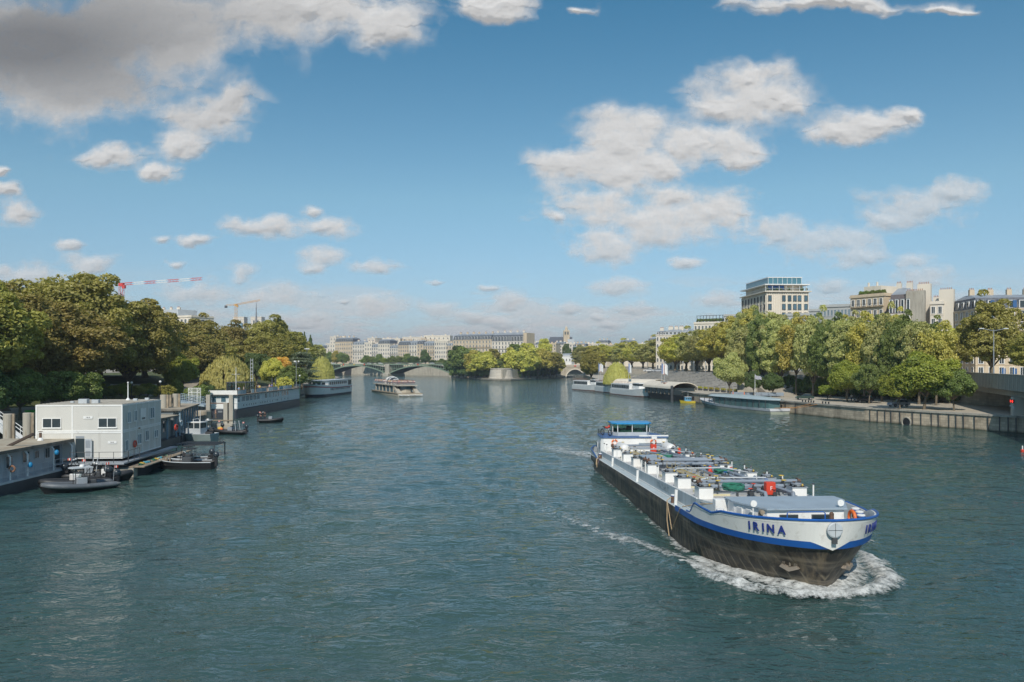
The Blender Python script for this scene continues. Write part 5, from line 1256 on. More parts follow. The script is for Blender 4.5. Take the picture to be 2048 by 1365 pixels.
for (y0, y1, z0, z1) in ((1.3, 2.15, 5.55, 6.75), (3.1, 3.95, 5.6, 6.8), (7.9, 9.3, 5.55, 6.85), (.6, 1.5, 2.55, 3.75), (4.1, 5.3, 2.95, 4.1), (6.4, 7.5, 3.1, 4.3), (9.3, 10.5, 3.2, 4.1)):
    win(P5, y0, z0, y1, z1, True, rot='side', pane=BPANE)
s = MB(); s.box(5.0, -.05, 5.5, 6.6, 0, 6.9); s.box(5.4, -.07, 5.65, 6.3, -.05, 5.85, 1); s = s.build('shutter', [WHITE, DGREY], P5); s.rotation_euler = (0, 0, R(90)); s.location = (.04, 0, 0)
d = MB(); d.box(-4.75, -.03, ZB + .05, -3.85, .01, ZB + 2.15, 0); d.box(-4.72, -.035, ZB + 2.2, -3.88, -.0, ZB + 2.42, 1); d.build('doorway', [PANE, GREY], P5)
d = MB(); d.box(0, 0, 0, .85, .05, 2.05, 0); d.box(.1, -.01, 1.1, .7, .06, 1.9, 1); d.box(.1, -.01, .2, .7, .06, .8, 1); o = d.build('open_door', [LGREY, GREY], P5); o.location = (-3.8, -.05, ZB + .07); o.rotation_euler = (0, 0, R(-18))
for (x, z, w2) in ((-3.95, 6.25, .95), (-1.45, 3.6, .9)):
    s = MB(); s.box(x, -.06, z - .14, x + w2, -.035, z + .14, 0)
    o = s.build('name_plate', [WHITE], P5)
    text('I IIII III' if z > 5 else 'IIII IIII', .16, DGREY, o, (x + w2 / 2, -.064, z), (R(90), 0, 0), ext=.002, bold=.004)
r1 = MB(); r1.torus((0, 0, 0), .33, .08, 'x', 20, 8); r1 = r1.build('life_ring', RED, P5, smooth=True); r1.location = (.12, 3.25, 3.1)
lt = MB(); lt.blob((.2, 4.3, 4.75), .12, .2, .1, 0, 8, 5); lt.build('deck_lamp', TIMBER, P5)
pb = thing('pontoon', 'low concrete and timber pontoon carrying the pale two-storey office', 'pontoon', (-41.5, 84.8, 0), R(5.0))
b = MB(); b.box(-W_ - 1.5, -1.2, -.4, 1.6, -.1, .95, 0); b.box(-W_ - 1.5, -.1, -.4, 1.6, 15, 1.0, 1); b.build('float', [CONC, DGREY], pb)
b = MB(); b.box(-W_ - 1.5, -1.9, 1.45, .9, -.05, 1.6); b.box(.06, -.05, 1.45, .9, 15, 1.6); b.build('walkway', GREY, pb)
b = MB(); b.box(.95, -.9, 1.0, 2.6, 15, 1.1); b.build('timber_deck', TIMBER, pb)
rl = MB()
for x in np.arange(-4.5, 1.5, 1.45): rl.tube([(x, -1.85, 1.6), (x, -1.85, 2.75)], .03, 5)
for z in (2.2, 2.75): rl.tube([(-4.5, -1.85, z), (.85, -1.85, z), (.85, 2.6, z)], .025, 5)
for y in (-.5, 1.0, 2.6): rl.tube([(.85, y, 1.6), (.85, y, 2.75)], .03, 5)
rl.build('railing', DGREY, pb)
for i in range(9):
    c = MB(); r = random.Random(i)
    for k in range(5): c.tube([(r.uniform(-.3, .3), r.uniform(-.4, .4), .05), (r.uniform(-.3, .3), r.uniform(-.4, .4), .22), (r.uniform(-.3, .3), r.uniform(-.4, .4), .12)], .05, 5)
    o = c.build('rope_coil', [GREENP, YELLOW, mat('cyan_rope', (.1, .4, .5), .7), TIMBER][i % 4]); o.location = Matrix.Rotation(R(5), 4, 'Z') @ Vector((1.75, .2 + i * 1.0, 1.06)) + Vector((-41.5, 84.8, 0))
    tag(o, '%s coil from the near end in the line of coloured ropes beside the office' % ORD[i], 'rope', 'coloured rope coils on the office pontoon')
# ================================================================ near pontoon house with the flat roof (lower left)
H1 = thing('pontoon_house', 'long low blue-grey pontoon house with a rusty flat roof at the left edge', 'building', (-46.3, 68, 0), R(90 + .6))
# local x runs away from the camera (world +Y), local y to the left bank (world -X)
L1 = 16.3
b = MB(); b.box(0, 1.1, 1.2, L1, 7, 3.7); b.build('wall', mat('blue_grey_wall', (.42, .46, .49), .6, var=.08, dirt=.2, dirtcol=(.2, .2, .2), streak=True), H1)
b = MB(); b.prism([(-1, -.1), (L1 + .3, -.1), (L1 + .3, 7.4), (-1, 7.4)], 3.72, 4.02, 1, 0); b.build('roof', [mat('rusty_flat_roof', (.42, .37, .28), .8, var=.15, scale=.25, dirt=.45, dirtcol=(.28, .15, .06)), mat('fascia', (.16, .145, .12), .8, var=.4, scale=1.2, streak=True)], H1)
b = MB(); b.box(-1, -.3, -.6, L1 + .5, 7.6, 1.0, 0); b.build('float', DGREY, H1)
b = MB(); b.box(-1, -.35, 1.0, L1 + .5, 1.1, 1.2); b.build('side_deck', LGREY, H1)
for x in (1.6, 5.5, 8.2, 12.6, 16.0): p = MB(); p.tube([(x, -.05, 1.2), (x, -.05, 3.3), (x, .3, 3.72)], .08, 7); p.build('awning_post', WHITE, H1)
for (x0, x1, z0, z1) in ((2.3, 3.3, 2.0, 3.4), (4.0, 4.9, 2.0, 3.3), (6.6, 7.6, 2.1, 3.3), (9.2, 10.3, 2.3, 3.4), (11.2, 11.9, 2.5, 3.3), (13.0, 13.8, 2.3, 3.4)):
    q = MB(); q.box(x0, 1.02, z0, x1, 1.11, z1, 0); q.box(x0 + .06, 1.0, z0 + .06, x1 - .06, 1.115, z1 - .06, 1); q.box((x0 + x1) / 2 - .02, .99, z0, (x0 + x1) / 2 + .02, 1.1, z1, 0); q.build('window', [LGREY, PANE], H1)
q = MB(); q.box(14.6, 1.0, 1.2, 15.6, 1.115, 3.4, 0); q.build('doorway', PANE, H1)
rl = MB()
for x in np.arange(0, 15, 1.25): rl.tube([(x, -.3, 1.2), (x, -.3, 2.25)], .025, 5)
for z in (1.7, 2.25): rl.tube([(-1, -.3, z), (14.2, -.3, z)], .02, 5)
rl.build('railing', LGREY, H1)
b = MB(); b.tube([(0, 0, 0), (0, 0, .8)], .13, 9, 0); b.lathe(0, 0, [(.3, 0), (.28, .12), (.14, .3)], 10, 1); b.lathe(0, 0, [(.28, .92), (.05, .98)], 10, 0)
o = b.build('chimney_pipe', [RUST, WHITE], H1); o.location = (14.2, 2.2, 4.02)
b = MB(); b.box(-.12, -2.0, -.08, .12, 2.0, .14); o = b.build('roof_beam', mat('dark_timber', (.07, .05, .04), .8), H1); o.location = (8.6, .9, 4.55); o.rotation_euler = (R(-20), 0, R(-24))
for i, (x, m_) in enumerate(((8.0, mat('buoy_blue', (.01, .22, .45), .5)), (12.4, mat('buoy_blue', (.01, .22, .45), .5)), (5.2, mat('rope_brown', (.25, .13, .08), .8)))):
    b = MB(); b.blob((0, 0, 0), .22, .22, .28, 0, 12, 8) if i != 2 else b.torus((0, 0, 0), .26, .09, 'y', 14, 6)
    o = b.build('float_buoy' if i != 2 else 'rope_coil', m_, None, smooth=True); o.location = (-46.3 + .35, 68 + x, 2.3 if i != 1 else 3.0)
    tag(o, ['round blue float hanging low on the second awning post', 'blue float hanging under the eave near the rusty pipe', 'brown rope coil hung on an awning post at the left edge'][i], 'float' if i != 2 else 'rope')
# pontoon houses beyond the office
def pont2(label, x0, y0, x1, y1, z1, dep, nposts, zr=1.0):
    d = Vector((x1 - x0, y1 - y0, 0)); L_ = d.length; t = thing('pontoon_house', label, 'building', (x0, y0, 0), math.atan2(d.y, d.x))
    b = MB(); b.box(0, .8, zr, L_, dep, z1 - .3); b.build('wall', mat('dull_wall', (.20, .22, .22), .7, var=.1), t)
    b = MB(); b.prism([(-.3, -.4), (L_ + .3, -.4), (L_ + .3, dep + .5), (-.3, dep + .5)], lambda x, y: z1 - .25 + .06 * y * 0, lambda x, y: z1 + .03 * y, 1, 0); b.build('roof', [mat('rusty_flat_roof', (.42, .37, .28)), mat('fascia', (.16, .145, .12))], t)
    b = MB(); b.box(-.4, -.5, -.5, L_ + .4, dep + .5, zr); b.build('float', DGREY, t)
    for i in range(nposts): x = .2 + i * (L_ - .4) / (nposts - 1); p = MB(); p.box(x - .1, -.2, zr, x + .1, 0, z1 - .25); p.build('column', mat('blue_column', (.25, .35, .42), .5), t)
    for i in range(nposts - 1):
        x = .6 + i * (L_ - .4) / (nposts - 1); p = MB(); p.box(x, .72, zr + .9, x + 1.1, .81, z1 - .6, 0); p.box(x + .06, .70, zr + .96, x + 1.04, .815, z1 - .66, 1); p.build('window', [LGREY, PANE], t)
    return t
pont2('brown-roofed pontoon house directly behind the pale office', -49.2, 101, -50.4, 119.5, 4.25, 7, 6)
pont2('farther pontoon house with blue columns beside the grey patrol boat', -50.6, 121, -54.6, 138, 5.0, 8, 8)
for px, D, lab, c in ((348, 113, 'red life ring under the brown pontoon roof', RED), (358.5, 121.5, 'white life ring at the start of the blue columns', WHITE)):
    b = MB(); b.torus((0, 0, 0), .38, .11, 'x', 18, 8); o = b.build('life_ring', c, None, smooth=True); o.location = (X(px, D) + .3, D, 2.9); tag(o, lab, 'life ring')
# concrete mooring piles
def pile(px, D, r, yt, lab, zb=-.5, m=None):
    b = MB(); zt_ = Z(yt, D); b.lathe(0, 0, [(r, zb), (r, zt_ - .05), (r - .05, zt_)], 18); b.box(r, -.12, zb, r + .3, .12, zt_, 1)
    o = b.build('mooring_pile', [m or mat('pile_concrete', (.44, .40, .33), .85, var=.12, scale=.8, dirt=.4, dirtcol=(.26, .15, .07), streak=True), TIMBER], None, smooth=False); o.location = (X(px, D), D, 0); tag(o, lab, 'pile', 'concrete mooring piles')
pile(16, 94, .52, 828, 'thick rust-stained pile nearest the left edge'); pile(55, 94, .50, 826, 'thick rust-stained pile between the left edge and the office')
pile(327, 124, .50, 790, 'rust-streaked pile just behind the office corner'); pile(336, 127, .26, 790, 'slim pile touching the rust-streaked one behind the office'); pile(351, 128, .46, 788, 'smooth pale pile standing alone left of the blue gangway')
# dolphin frame in front of the houseboat
D0 = 146
t = thing('mooring_dolphin', 'concrete mooring frame of tall posts on a base in front of the houseboat', 'mooring frame', (X(440, D0), D0, 0))
b = MB(); b.bev(-2.8, -1.2, -.5, 2.7, 1.4, 1.0, .1); b.build('base', CONC, t)
for x, yt in ((-2.1, 790), (2.1, 790), (1.1, 806)): b = MB(); b.bev(x - .38, -.35, 1.0, x + .38, .4, Z(yt, D0), .05); b.build('post', CONC, t)
b = MB(); b.box(-2.6, -.5, 1.5, 2.5, .6, 1.62); b.build('plank_walk', TIMBER, t)
b = MB(); b.box(-1.7, -.1, Z(808, D0), 1.7, .15, Z(806, D0)); b.build('cross_beam', RUST, t)
# old dock block
b = MB(); b.bev(-1.1, -1.2, -.5, 1.1, 1.2, 3.6, .2); o = b.build('dock_block', STONE, None, uv=True); o.location = (X(405, 142), 142, 0); tag(o, 'squat stone block between the blue columns and the mooring frame', 'bollard block')
# gangways
def gangway(label, a, b_, wd, hh, m, posts=12):
    a = Vector(a); b_ = Vector(b_); d = b_ - a; L_ = math.hypot(d.x, d.y); t = thing('gangway', label, 'gangway', a, math.atan2(d.y, d.x)); sl = d.z / L_
    f = MB(); f.add([(0, -wd / 2, 0), (L_, -wd / 2, d.z), (L_, wd / 2, d.z), (0, wd / 2, 0), (0, -wd / 2, -.35), (L_, -wd / 2, d.z - .35), (L_, wd / 2, d.z - .35), (0, wd / 2, -.35)], [(0, 1, 2, 3), (7, 6, 5, 4), (4, 5, 1, 0), (3, 2, 6, 7), (0, 3, 7, 4), (5, 6, 2, 1)]); f.build('floor', m, t)
    for s in (-1, 1):
        r = MB()
        for h in (hh * .5, hh): r.tube([(0, s * wd / 2, h), (L_, s * wd / 2, d.z + h)], .05, 5)
        for i in range(posts + 1): x = i * L_ / posts; r.tube([(x, s * wd / 2, x * sl), (x, s * wd / 2, x * sl + hh)], .035, 5)
        r.build('side_rail', m, t)
    return t
gangway('white-railed gangway sloping down behind the thick piles', (X(-40, 120), 120, 5.2), (X(62, 98), 98, 1.6), 1.6, 1.0, WHITE, 10)
gangway('blue-grey gangway bridge leading out to the houseboat', (X(345, 150), 152, 5.0), (X(408, 148), 150, 4.2), 2.2, 1.2, mat('gangway_blue', (.34, .42, .47), .5), 16)
t = thing('mesh_gate', 'white wire-mesh security gate across the blue gangway', 'gate', (X(389, 150), 150, 4.4))
b = MB(); 
for x in (-1.15, -.5, .5, 1.15): b.tube([(x, 0, 0), (x, 0, 2.9)], .05, 5)
for z in (0, 2.1, 2.9): b.tube([(-1.15, 0, z), (1.15, 0, z)], .05, 5)
b.tube([(-1.15, 0, 2.9), (-.5, 0, 2.1)], .04, 5); b.tube([(1.15, 0, 2.9), (.5, 0, 2.1)], .04, 5)
b.build('frame', WHITE, t); b = MB()
for x in np.arange(-1.1, 1.15, .14): b.tube([(x, 0, 0), (x, 0, 2.9)], .012, 4)
for z in np.arange(.1, 2.9, .14): b.tube([(-1.15, .005, z), (1.15, .005, z)], .012, 4)
b.build('mesh_panel', WHITE, t)
# ================================================================ small craft on the left
make_rib('inflatable_boat', 'long grey-topped inflatable with a big outboard moored nearest the camera', (-38.5, 77.0, 0), R(222), 6.6, 2.6, TUBEM, 'roof', 1, True, GREY, 'black patrol inflatables by the flat-roofed pontoon')
make_rib('inflatable_boat', 'black inflatable with a white console tight against the pontoon deck', (-40.6, 79.4, 0), R(226), 6.2, 2.5, DTUBE, 'arch', 2, True, WHITE, 'black patrol inflatables by the flat-roofed pontoon')
make_rib('inflatable_boat', 'black inflatable with twin light posts and its bow to the right', (-43.6, 80.9, 0), R(14), 5.0, 2.5, DTUBE, 'posts', 0, True, WHITE, 'black patrol inflatables by the flat-roofed pontoon')
make_rib('inflatable_boat', 'black open boat with upright windscreen behind the grey-topped inflatable', (-45.6, 81.8, 0), R(12), 4.6, 2.3, DTUBE, 'arch', 1, True, GREY, 'black patrol inflatables by the flat-roofed pontoon')
def workboat(label, loc, rz, L=6.5, B=2.3, cabin=True):
    t = thing('aluminium_boat', label, 'boat', loc, rz, 'black aluminium work boats beside the office pontoon')
    h = MB(); wd, zz, st = hull_loft(h, L, B, .85, 1.15, .6, 2.6, .75, .3, ((0, 0), (.5, 0), (.92, 0), (1, 1)), .25); deck_strip(h, wd, zz, st, L, -.45, 1, inset=.1); h.build('hull', [BLACK, DGREY], t)
    r = MB(); 
    for s in (-1, 1): r.tube([(a * L, s * wd(a, 1), zz(a)) for a in st], .05, 6)
    r.build('gunwale', LGREY, t)
    if cabin:
        c = MB(); c.bev(L * .38, -.6, .5, L * .55, .6, 1.35, .05); c.build('console', DGREY, t)
        g = MB(); g.add([(L * .55, -.55, 1.35), (L * .55, .55, 1.35), (L * .52, .5, 2.2), (L * .52, -.5, 2.2)], [(0, 1, 2, 3)]); g.build('windscreen', clear_glass('boat_glass'), t)
        a = MB(); a.tube([(L * .36, -.65, .8), (L * .36, -.62, 2.3), (L * .55, -.55, 2.3), (L * .58, -.6, .9)], .035, 6); a.tube([(L * .36, .65, .8), (L * .36, .62, 2.3), (L * .55, .55, 2.3), (L * .58, .6, .9)], .035, 6); a.box(L * .33, -.75, 2.28, L * .56, .75, 2.33); a.build('roof_frame', BLACK, t)
    outboard(t, -.25, 0, .95, 1.2); b = MB()
    for s in (-1, 1):
        for k in range(3): b.box(L - .62 - .25 * k, s * .22 * (k + 1) - .06, .45, L - .5 - .25 * k, s * .22 * (k + 1) + .06, 1.25)
    b.build('bow_fender', TIMBER, t)
    text('IIIIII', .3, LGREY, t, (L * .3, -B / 2 * .97, .55), (R(84), 0, 0), 'side_lettering').rotation_euler = (R(78), 0, 0)
    return t
workboat('nearer black aluminium boat with windscreen frame moored side-on to the office pontoon', (-33.9, 90.6, 0), R(183), 6.2, 2.4)
workboat('second black aluminium boat lying behind the nearer one against the ropes', (-35.6, 93.8, 0), R(186), 5.4, 2.3)
# black framed jetty cover
b = MB(); b.box(-2.5, -2, 1.5, 2.5, 2, 1.6)
for x in (-2.4, 2.4):
    for y in (-1.9, 1.9): b.tube([(x, y, -.4), (x, y, 1.5)], .08, 6)
for i in range(12): b.box(-2.5 + i * .42, -2.05, 1.6, -2.35 + i * .42, 2.05, 1.68)
o = b.build('floating_jetty', DGREY); o.location = (-40.4, 103.5, 0); tag(o, 'dark slatted floating jetty beyond the office pontoon', 'jetty')
# grey patrol boat with white-framed wheelhouse
t = thing('patrol_boat', 'stout grey patrol boat with a white-framed wheelhouse in front of the blue columns', 'boat', (-46.3, 124, 0), R(172))
h = MB(); wd, zz, st = hull_loft(h, 6.4, 2.9, 1.1, 1.5, .55, 2.4, .7, .3, ((0, 0), (.15, 1), (.9, 1), (1, 2)), .2); deck_strip(h, wd, zz, st, 6.4, -.1, 2); h.build('hull', [BLACK, mat('navy_grey', (.22, .27, .27), .5, var=.1), LGREY], t)
c = MB(); c.prism([(1.8, -1), (4.0, -1), (4.4, -.7), (4.4, .7), (4.0, 1), (1.8, 1)], 1.0, 1.9); c.build('wheelhouse', LGREY, t)
c = MB(); c.prism([(1.9, -.95), (3.8, -.95), (4.15, -.6), (4.15, .6), (3.8, .95), (1.9, .95)], 1.9, 2.75); c.build('cabin_glass', PANE, t)
c = MB(); c.prism([(1.7, -1.05), (4.0, -1.05), (4.35, -.7), (4.35, .7), (4.0, 1.05), (1.7, 1.05)], 2.75, 2.86)
for x, y in ((1.9, -.98), (1.9, .98), (3.8, -.98), (3.8, .98), (4.17, -.6), (4.17, .6), (2.9, -.98), (2.9, .98)): c.tube([(x, y, 1.9), (x, y, 2.75)], .06, 5)
c.tube([(3.0, -.9, 2.86), (3.1, -.85, 3.3), (3.1, .85, 3.3), (3.0, .9, 2.86)], .04, 5); c.tube([(2.4, 0, 2.86), (2.4, 0, 4.6)], .04, 5)
c.build('cabin_frame', WHITE, t)
c = MB(); c.blob((.6, -1.6, .6), .32, .32, .36, 0, 12, 8); c.build('fender', OFFWHITE, t, smooth=True)
rb = MB(); rb.tube([(.2, 0, 1.05), (1.4, 0, 1.05)], .35, 9); rb.build('rolled_cover', BLACK, t)
# orange-trimmed inflatables by the mooring frame
t = make_rib('inflatable_boat', 'black and orange inflatable with a yellow bundle at its bow, farthest out', (X(489, 134), 134, 0), R(176), 5.6, 2.5, DTUBE, 'posts', 1, False, GREY, 'inflatables below the mooring frame')
b = MB(); b.blob((4.2, 0, 1.0), .5, .35, .3, 0, 9, 6); b.blob((3.9, .2, .9), .3, .3, .25, 1, 8, 5); b.build('bundle', [YELLOW, ORANGE], t, smooth=True)
make_rib('inflatable_boat', 'black inflatable with a white radar roof between the patrol boat and the orange one', (X(441, 137), 137, 0), R(174), 5.4, 2.4, DTUBE, 'roof', 1, False, WHITE, 'inflatables below the mooring frame')
person(X(431.5, 150), 150, 1.65, R(-20), 'bare-chested man in dark trousers bending with a rope on the mooring frame', (.5, .4, .3), (.25, .2, .15), bare=True, arm=.55)
# ================================================================ large houseboat
HBt = thing('houseboat', 'large grey and white two-deck houseboat with a black hull moored along the left bank', 'ship', (-63.0, 172.5, 0), R(90.5))
GLH = mat('houseboat_grey', (.60, .63, .63), .5, var=.05, dirt=.12, dirtcol=(.3, .3, .28), streak=True); NAVYH = mat('navy_hull', (.035, .042, .055), .45, var=.15, dirt=.1)
LH = 53
h = MB(); h.bev(0, -3.4, -.5, LH, 3.4, 2.05, .25, 0); h.build('hull', NAVYH, HBt)
b = MB(); b.box(.4, -3.38, 2.05, LH - .3, 3.38, 3.3, 0); b.box(.3, -3.42, 3.3, LH - .2, 3.42, 3.36, 1); b.build('lower_deck', [GLH, WHITE], HBt)
b = MB(); b.box(.6, -3.3, 3.36, LH - .3, 3.3, 4.95, 0); b.build('upper_deck', GLH, HBt)
b = MB(); b.prism([(-.1, -3.7), (LH + .3, -3.7), (LH + .3, 3.7), (-.1, 3.7)], 4.95, 5.12, 0, 1); b.build('roof_deck', [DGREY, TIMBER], HBt)
def pane_box(x0, z0, x1, z1, y, parent=HBt, nm='window', m=None, fr=WHITE, s=-1):
    q = MB(); q.box(x0, y, z0, x1, y + s * .04, z1, 0); q.box(x0 + .07, y, z0 + .07, x1 - .07, y + s * .05, z1 - .07, 1); q.build(nm, [fr, m or BPANE], parent)
for x0, x1 in ((1.0, 2.0), (3.4, 5.8), (6.2, 8.4), (8.8, 11), (11.4, 13.6), (14.0, 16.2), (20.3, 22), (24, 24.8), (27, 27.7), (28.5, 29.2), (30, 30.7), (31.5, 32.2), (35, 36.6), (37.2, 38.8), (39.6, 41.2)): pane_box(x0, 3.5, x1, 4.75, -3.30)
for x in (4, 6.2, 7.8, 9.4, 11, 12.6, 16.5, 17.8, 19.1, 20.4, 21.7, 23.8, 26, 29, 30.4, 33.6, 37, 40): pane_box(x, 2.4, x + .75, 2.95, -3.38)
for y in (-2.6, -.9, 1.2): 
    q = MB(); q.box(.55, y, 3.5, .61, y + 1.2, 4.7, 0); q.box(.53, y + .08, 3.58, .6, y + 1.1, 4.62, 1); q.build('window', [WHITE, BPANE], HBt)
b = MB(); b.box(.36, -3.2, 2.2, .42, 3.2, 3.2); b.build('bow_panel', WHITE, HBt)
o = b = text('IIIIIII', .55, LGREY, HBt, (-.02, .2, 1.5), (R(90), 0, R(-90)), 'stern_lettering')
rl = MB()
for x in np.arange(.2, LH, 1.9): rl.tube([(x, -3.5, 5.12), (x, -3.5, 6.15)], .03, 4); rl.tube([(x, 3.5, 5.12), (x, 3.5, 6.15)], .03, 4)
for y in (-3.5, 3.5): rl.tube([(.2, y, 6.15), (LH, y, 6.15)], .035, 4)
rl.tube([(.2, -3.5, 6.15), (.2, 3.5, 6.15)], .035, 4); rl.build('deck_railing', DGREY, HBt)
for i, (x0, x1) in enumerate(((.3, 2.1), (2.1, 4.0), (4.0, 5.9), (9.6, 11.5), (13.4, 17.2), (17.2, 21.0), (22.8, 26.6), (26.8, 30.4), (32, 36), (36.2, 40), (40.2, 44))):
    q = MB(); q.box(x0 + .05, -3.52, 5.2, x1 - .05, -3.49, 6.1); q.build('railing_screen', [WHITE, LGREY, mat('canvas_blue_grey', (.35, .43, .47), .7)][i % 3], HBt)
q = MB(); q.box(.18, -3.4, 5.2, .21, 3.4, 6.1); q.build('railing_screen', WHITE, HBt)
q = MB(); q.tube([(1.8, -2.6, 5.12), (1.8, -2.6, 11.2)], [.09, .05], 7); q.tube([(1.8, -3.5, 9.6), (1.8, -1.7, 9.6)], .03, 5); q.build('mast', WHITE, HBt)
q = MB(); 
for dy in (-.28, .28): q.tube([(24, dy + 1, 5.12), (24, dy + 1, 13.2)], .07, 6)
for z in np.arange(5.5, 13.2, .9): q.box(23.95, .72, z, 24.05, 1.28, z + .12)
q.build('lattice_mast', LGREY, HBt)
q = MB(); q.box(10, -2, 5.12, 16.5, 2.2, 7.5, 0); q.build('roof_pavilion', clear_glass('pavilion_glass', (.55, .62, .62)), HBt)
q = MB(); q.box(9.8, -2.2, 7.5, 16.7, 2.4, 7.68)
for x in (10, 13.2, 16.5):
    for y in (-2, 2.2): q.box(x - .07, y - .07, 5.12, x + .07, y + .07, 7.5)
q.build('pavilion_frame', DGREY, HBt)
for i, (x, y, col) in enumerate(((18, -2, (.6, .1, .08)), (19.4, -2.4, (.7, .55, .1)), (20.5, -1.8, (.5, .5, .5)), (27, -2.5, (.7, .5, .45)), (30, -2.2, (.1, .15, .4)), (7, -2.6, (.6, .55, .5)), (5, -2.2, (.15, .3, .5)))):
    person(-63.0 - y - x * .009, 172.5 + x, 5.12, i * 1.3, ['person in a red top standing on the houseboat roof', 'person in a yellow top on the houseboat roof beside the pavilion', 'person in grey beside the yellow-topped one on the houseboat roof', 'person in a pink top right of the lattice mast', 'person in dark blue right of the lattice mast, farther along', 'person in beige left of the glass pavilion on the houseboat roof', 'person in blue near the houseboat mast'][i], col, group='people on the houseboat roof', arm=.15)
for i, x in enumerate((32, 35)):
    q = MB(); q.tube([(0, 0, 0), (0, 0, 1.6)], .04, 5, 0); q.lathe(0, 0, [(.28, 1.5), (.22, 2.4), (.05, 3.3)], 8, 1); o = q.build('parasol', [LGREY, DGREY]); o.location = (-61.6, 172.5 + x, 5.12); tag(o, '%s closed grey parasol on the houseboat roof' % ('nearer' if i == 0 else 'farther'), 'parasol', 'closed parasols on the houseboat')
make_rib('dinghy', 'small dark inflatable with two people tied to the houseboat side', (X(516, 160), 161, 0), R(8), 5.0, 2.2, DTUBE, 'arch', 1, False, GREY)
for i, px in enumerate((521.5, 529)): person(X(px, 161), 161.2, .45, R(-60), 'crew member in black standing in the small inflatable, %s one' % ('left' if i == 0 else 'right'), (.02, .02, .025), group='crew in the small inflatable')
# mooring buoy
b = MB(); b.blob((0, 0, .1), .35, .35, .35, 0, 12, 8); o = b.build('buoy', YELLOW, None, smooth=True); o.location = G(543.5, 841); tag(o, 'tiny yellow buoy floating off the houseboat', 'buoy')
# ================================================================ white ship behind it
WS = thing('passenger_ship', 'white passenger boat with a red bow stripe behind the houseboat', 'ship', (-67.6, 318, 0), math.atan2(-38.6, -3.0))
h = MB(); wd, zz, st = hull_loft(h, 40, 7.6, 3.6, 4.6, .84, 2.3, .5, .5, ((0, 0), (.22, 0), (.23, 1), (.78, 1), (.86, 2), (1, 1)), .05, rake=1.0); deck_strip(h, wd, zz, st, 40, -.3, 1); h.build('hull', [NAVYH, WHITE, mat('red_stripe', (.5, .05, .06), .5)], WS)
b = MB(); b.prism([(4, -3.3), (29, -3.3), (32, -2), (32.6, 0), (32, 2), (29, 3.3), (4, 3.3)], 3.4, 5.6, 0); b.build('cabin', WHITE, WS); b = MB(); b.prism([(-1, -3.5), (29, -3.5), (32.6, -2.2), (33.2, 0), (32.6, 2.2), (29, 3.5), (-1, 3.5)], 5.6, 5.8); b.build('cabin_roof', LGREY, WS)
for y in (-2.5, -.9, .9, 2.5): q = MB(); q.box(31.9 if abs(y) > 2 else 32.3, y - .5, 4.3, 32.8 - .14 * abs(y), y + .5, 5.2, 0); q.build('window', PANE, WS)
for i in range(9): q = MB(); q.box(6 + i * 2.5, 3.28, 4.2, 7.6 + i * 2.5, 3.36, 5.2); q.build('window', PANE, WS)
for i in range(16): q = MB(); q.box(3 + i * 1.6, 3.72, 2.2, 3.7 + i * 1.6, 3.82, 3.0); q.build('porthole', PANE, WS)
b = MB(); b.box(-1, -3.2, 3.5, 4, 3.2, 5.4); b.build('stern_canopy', clear_glass('dark_canopy', (.12, .16, .14)), WS)
# ================================================================ tour boat packed with people
TB = thing('tour_boat', 'cream sightseeing boat with a glass domed top and passengers on its roof', 'ship', (X(762, 335), 336, 0), math.atan2(-44.0, 18))
CR = mat('cream_boat', (.50, .45, .36), .6, var=.08)
h = MB(); h.prism([(0, -4.2), (42, -4.6), (47, -4.6), (47, 4.6), (42, 4.6), (0, 4.2)], -.4, .75); h.build('hull', CR, TB)
b = MB(); b.box(1, -4.8, .75, 46.5, 4.8, .95); b.build('lower_deck', TIMBER, TB)
b = MB(); b.prism([(5, -3.4), (36, -3.4), (36, 3.4), (5, 3.4)], .95, 3.5); b.build('saloon', BPANE, TB)
for x in range(5, 37, 6):
    for s in (-1, 1): q = MB(); q.add([(x - .5, s * 3.5, .95), (x + .9, s * 3.5, .95), (x + .5, s * 3.7, 3.5), (x - .1, s * 3.7, 3.5), (x - .5, s * 3.3, .95), (x + .9, s * 3.3, .95), (x + .5, s * 3.3, 3.5), (x - .1, s * 3.3, 3.5)], [(0, 1, 2, 3), (7, 6, 5, 4), (0, 3, 7, 4), (1, 5, 6, 2), (3, 2, 6, 7)]); q.build('side_frame', CR, TB)
b = MB(); b.box(3, -4.1, 3.5, 42, 4.1, 3.75); b.build('roof_deck', CR, TB)
b = MB(); b.prism([(36, -2.4), (40, -2.0), (40.6, 0), (40, 2.0), (36, 2.4)], .95, 2.2, 0); b.build('bridge', CR, TB); b = MB(); b.prism([(36, -2.3), (40, -1.9), (40.5, 0), (40, 1.9), (36, 2.3)], 2.2, 3.5); b.build('bridge_glass', BPANE, TB)
for y in (-3.4, 3.4): q = MB(); q.add([(38, y - .5, 3.5), (38, y + .5, 3.5), (45, y + .9, .9), (45, y - .9, .9), (36, y - .5, 3.2), (36, y + .5, 3.2), (43, y + .9, .8), (43, y - .9, .8)], [(0, 1, 2, 3), (7, 6, 5, 4), (0, 3, 7, 4), (1, 5, 6, 2)]); q.build('bow_stair', CR, TB)
rl = MB()
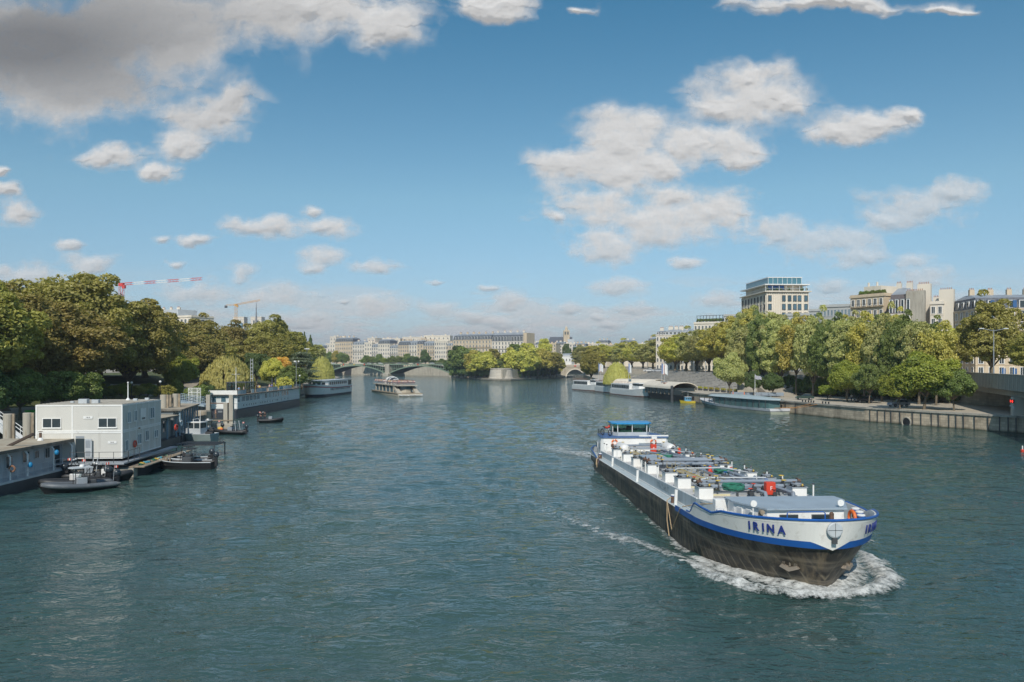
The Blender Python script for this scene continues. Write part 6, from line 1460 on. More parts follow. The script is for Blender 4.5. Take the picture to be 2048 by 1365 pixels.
for s in (-1, 1):
    for x in np.arange(3, 42, 2): rl.tube([(x, s * 4.05, 3.75), (x, s * 4.05, 4.75)], .03, 4)
    rl.tube([(3, s * 4.05, 4.75), (42, s * 4.05, 4.75)], .04, 4)
    for x in (42.5, 44.5, 46.3): rl.tube([(x, s * 4.5, .95), (x, s * 4.5, 1.95)], .03, 4)
    rl.tube([(42.5, s * 4.5, 1.95), (46.3, s * 4.5, 1.95)], .03, 4)
rl.build('railing', LGREY, TB)
b = MB(); b.blob((19, 0, 4.3), 6.5, 2.4, 2.4, 0, 16, 9); b.build('glass_dome', clear_glass('dome_glass', (.7, .78, .8), .5), TB, smooth=True)
for i, x in enumerate((13.6, 16.3, 19, 21.7, 24.4)):
    q = MB(); k = math.sqrt(max(.05, 1 - ((x - 19) / 6.6) ** 2)); q.tube([(x, 2.45 * k * math.cos(a), 4.3 + 2.45 * k * math.sin(a)) for a in np.linspace(-.2, math.pi + .2, 13)], .14, 5); q.build('dome_rib', WHITE, TB)
b = MB(); b.bev(17, -1.6, 3.75, 24, 1.6, 5.3, .3); b.build('dome_cabin', WHITE, TB)
TBm = Matrix.Translation(TB.location) @ Matrix.Rotation(TB.rotation_euler.z, 4, 'Z')
pr = random.Random(12); cols = [(.6, .08, .1), (.65, .3, .28), (.7, .66, .6), (.7, .68, .66), (.08, .1, .25), (.55, .35, .3), (.03, .03, .04), (.3, .4, .5), (.6, .5, .2)]
sitp = [person(0, 0, 0, 0, 'tour boat passenger seated on the roof in a %s top' % n_, c_, (.1, .1, .14), pose='sit', group='passengers on the tour boat roof', arm=.3) for n_, c_ in zip(('red', 'salmon', 'cream', 'white', 'navy', 'dusty pink', 'black', 'light blue', 'mustard'), cols)]
chm = {}
for c in bpy.data.objects:
    if c.parent: chm.setdefault(c.parent.name, []).append(c)
k = 0
for i in range(27):
    for j in range(7):
        x = 4.2 + i * 1.4 + pr.uniform(-.15, .15); y = -3.5 + j * 1.16 + pr.uniform(-.12, .12)
        if 12.5 < x < 25.5 and abs(y) < 2.5: continue
        if pr.random() < .12: continue
        src = sitp[pr.choice((0, 1, 1, 2, 2, 3, 3, 4, 5, 5, 6, 7, 8))]
        w2 = TBm @ Vector((x, y, 4.25)); h_ = copy_tree(src, w2, TB.rotation_euler.z + pr.uniform(-.5, .5), childmap=chm); k += 1
for s_ in sitp:
    for c in chm.get(s_.name, []): bpy.data.objects.remove(c)
    bpy.data.objects.remove(s_)
bw = foam_strip('foam', [(47.3, -4.5), (47.6, 0), (47.3, 4.5)], lambda t: 1.2, lambda t: .35, lambda t: .9, TBm, 44); tag(bw, 'white bow foam under the front of the tour boat', 'foam', kind='stuff')
bw = foam_strip('foam', [(1, 1), (-8, 1), (-20, 0)], lambda t: 2.6, lambda t: .12, lambda t: .85 - .5 * t, TBm, 45); tag(bw, 'white wake at the left behind the tour boat', 'foam', kind='stuff')
# quay lamps, railings and flag mast on the left
def lamp_post(label, px, D, yt, z0, m, globes=3, group='lamp posts of the left garden'):
    zt_ = Z(yt, D); t = thing('street_lamp', label, 'street lamp', (X(px, D), D, z0), 0, group); H = zt_ - z0
    b = MB(); b.tube([(0, 0, 0), (0, 0, .4), (0, 0, H - .3)], [.14, .09, .06], 7); 
    if globes > 1:
        for g_ in range(globes): a = g_ * 6.283 / globes; b.tube([(0, 0, H - .8), (.7 * math.cos(a), .7 * math.sin(a), H - .5)], .04, 5)
    b.build('pole', m, t)
    for g_ in range(globes):
        a = g_ * 6.283 / globes; r = .7 if globes > 1 else 0
        q = MB(); q.blob((r * math.cos(a), r * math.sin(a), H - .25 if globes > 1 else H), .26, .26, .26, 0, 10, 7); q.build('globe', WHITE, t, smooth=True)
GP = mat('lamp_green', (.03, .12, .09), .5)
lamp_post('pole with three white globes in front of the cedar', 592.5, 232, 722, 3.1, GREY); lamp_post('tall pole with four globes by the two poplars', 614, 300, 697, 4, GREY, 4)
lamp_post('plain green lamp post at the houseboat end', 599.5, 230, 752, 3.1, GP, 1); lamp_post('dark lamp post rising at the foot of the garden ramp', 320.5, 168, 764, 3.1, BLACK, 1); lamp_post('dark lamp post under the big plane crown', 263.5, 170, 766, 3.1, BLACK, 1)
# ================================================================ right bank ground
RB = [(58, 640), (47, 420), (44.5, 340), (50, 280), (57, 235), (66, 193), (72.5, 164), (87.2, 135.6), (106, 100), (134, 50), (150, 20)]
def rb_x(D):
    for (x0, y0), (x1, y1) in zip(RB, RB[1:]):
        if y1 <= D <= y0: return x0 + (x1 - x0) * (D - y0) / (y1 - y0)
    return RB[0][0] if D > RB[0][1] else RB[-1][0]
def at_off(px, off):
    """distance at which the picture column px crosses the line lying off metres inland of the right quay edge"""
    lo, hi = 60.0, 620.0
    for _ in range(50):
        m_ = (lo + hi) / 2
        if X(px, m_) > rb_x(m_) + off: hi = m_
        else: lo = m_
    return lo
STREET = 8.5
n = len(RB)
w_ = MB(); w_.add([(x, y, -1) for x, y in RB] + [(x + .25, y, 2.9) for x, y in RB], [(i + 1, i, n + i, n + i + 1) for i in range(n - 1)])
w_.build('quay_wall', stone_mat('river_wall', (.50, .42, .31), 1.1, .46, .22, .42, (.10, .08, .06), waterline=True), None, uv=True)
o = bpy.data.objects['quay_wall.001']; tag(o, 'sunlit stained stone river wall of the right bank with dark shadows across it', 'wall')
c = MB(); c.add([(x - .06, y, 2.62) for x, y in RB] + [(x - .06, y, 2.96) for x, y in RB] + [(x + .7, y, 2.96) for x, y in RB], [(i + 1, i, n + i, n + i + 1) for i in range(n - 1)] + [(n + i + 1, n + i, 2 * n + i, 2 * n + i + 1) for i in range(n - 1)])
c.build('coping', stone_mat('coping_stone', (.42, .39, .33), 1.6, .5, .15, .3), o, uv=True)
# iron fender posts and joints on the wall, outfall
fp = MB(); fp.box(-.09, -.07, 0, .0, .07, 2.5); fpm = fp.mesh('fender_rail', DGREY)
def wall_pt(px):
    D = at_off(px, 0.0); return Vector((rb_x(D), D, 0))
for px in (1571, 1591, 1740, 1755, 1770, 1782, 1800, 1825, 1842, 1863, 1877, 1898, 1912, 1927, 1949, 1976, 1999, 2016, 2032):
    p = wall_pt(px); q = wall_pt(px + 3); inst(fpm, 'fender_rail', o, (p.x + .02, p.y, .15), math.atan2(p.y - q.y, p.x - q.x) - R(90))
of = MB(); of.torus((0, 0, 0), .95, .16, 'x', 18, 6, 0); of.lathe(0, 0, [(.9, -.02), (.9, .02)], 18, 1, 'x')
oo = of.build('outfall_arch', [CONC, BLACK], o); p = wall_pt(1813); oo.location = (p.x - .02, p.y, .5); oo.rotation_euler = (0, 0, math.atan2(28.4, -14.7) - R(90))
QUAY = mat('quay_cobbles', (.52, .46, .37), .85, var=.15, scale=.3, dirt=.35, dirtcol=(.22, .19, .15), bump=.2, bscale=5)
def strip(off0, off1, z0, z1, name, m, i0=0, i1=None, kind=True):
    L = RB[i0:i1]; n = len(L); mb = MB()
    mb.add([(x + off0, y, z0) for x, y in L] + [(x + off1, y, z1) for x, y in L], [(i + 1, i, n + i, n + i + 1) for i in range(n - 1)])
    o = mb.build(name, m); struct(o); return o
strip(0, 30, 2.95, 3.05, 'quay', QUAY)
strip(30, 60, STREET, STREET, 'pavement', PAVE); strip(60, 1500, STREET, STREET + .3, 'ground', PAVE)
# retaining wall of the upper street
L = RB[3:]; n = len(L); mb = MB(); mb.add([(x + 29.9, y, 2.9) for x, y in L] + [(x + 30.2, y, STREET + 1.0) for x, y in L] + [(x + 30.7, y, STREET + 1.0) for x, y in L], [(i + 1, i, n + i, n + i + 1) for i in range(n - 1)] + [(n + i + 1, n + i, 2 * n + i, 2 * n + i + 1) for i in range(n - 1)])
o = mb.build('retaining_wall', STONE2, None, uv=True); tag(o, 'tall stone wall carrying the street behind the right bank trees', 'wall')
# broad stepped terraces
L = RB[1:6]; n = len(L); mb = MB(); NS = 12
Ls = [(47, 420), (44.5, 340), (50, 280), (55, 248), (59, 226)]
n = len(Ls)
for k in range(NS):
    o0 = 13 + k * 1.45; z0 = 3.0 + k * (STREET - 3.0) / NS; z1 = z0 + (STREET - 3.0) / NS
    mb.add([(x + o0, y, z0) for x, y in Ls] + [(x + o0, y, z1) for x, y in Ls] + [(x + o0 + 1.45, y, z1) for x, y in Ls], [(i + 1, i, n + i, n + i + 1) for i in range(n - 1)] + [(n + i + 1, n + i, 2 * n + i, 2 * n + i + 1) for i in range(n - 1)])
x, y = Ls[-1]; mb.add([(x + 13, y, 3), (x + 31, y, 3), (x + 31, y, STREET)], [(0, 1, 2)])
o = mb.build('stone_terraces', stone_mat('terrace_stone', (.52, .48, .42), 2.0, .45, .15, .3), None, uv=True); tag(o, 'broad stone terraces stepping up from the quay behind the pavilions', 'steps')
# grass ramp with stair wall
t = thing('ramp', 'steep stone ramp with a dark stair gap left of the flagpole', 'ramp', (66, 226, 2.95), R(0))
b = MB(); b.prism([(-2, 0), (3.2, -2), (6, 9), (1, 11)], 0, lambda x, y: .4 + max(0, 5.2 * (1 - abs(x - 1) / 9) * min(1, y / 9 + .3)), 0); b.build('slope', STONE2, t, uv=True)
b = MB(); b.add([(6, -4, 0), (13, -6, 0), (8, 12, 5.8), (3, 11, 5.8)], [(0, 1, 2, 3)]); b.add([(6, -4, 0), (3, 11, 5.8), (3, 11, 0)], [(0, 1, 2)]); b.build('paved_incline', PAVE, t)
# planters
pm = MB(); pm.bev(-.55, -.4, 0, .55, .4, .65, .04); pmm = pm.mesh('box', [DGREY]); rs = np.random.RandomState(3)
Pp = rs.uniform(-1, 1, (260, 3)) * [.55, .38, .28] + [0, 0, .95]; lm = leaves_mesh('foliage', Pp, rs.normal(size=(260, 3)), .2, rs)
for i in range(22):
    D = 330 - i * 4.6; t = thing('planter', '%s planter from the left in the line of yellow-green hedge boxes below the terraces' % (ORD[i]), 'planter', (rb_x(D) + 10.5, D, 3.0), R(-78), 'hedge planters along the right quay')
    inst(pmm, 'box', t, sc=(1.6, 1, 1)); c = inst(lm, 'foliage', t, sc=(1.7, 1.1, 1)); c.material_slots[0].link = 'OBJECT'; c.material_slots[0].material = LEAF['yellow_green']
# ================================================================ right bank trees
def rtree(proto, leaf, px, off, yt, z0, wp, lab, group, name='plane_tree'):
    D = at_off(px, off); return tree_px(proto, leaf, px, D, yt, z0, wp, label=lab, group=group, name=name)
up = [(1172, 694), (1190, 690), (1208, 690), (1226, 692), (1244, 688), (1264, 684), (1286, 688), (1306, 682), (1328, 678), (1350, 676), (1372, 668), (1394, 663), (1418, 655), (1444, 648), (1472, 634), (1502, 622), (1534, 620), (1484, 640), (1518, 630), (1552, 634)]
for i, (px, yt) in enumerate(up): rtree(['plane2', 'plane4', 'plane3'][i % 3], ['grey_green', 'yellow_green', 'yellow_green', 'grey_green'][i % 4], px, 36, yt, STREET, 56 + i * 2, '%s tree from the bridge end in the street row above the terraces' % ORD[i], 'trees of the upper right bank street')
for i, (px, yt) in enumerate(((1490, 650), (1524, 636), (1552, 640))): rtree(['plane4', 'plane2', 'sparse'][i], ['grey_green', 'mid', 'grey_green'][i], px, 27, yt, 3.0, 66, '%s leafy tree from the left filling the gap behind the flagpole' % ORD[i], 'trees behind the flagpole')
lo = [(1560, 632), (1592, 640), (1626, 634), (1660, 640), (1694, 632), (1728, 634), (1764, 630), (1800, 636), (1838, 636), (1872, 652)]
for i, (px, yt) in enumerate(lo): rtree(['plane4', 'sparse', 'plane3', 'plane2'][i % 4], ['grey_green', 'yellow_green', 'grey_green', 'mid'][i % 4], px, 19, yt, 3.0, 74, '%s tall pale tree from the flagpole along the right quay' % ORD[i], 'tall trees on the right quay')
bk = [(1575, 640), (1608, 638), (1644, 642), (1680, 640), (1715, 636), (1750, 640), (1786, 632), (1822, 640), (1856, 646), (1892, 660)]
for i, (px, yt) in enumerate(bk): rtree(['plane3', 'plane2'][i % 2], ['yellow_green', 'grey_green', 'mid'][i % 3], px, 38, yt, STREET, 70, '%s tree of the street row seen behind the tall quay trees, counted from the left' % ORD[i], 'street trees behind the right quay')
fr_ = [('small0', 'bright', 1694, 186, 728, 74, 'bright green tree on the quay edge with its shadow on the wall'), ('small1', 'mid', 1738, 178, 728, 56, 'darker green tree just right of the bright quay-edge tree'), ('small1', 'bright', 1655, 196, 770, 34, 'low bright sapling left of the quay-edge tree'),
       ('small0', 'bright', 1848, 156, 713, 118, 'largest bright yellow-green tree leaning over the right river wall'), ('small1', 'bright', 1800, 158, 748, 62, 'left limb tree of the bright clump over the wall'), ('small1', 'mid', 1908, 152, 738, 70, 'darker green tree at the right end of the bright clump beside the viaduct'),
       ('small0', 'grey_green', 1460, 226, 712, 60, 'grey-green tree beside the stone ramp'), ('willow', 'willow', 1234, 322, 724, 56, 'yellow weeping willow behind the white river boats'), ('plane3', 'plane_olive', 1182, 380, 702, 46, 'olive tree standing at the end of the stone arch bridge'),
       ('small1', 'dark', 1508, 214, 742, 30, 'dark ivy-covered tree just behind the flagpole'), ('small0', 'dark', 1545, 214, 750, 44, 'dark shrubby tree in the shade behind the quay, left of the car')]
for p_, l_, px, D, yt, wp, lab in fr_: tree_px(p_, l_, px, D, yt, 3.0, wp, label=lab, group='low trees on the right quay', name='willow_tree' if p_ == 'willow' else 'quay_tree')
for i in range(8): rtree('bush', ['dark', 'mid'][i % 2], 1524 + i * 17, 23, 752 + (i % 3) * 5, 3.0, 40, '%s leafy bush from the left on the quay below the tall pale trees' % ORD[i], 'leafy bushes under the tall quay trees', 'shrub')
for i in range(26):
    px = 1525 + i * 15; D = at_off(px, 28); tree_px('bush', 'dark' if i % 2 else 'mid', px, D, 762 + (i % 3) * 4, 3.0, 34, name='shrub', label='dark ivy shrub, %s from the left, against the shaded street wall' % (ORD + ['twenty-fifth', 'twenty-sixth'])[i], cat='shrub', group='ivy shrubs along the right street wall')
tree_px('plane3', 'plane_olive', 1986, 168, 603, STREET, 112, label='brown-green plane tree in front of the corner building on the right', group='plane trees by the viaduct'); tree_px('plane4', 'plane_olive', 2062, 150, 660, STREET, 80, label='plane tree half cut by the right picture edge', group='plane trees by the viaduct'); tree_px('sparse', 'plane_olive', 1912, 185, 662, STREET, 60, label='thin brown-green tree left of the big plane by the viaduct', group='plane trees by the viaduct')
# ================================================================ buildings
LIME = mat('limestone', (.60, .49, .35), .85, var=.12, scale=.3, dirt=.2, dirtcol=(.28, .22, .16), streak=True)
PALE = mat('pale_render', (.68, .62, .53), .85, var=.08, scale=.2, dirt=.15, dirtcol=(.36, .32, .27), streak=True)
CREAM = mat('cream_render', (.72, .65, .54), .85, var=.08, scale=.2, dirt=.15, dirtcol=(.4, .35, .28), streak=True)
SLATE = mat('slate_roof', (.10, .11, .13), .6, var=.2, scale=1.5); ZINC = mat('zinc_roof', (.30, .33, .36), .5, var=.12, scale=.4)
POTS = mat('chimney_pots', (.40, .18, .10), .8); RAILM = mat('iron_railing', (.03, .035, .035), .6)
SHUT = mat('white_blind', (.62, .62, .58), .7)
BLUEP = glass_mat('bright_blue_pane', (.01, .10, .38), .2)
WIN_CACHE = {}
def win_mesh(w_, h_, frame, pane, shut=False):
    k = (round(w_, 2), round(h_, 2), frame.name, pane.name, shut)
    if k not in WIN_CACHE:
        m = MB(); f = min(.14, w_ * .12)
        m.box(-w_ / 2, -.14, 0, -w_ / 2 + f, .02, h_); m.box(w_ / 2 - f, -.14, 0, w_ / 2, .02, h_); m.box(-w_ / 2 + f, -.14, h_ - f, w_ / 2 - f, .02, h_); m.box(-w_ / 2 - .06, -.2, -.12, w_ / 2 + .06, .02, -.003)
        m.box(-w_ / 2 + f, -.03, 0, w_ / 2 - f, .015, h_ - f, 1); m.box(-.035, -.06, 0, .035, 0.012, h_ - f)
        if shut: m.box(-w_ / 2 + f, -.05, h_ * .45, -.04, .01, h_ - f); 
        WIN_CACHE[k] = m.mesh('window', [frame, pane])
    return WIN_CACHE[k]
def building(label, px0, D0, px1, D1, y_eave, zb, depth, floors, cols, wall=PALE, roof='mansard', rm=SLATE, rh=4.0, ww=1.2, wh=2.0, frame=WHITE, pane=PANE, group=None, side=0, sidecols=0, balc=(), chim=2, cat='building', dorm=True, skip=0, name='apartment_building', right=0):
    A = Vector((X(px0, D0), D0, 0)); B = Vector((X(px1, D1), D1, 0)); d = B - A; L = d.length; ze = Z(y_eave, (D0 + D1) / 2)
    t = thing(name, label, cat, (A.x, A.y, zb), math.atan2(d.y, d.x), group); H = ze - zb
    b = MB(); b.box(0, 0, -.5, L, depth, H); b.box(-.25, -.3, H - .45, L + .25, depth + .25, H - .001 + .04); 
    fh = H / floors
    for k in range(1, floors): b.box(-.06, -.10, k * fh - .12, L + .06, -.001, k * fh + .05)
    b.build('wall', wall, t)
    sk = (L / cols)
    vm = win_mesh(min(ww, sk * .62), min(wh, fh * .72), frame, pane)
    for k in range(skip, floors):
        for c in range(cols): inst(vm, 'window', t, ((c + .5) * sk, 0, k * fh + fh * .14))
    if sidecols:
        s2 = depth / sidecols; vs = win_mesh(min(ww, s2 * .62), min(wh, fh * .72), frame, pane)
        for k in range(skip, floors):
            for c in range(sidecols): inst(vs, 'window', t, (0, (c + .5) * s2, k * fh + fh * .14), R(-90))
    if right:
        s2 = depth / right; vs = win_mesh(min(ww, s2 * .62), min(wh, fh * .72), frame, pane)
        for k in range(skip, floors):
            for c in range(right): inst(vs, 'window', t, (L, (c + .5) * s2, k * fh + fh * .14), R(90))
    for k in balc:
        r = MB(); r.box(0.1, -.75, k * fh - .05, L - .1, -.11, k * fh + .06, 1)
        r.box(.1, -.74, k * fh + .9, L - .1, -.70, k * fh + .96, 0); nb = max(6, int(L / .7))
        for i in range(nb + 1): x = .1 + i * (L - .2) / nb; r.box(x - .03, -.735, k * fh + .06, x + .03, -.705, k * fh + .9, 0)
        r.build('balcony', [RAILM, wall], t)
    if roof == 'mansard':
        r = MB(); i1 = min(1.3, depth * .12); h1 = rh * .72
        r.loft([[(0, 0, H + .05), (L, 0, H + .05), (L, depth, H + .05), (0, depth, H + .05)], [(i1 * .4, i1, H + h1), (L - i1 * .4, i1, H + h1), (L - i1 * .4, depth - i1, H + h1), (i1 * .4, depth - i1, H + h1)]], 0, True)
        r.loft([[(i1 * .4, i1, H + h1), (L - i1 * .4, i1, H + h1), (L - i1 * .4, depth - i1, H + h1), (i1 * .4, depth - i1, H + h1)], [(i1 * .4 + 1, depth * .4, H + rh), (L - i1 * .4 - 1, depth * .4, H + rh), (L - i1 * .4 - 1, depth * .6, H + rh), (i1 * .4 + 1, depth * .6, H + rh)]], 1, True, False, True)
        r.build('roof', [rm, ZINC], t)
        if dorm:
            dm = MB(); dw = min(1.5, sk * .6); dm.box(-dw / 2, -.05, 0, dw / 2, i1 + .6, h1 * .72, 0); dm.box(-dw / 2 + .18, -.07, .15, dw / 2 - .18, -.051, h1 * .72 - .2, 1); dm.box(-dw / 2 - .08, -.15, h1 * .72, dw / 2 + .08, i1 + .6, h1 * .72 + .1, 2)
            k = dm.mesh('dormer', [frame, pane, ZINC])
            for c in range(cols): inst(k, 'dormer', t, ((c + .5) * sk, .12, H + .12))
            if sidecols:
                for c in range(sidecols): inst(k, 'dormer', t, (.12, (c + .5) * depth / sidecols, H + .12), R(-90))
    elif roof == 'flat':
        r = MB(); r.box(-.1, -.15, H + .04, L + .1, depth, H + .5); r.build('parapet', wall, t); rh = .5
    for c in range(chim):
        x = L * (c + .5) / chim + rng.uniform(-.1, .1) * L / chim; cw = rng.uniform(1.2, 2.6); m = MB(); m.box(-cw / 2, -.45, 0, cw / 2, .45, rh * .5 + 1.5, 0)
        for i in range(int(cw / .42)): m.lathe(-cw / 2 + .25 + i * .42, 0, [(.12, rh * .5 + 1.5), (.10, rh * .5 + 2.0)], 6, 1)
        o = m.build('chimney', [wall, POTS], t); o.location = (x, depth * .42, H + rh * .5)
    return t
gr = 'apartment blocks above the right bank trees'
B1 = building('cream corner apartment block with a dark mansard and bright blue blinds at the right edge', 1951, 215, 2140, 212, 617, STREET, 17, 6, 9, LIME, 'mansard', SLATE, 4.2, 1.35, 2.1, group=gr, sidecols=5, balc=(4,), chim=5)
for c in bpy.data.objects:
    if c.parent == B1 and c.name.startswith('window') and abs(c.rotation_euler.z) < .1 and int(c.location.x / 2.8) in (1, 3) : 
        pass
bw_ = win_mesh(1.35, 2.1, WHITE, BLUEP)
for (c, k) in ((1, 5), (2, 0), (3, 0), (1, 0), (4, 5)):
    q = MB(); sk = 2.83; fh = (Z(617, 213.5) - STREET) / 6; q.box((c + .5) * sk - .5, -.09, k * fh + fh * .2, (c + .5) * sk + .5, -.05, k * fh + fh * .7); q.build('blue_blind', mat('blue_blind', (.03, .11, .27), .6), B1)
for c in (1, 3): q = MB(); sk = 2.83; H = Z(617, 213.5) - STREET; q.box((c + .5) * sk - .45, -.06, H + .3, (c + .5) * sk + .45, .04, H + 2.2); q.build('blue_blind', mat('blue_blind', (.03, .11, .27), .6), B1)
building('grey stone house with shallow zinc roof left of the corner block', 1860, 232, 1887, 230, 606, STREET, 12, 6, 2, PALE, 'flat', group=gr, chim=1)
t = building('house with a steep brown mansard and a tall blank chimney gable', 1776, 236, 1822, 232, 628, STREET, 14, 6, 4, PALE, 'mansard', mat('brown_slate', (.13, .11, .11), .7, var=.2, scale=2), 8.0, group=gr, chim=2)
b = MB(); b.box(0, 0, 0, 5.0, 1.4, 27, 0)
for i in range(8): b.lathe(.4 + i * .55, .7, [(.13, 27), (.1, 27.6)], 6, 1)
o = b.build('party_wall', [CONC, POTS], t); o.location = (X(1822, 232) - X(1776, 236), .2, 0.0); o.scale = (1, 1, (Z(582, 232) - STREET) / 27)
b = MB(); b.box(0, 0, 0, 3.8, 2, 27, 0)
for i in range(6): b.lathe(.4 + i * .55, .7, [(.13, 27), (.1, 27.6)], 6, 1)
o = b.build('party_wall', [CREAM, POTS], t); o.location = (X(1862, 236) - X(1776, 236), 4, 0.0); o.scale = (1, 1, (Z(583, 236) - STREET) / 27)
b = MB(); b.box(0, 0, 0, 3.6, 1.6, 27, 0)
for i in range(6): b.lathe(.4 + i * .5, .7, [(.13, 27), (.1, 27.6)], 6, 1)
o = b.build('party_wall', [CREAM, POTS], t); o.location = (X(1804, 240) - X(1776, 236), 8, 0.0); o.scale = (1, 1, (Z(570, 240) - STREET) / 27)
t = building('sandstone block with green balconies and a roof terrace', 1701, 250, 1768, 240, 592, STREET, 15, 7, 6, LIME, 'flat', group=gr, balc=(5, 6), chim=1, ww=1.3)
for i in range(5):
    q = inst(PROTO['bush'][0], 'roof_plant', t, (2 + i * 1.8, 3, Z(592, 245) - STREET + .4), i, .35); q.material_slots[0].link = 'OBJECT'; q.material_slots[0].material = LEAF['mid']
b = MB(); b.box(0, 0, 0, 6, 9, 3.2); b.tube([(1, 1, 3.2), (1, 1, 4.5)], .3, 8); b.tube([(4, 1, 3.2), (4, 1, 4.5)], .3, 8); o = b.build('roof_block', CREAM, t); o.location = (X(1768, 240) - X(1701, 250) - 4, 4, Z(592, 245) - STREET)
for k, (a, b_, yt, D) in enumerate(((1640, 1702, 612, 275), (1618, 1690, 620, 290), (1570, 1660, 629, 300))):
    t = building(['modern grey-white terraced block nearest the sandstone block', 'middle step of the modern grey terraced block', 'lowest step of the modern grey terraced block beside the white tower'][k], a, D, b_, D - 6, yt, STREET, 14, 6, 9, mat('modern_grey', (.42, .43, .42), .7, var=.06), 'flat', group=gr, chim=0, pane=BPANE, frame=LGREY, ww=1.8, name='office_building')
    r = MB(); L = 12; r.tube([(0, .2, 0), (14, .2, 0)], .05, 4); o = r.build('roof_rail', LGREY, t); o.location = (0, 0, Z(yt, D) - STREET + 1.4)
# the white tower with a glass crown
Dt = 335
TW = thing('office_tower', 'tall pale office tower with a blue-green glass penthouse above the trees', 'building', (X(1533, Dt), Dt, STREET), R(2), gr)
WT = 17.9; DT = 32; HT = Z(583, Dt) - STREET
b = MB(); b.box(0, 0, 0, WT, DT, HT); 
for i in range(19): x = .0 + i * (WT - .3) / 18; b.box(x, -.22, 0, x + .3, -.001, HT - .5)
b.box(-1.0, -1.0, HT - .3, WT + 1.0, DT + .5, HT + .15)
for i in range(22): y = .4 + i * (DT - 1) / 21; b.box(-.3, y, 0, -.001, y + .4, HT - .5)
b.build('wall', CREAM, TW)
wmT = win_mesh(1.5, 2.3, DGREY, BPANE)
for k in range(7):
    for c in (1.35, 7.6, 10.0, 12.4 - .1, 14.5 - .2 , WT - 1.2): inst(wmT, 'window', TW, (c - .3 if 5 < c < 15 else c, -.24, HT - 4.0 - k * 3.6))
wmS = win_mesh(1.2, 2.3, DGREY, PANE)
for k in range(5):
    for c in range(8): inst(wmS, 'window', TW, (-.31, 1.6 + c * 4.0, HT - 4.0 - k * 3.6), R(-90))
b = MB(); b.box(1.2, 1.5, HT + .15, WT - 2.0, DT - 2, HT + 2.6); b.build('terrace_storey', CREAM, TW)
b = MB(); b.box(1.1, 1.4, HT + .8, 8, 1.5, HT + 2.5); b.build('blue_glazing', BLUEP, TW)
b = MB(); b.box(-1.2, -1.2, HT + 2.6, WT + .2, DT - 1, HT + 3.0); b.build('terrace_roof', WHITE, TW)
b = MB(); b.box(1.0, 1, HT + 3.0, WT - 2.5, DT - 3, HT + 5.8); b.build('glass_penthouse', glass_mat('teal_glass', (.04, .11, .14), .1), TW)
b = MB(); b.box(.8, .8, HT + 5.8, WT - 2.3, DT - 2.8, HT + 6.1)
for i in range(8): x = 1.0 + i * (WT - 3.7) / 7; b.box(x, .9, HT + 3.0, x + .12, 1.01, HT + 5.8)
for i in range(7): b.tube([(-.6 + i * 2.9, -.6, HT + .15), (-.6 + i * 2.9, -.6, HT + 2.6)], .1, 5)
b.build('penthouse_frame', WHITE, TW)
b = MB()
for i in range(24): b.blob((rng.uniform(0, WT), -.4, HT + .9), .35, .3, rng.uniform(.4, .8), 0, 6, 4)
o = b.build('terrace_shrubbery', LEAF['dark'], TW)
b = MB(); b.box(-.9, -.9, HT + 1.1, WT + .9, -.85, HT + 1.2); b.box(-.9, -.9, HT + 1.1, -.85, DT, HT + 1.2); b.build('terrace_rail', LGREY, TW)
# lower roofs farther along
t = building('low white block with a planted pergola on its roof', 1388, 380, 1452, 372, 646, STREET, 22, 6, 9, PALE, 'flat', group=gr, chim=0, pane=PANE, name='office_building')
for i in range(9):
    q = MB(); q.box(0, 0, 0, .2, .2, 3.2); q.box(0, 0, 3.0, 1.6, .2, 3.2); o = q.build('pergola_post', DGREY, t); o.location = (1 + i * 1.55, 1, Z(646, 376) - STREET + .4)
    q = inst(PROTO['bush'][0], 'roof_plant', t, (1.6 + i * 1.55, 2.4, Z(646, 376) - STREET + .4), i, .42); q.material_slots[0].link = 'OBJECT'; q.material_slots[0].material = LEAF['mid']
building('dark-windowed roof storey peeping behind the pergola block', 1448, 368, 1482, 366, 631, STREET, 18, 7, 4, mat('modern_grey', (.42, .43, .42), .7), 'flat', group=gr, chim=0, name='office_building')
building('low house with grey roof and skylights beyond the trees', 1360, 400, 1402, 396, 671, STREET, 14, 5, 5, PALE, 'mansard', ZINC, 3.2, group=gr, chim=2)
building('low house with a pink chimney row beyond the trees', 1330, 420, 1362, 416, 670, STREET, 14, 5, 4, CREAM, 'mansard', ZINC, 3.0, group=gr, chim=3)
building('dark-roofed low house farthest left of the right bank roofs', 1312, 430, 1332, 428, 670, STREET, 12, 5, 3, PALE, 'mansard', SLATE, 2.4, group=gr, chim=1)
# ================================================================ concrete viaduct at the right
V0 = Vector((X(1926, 176), 176, 0)); V1 = Vector((X(2075, 122), 122, 0)); d = V1 - V0; LV = d.length
VT = thing('viaduct', 'concrete road viaduct with a panelled parapet over the quay at the right edge', 'bridge', V0, math.atan2(d.y, d.x))
PANEL = mat('panel_concrete', (.36, .34, .29), .8, var=.1, scale=.5, dirt=.3, dirtcol=(.18, .15, .12), streak=True)
b = MB(); b.box(-3, 0, 7.3, LV + 30, 26, 8.9); b.build('deck', PANEL, VT)
n = 34; pmn = MB(); pmn.box(0, -.35, 0, (LV + 30) / n - .06, -.02, 2.6); pmm_ = pmn.mesh('parapet_panel', PANEL)
for i in range(n): inst(pmm_, 'parapet_panel', VT, (-3 + i * (LV + 33) / n, 0, 7.35))
b = MB(); b.box(-3, -.45, 9.96, LV + 30, .25, 10.12); b.build('parapet_cap', CONC, VT)
b = MB(); b.box(-3, 1, 6.2, LV + 30, 2.2, 7.3); b.box(-3, 9, 6.2, LV + 30, 10.2, 7.3); b.build('girder', PANEL, VT)
xs_ = LV * .70
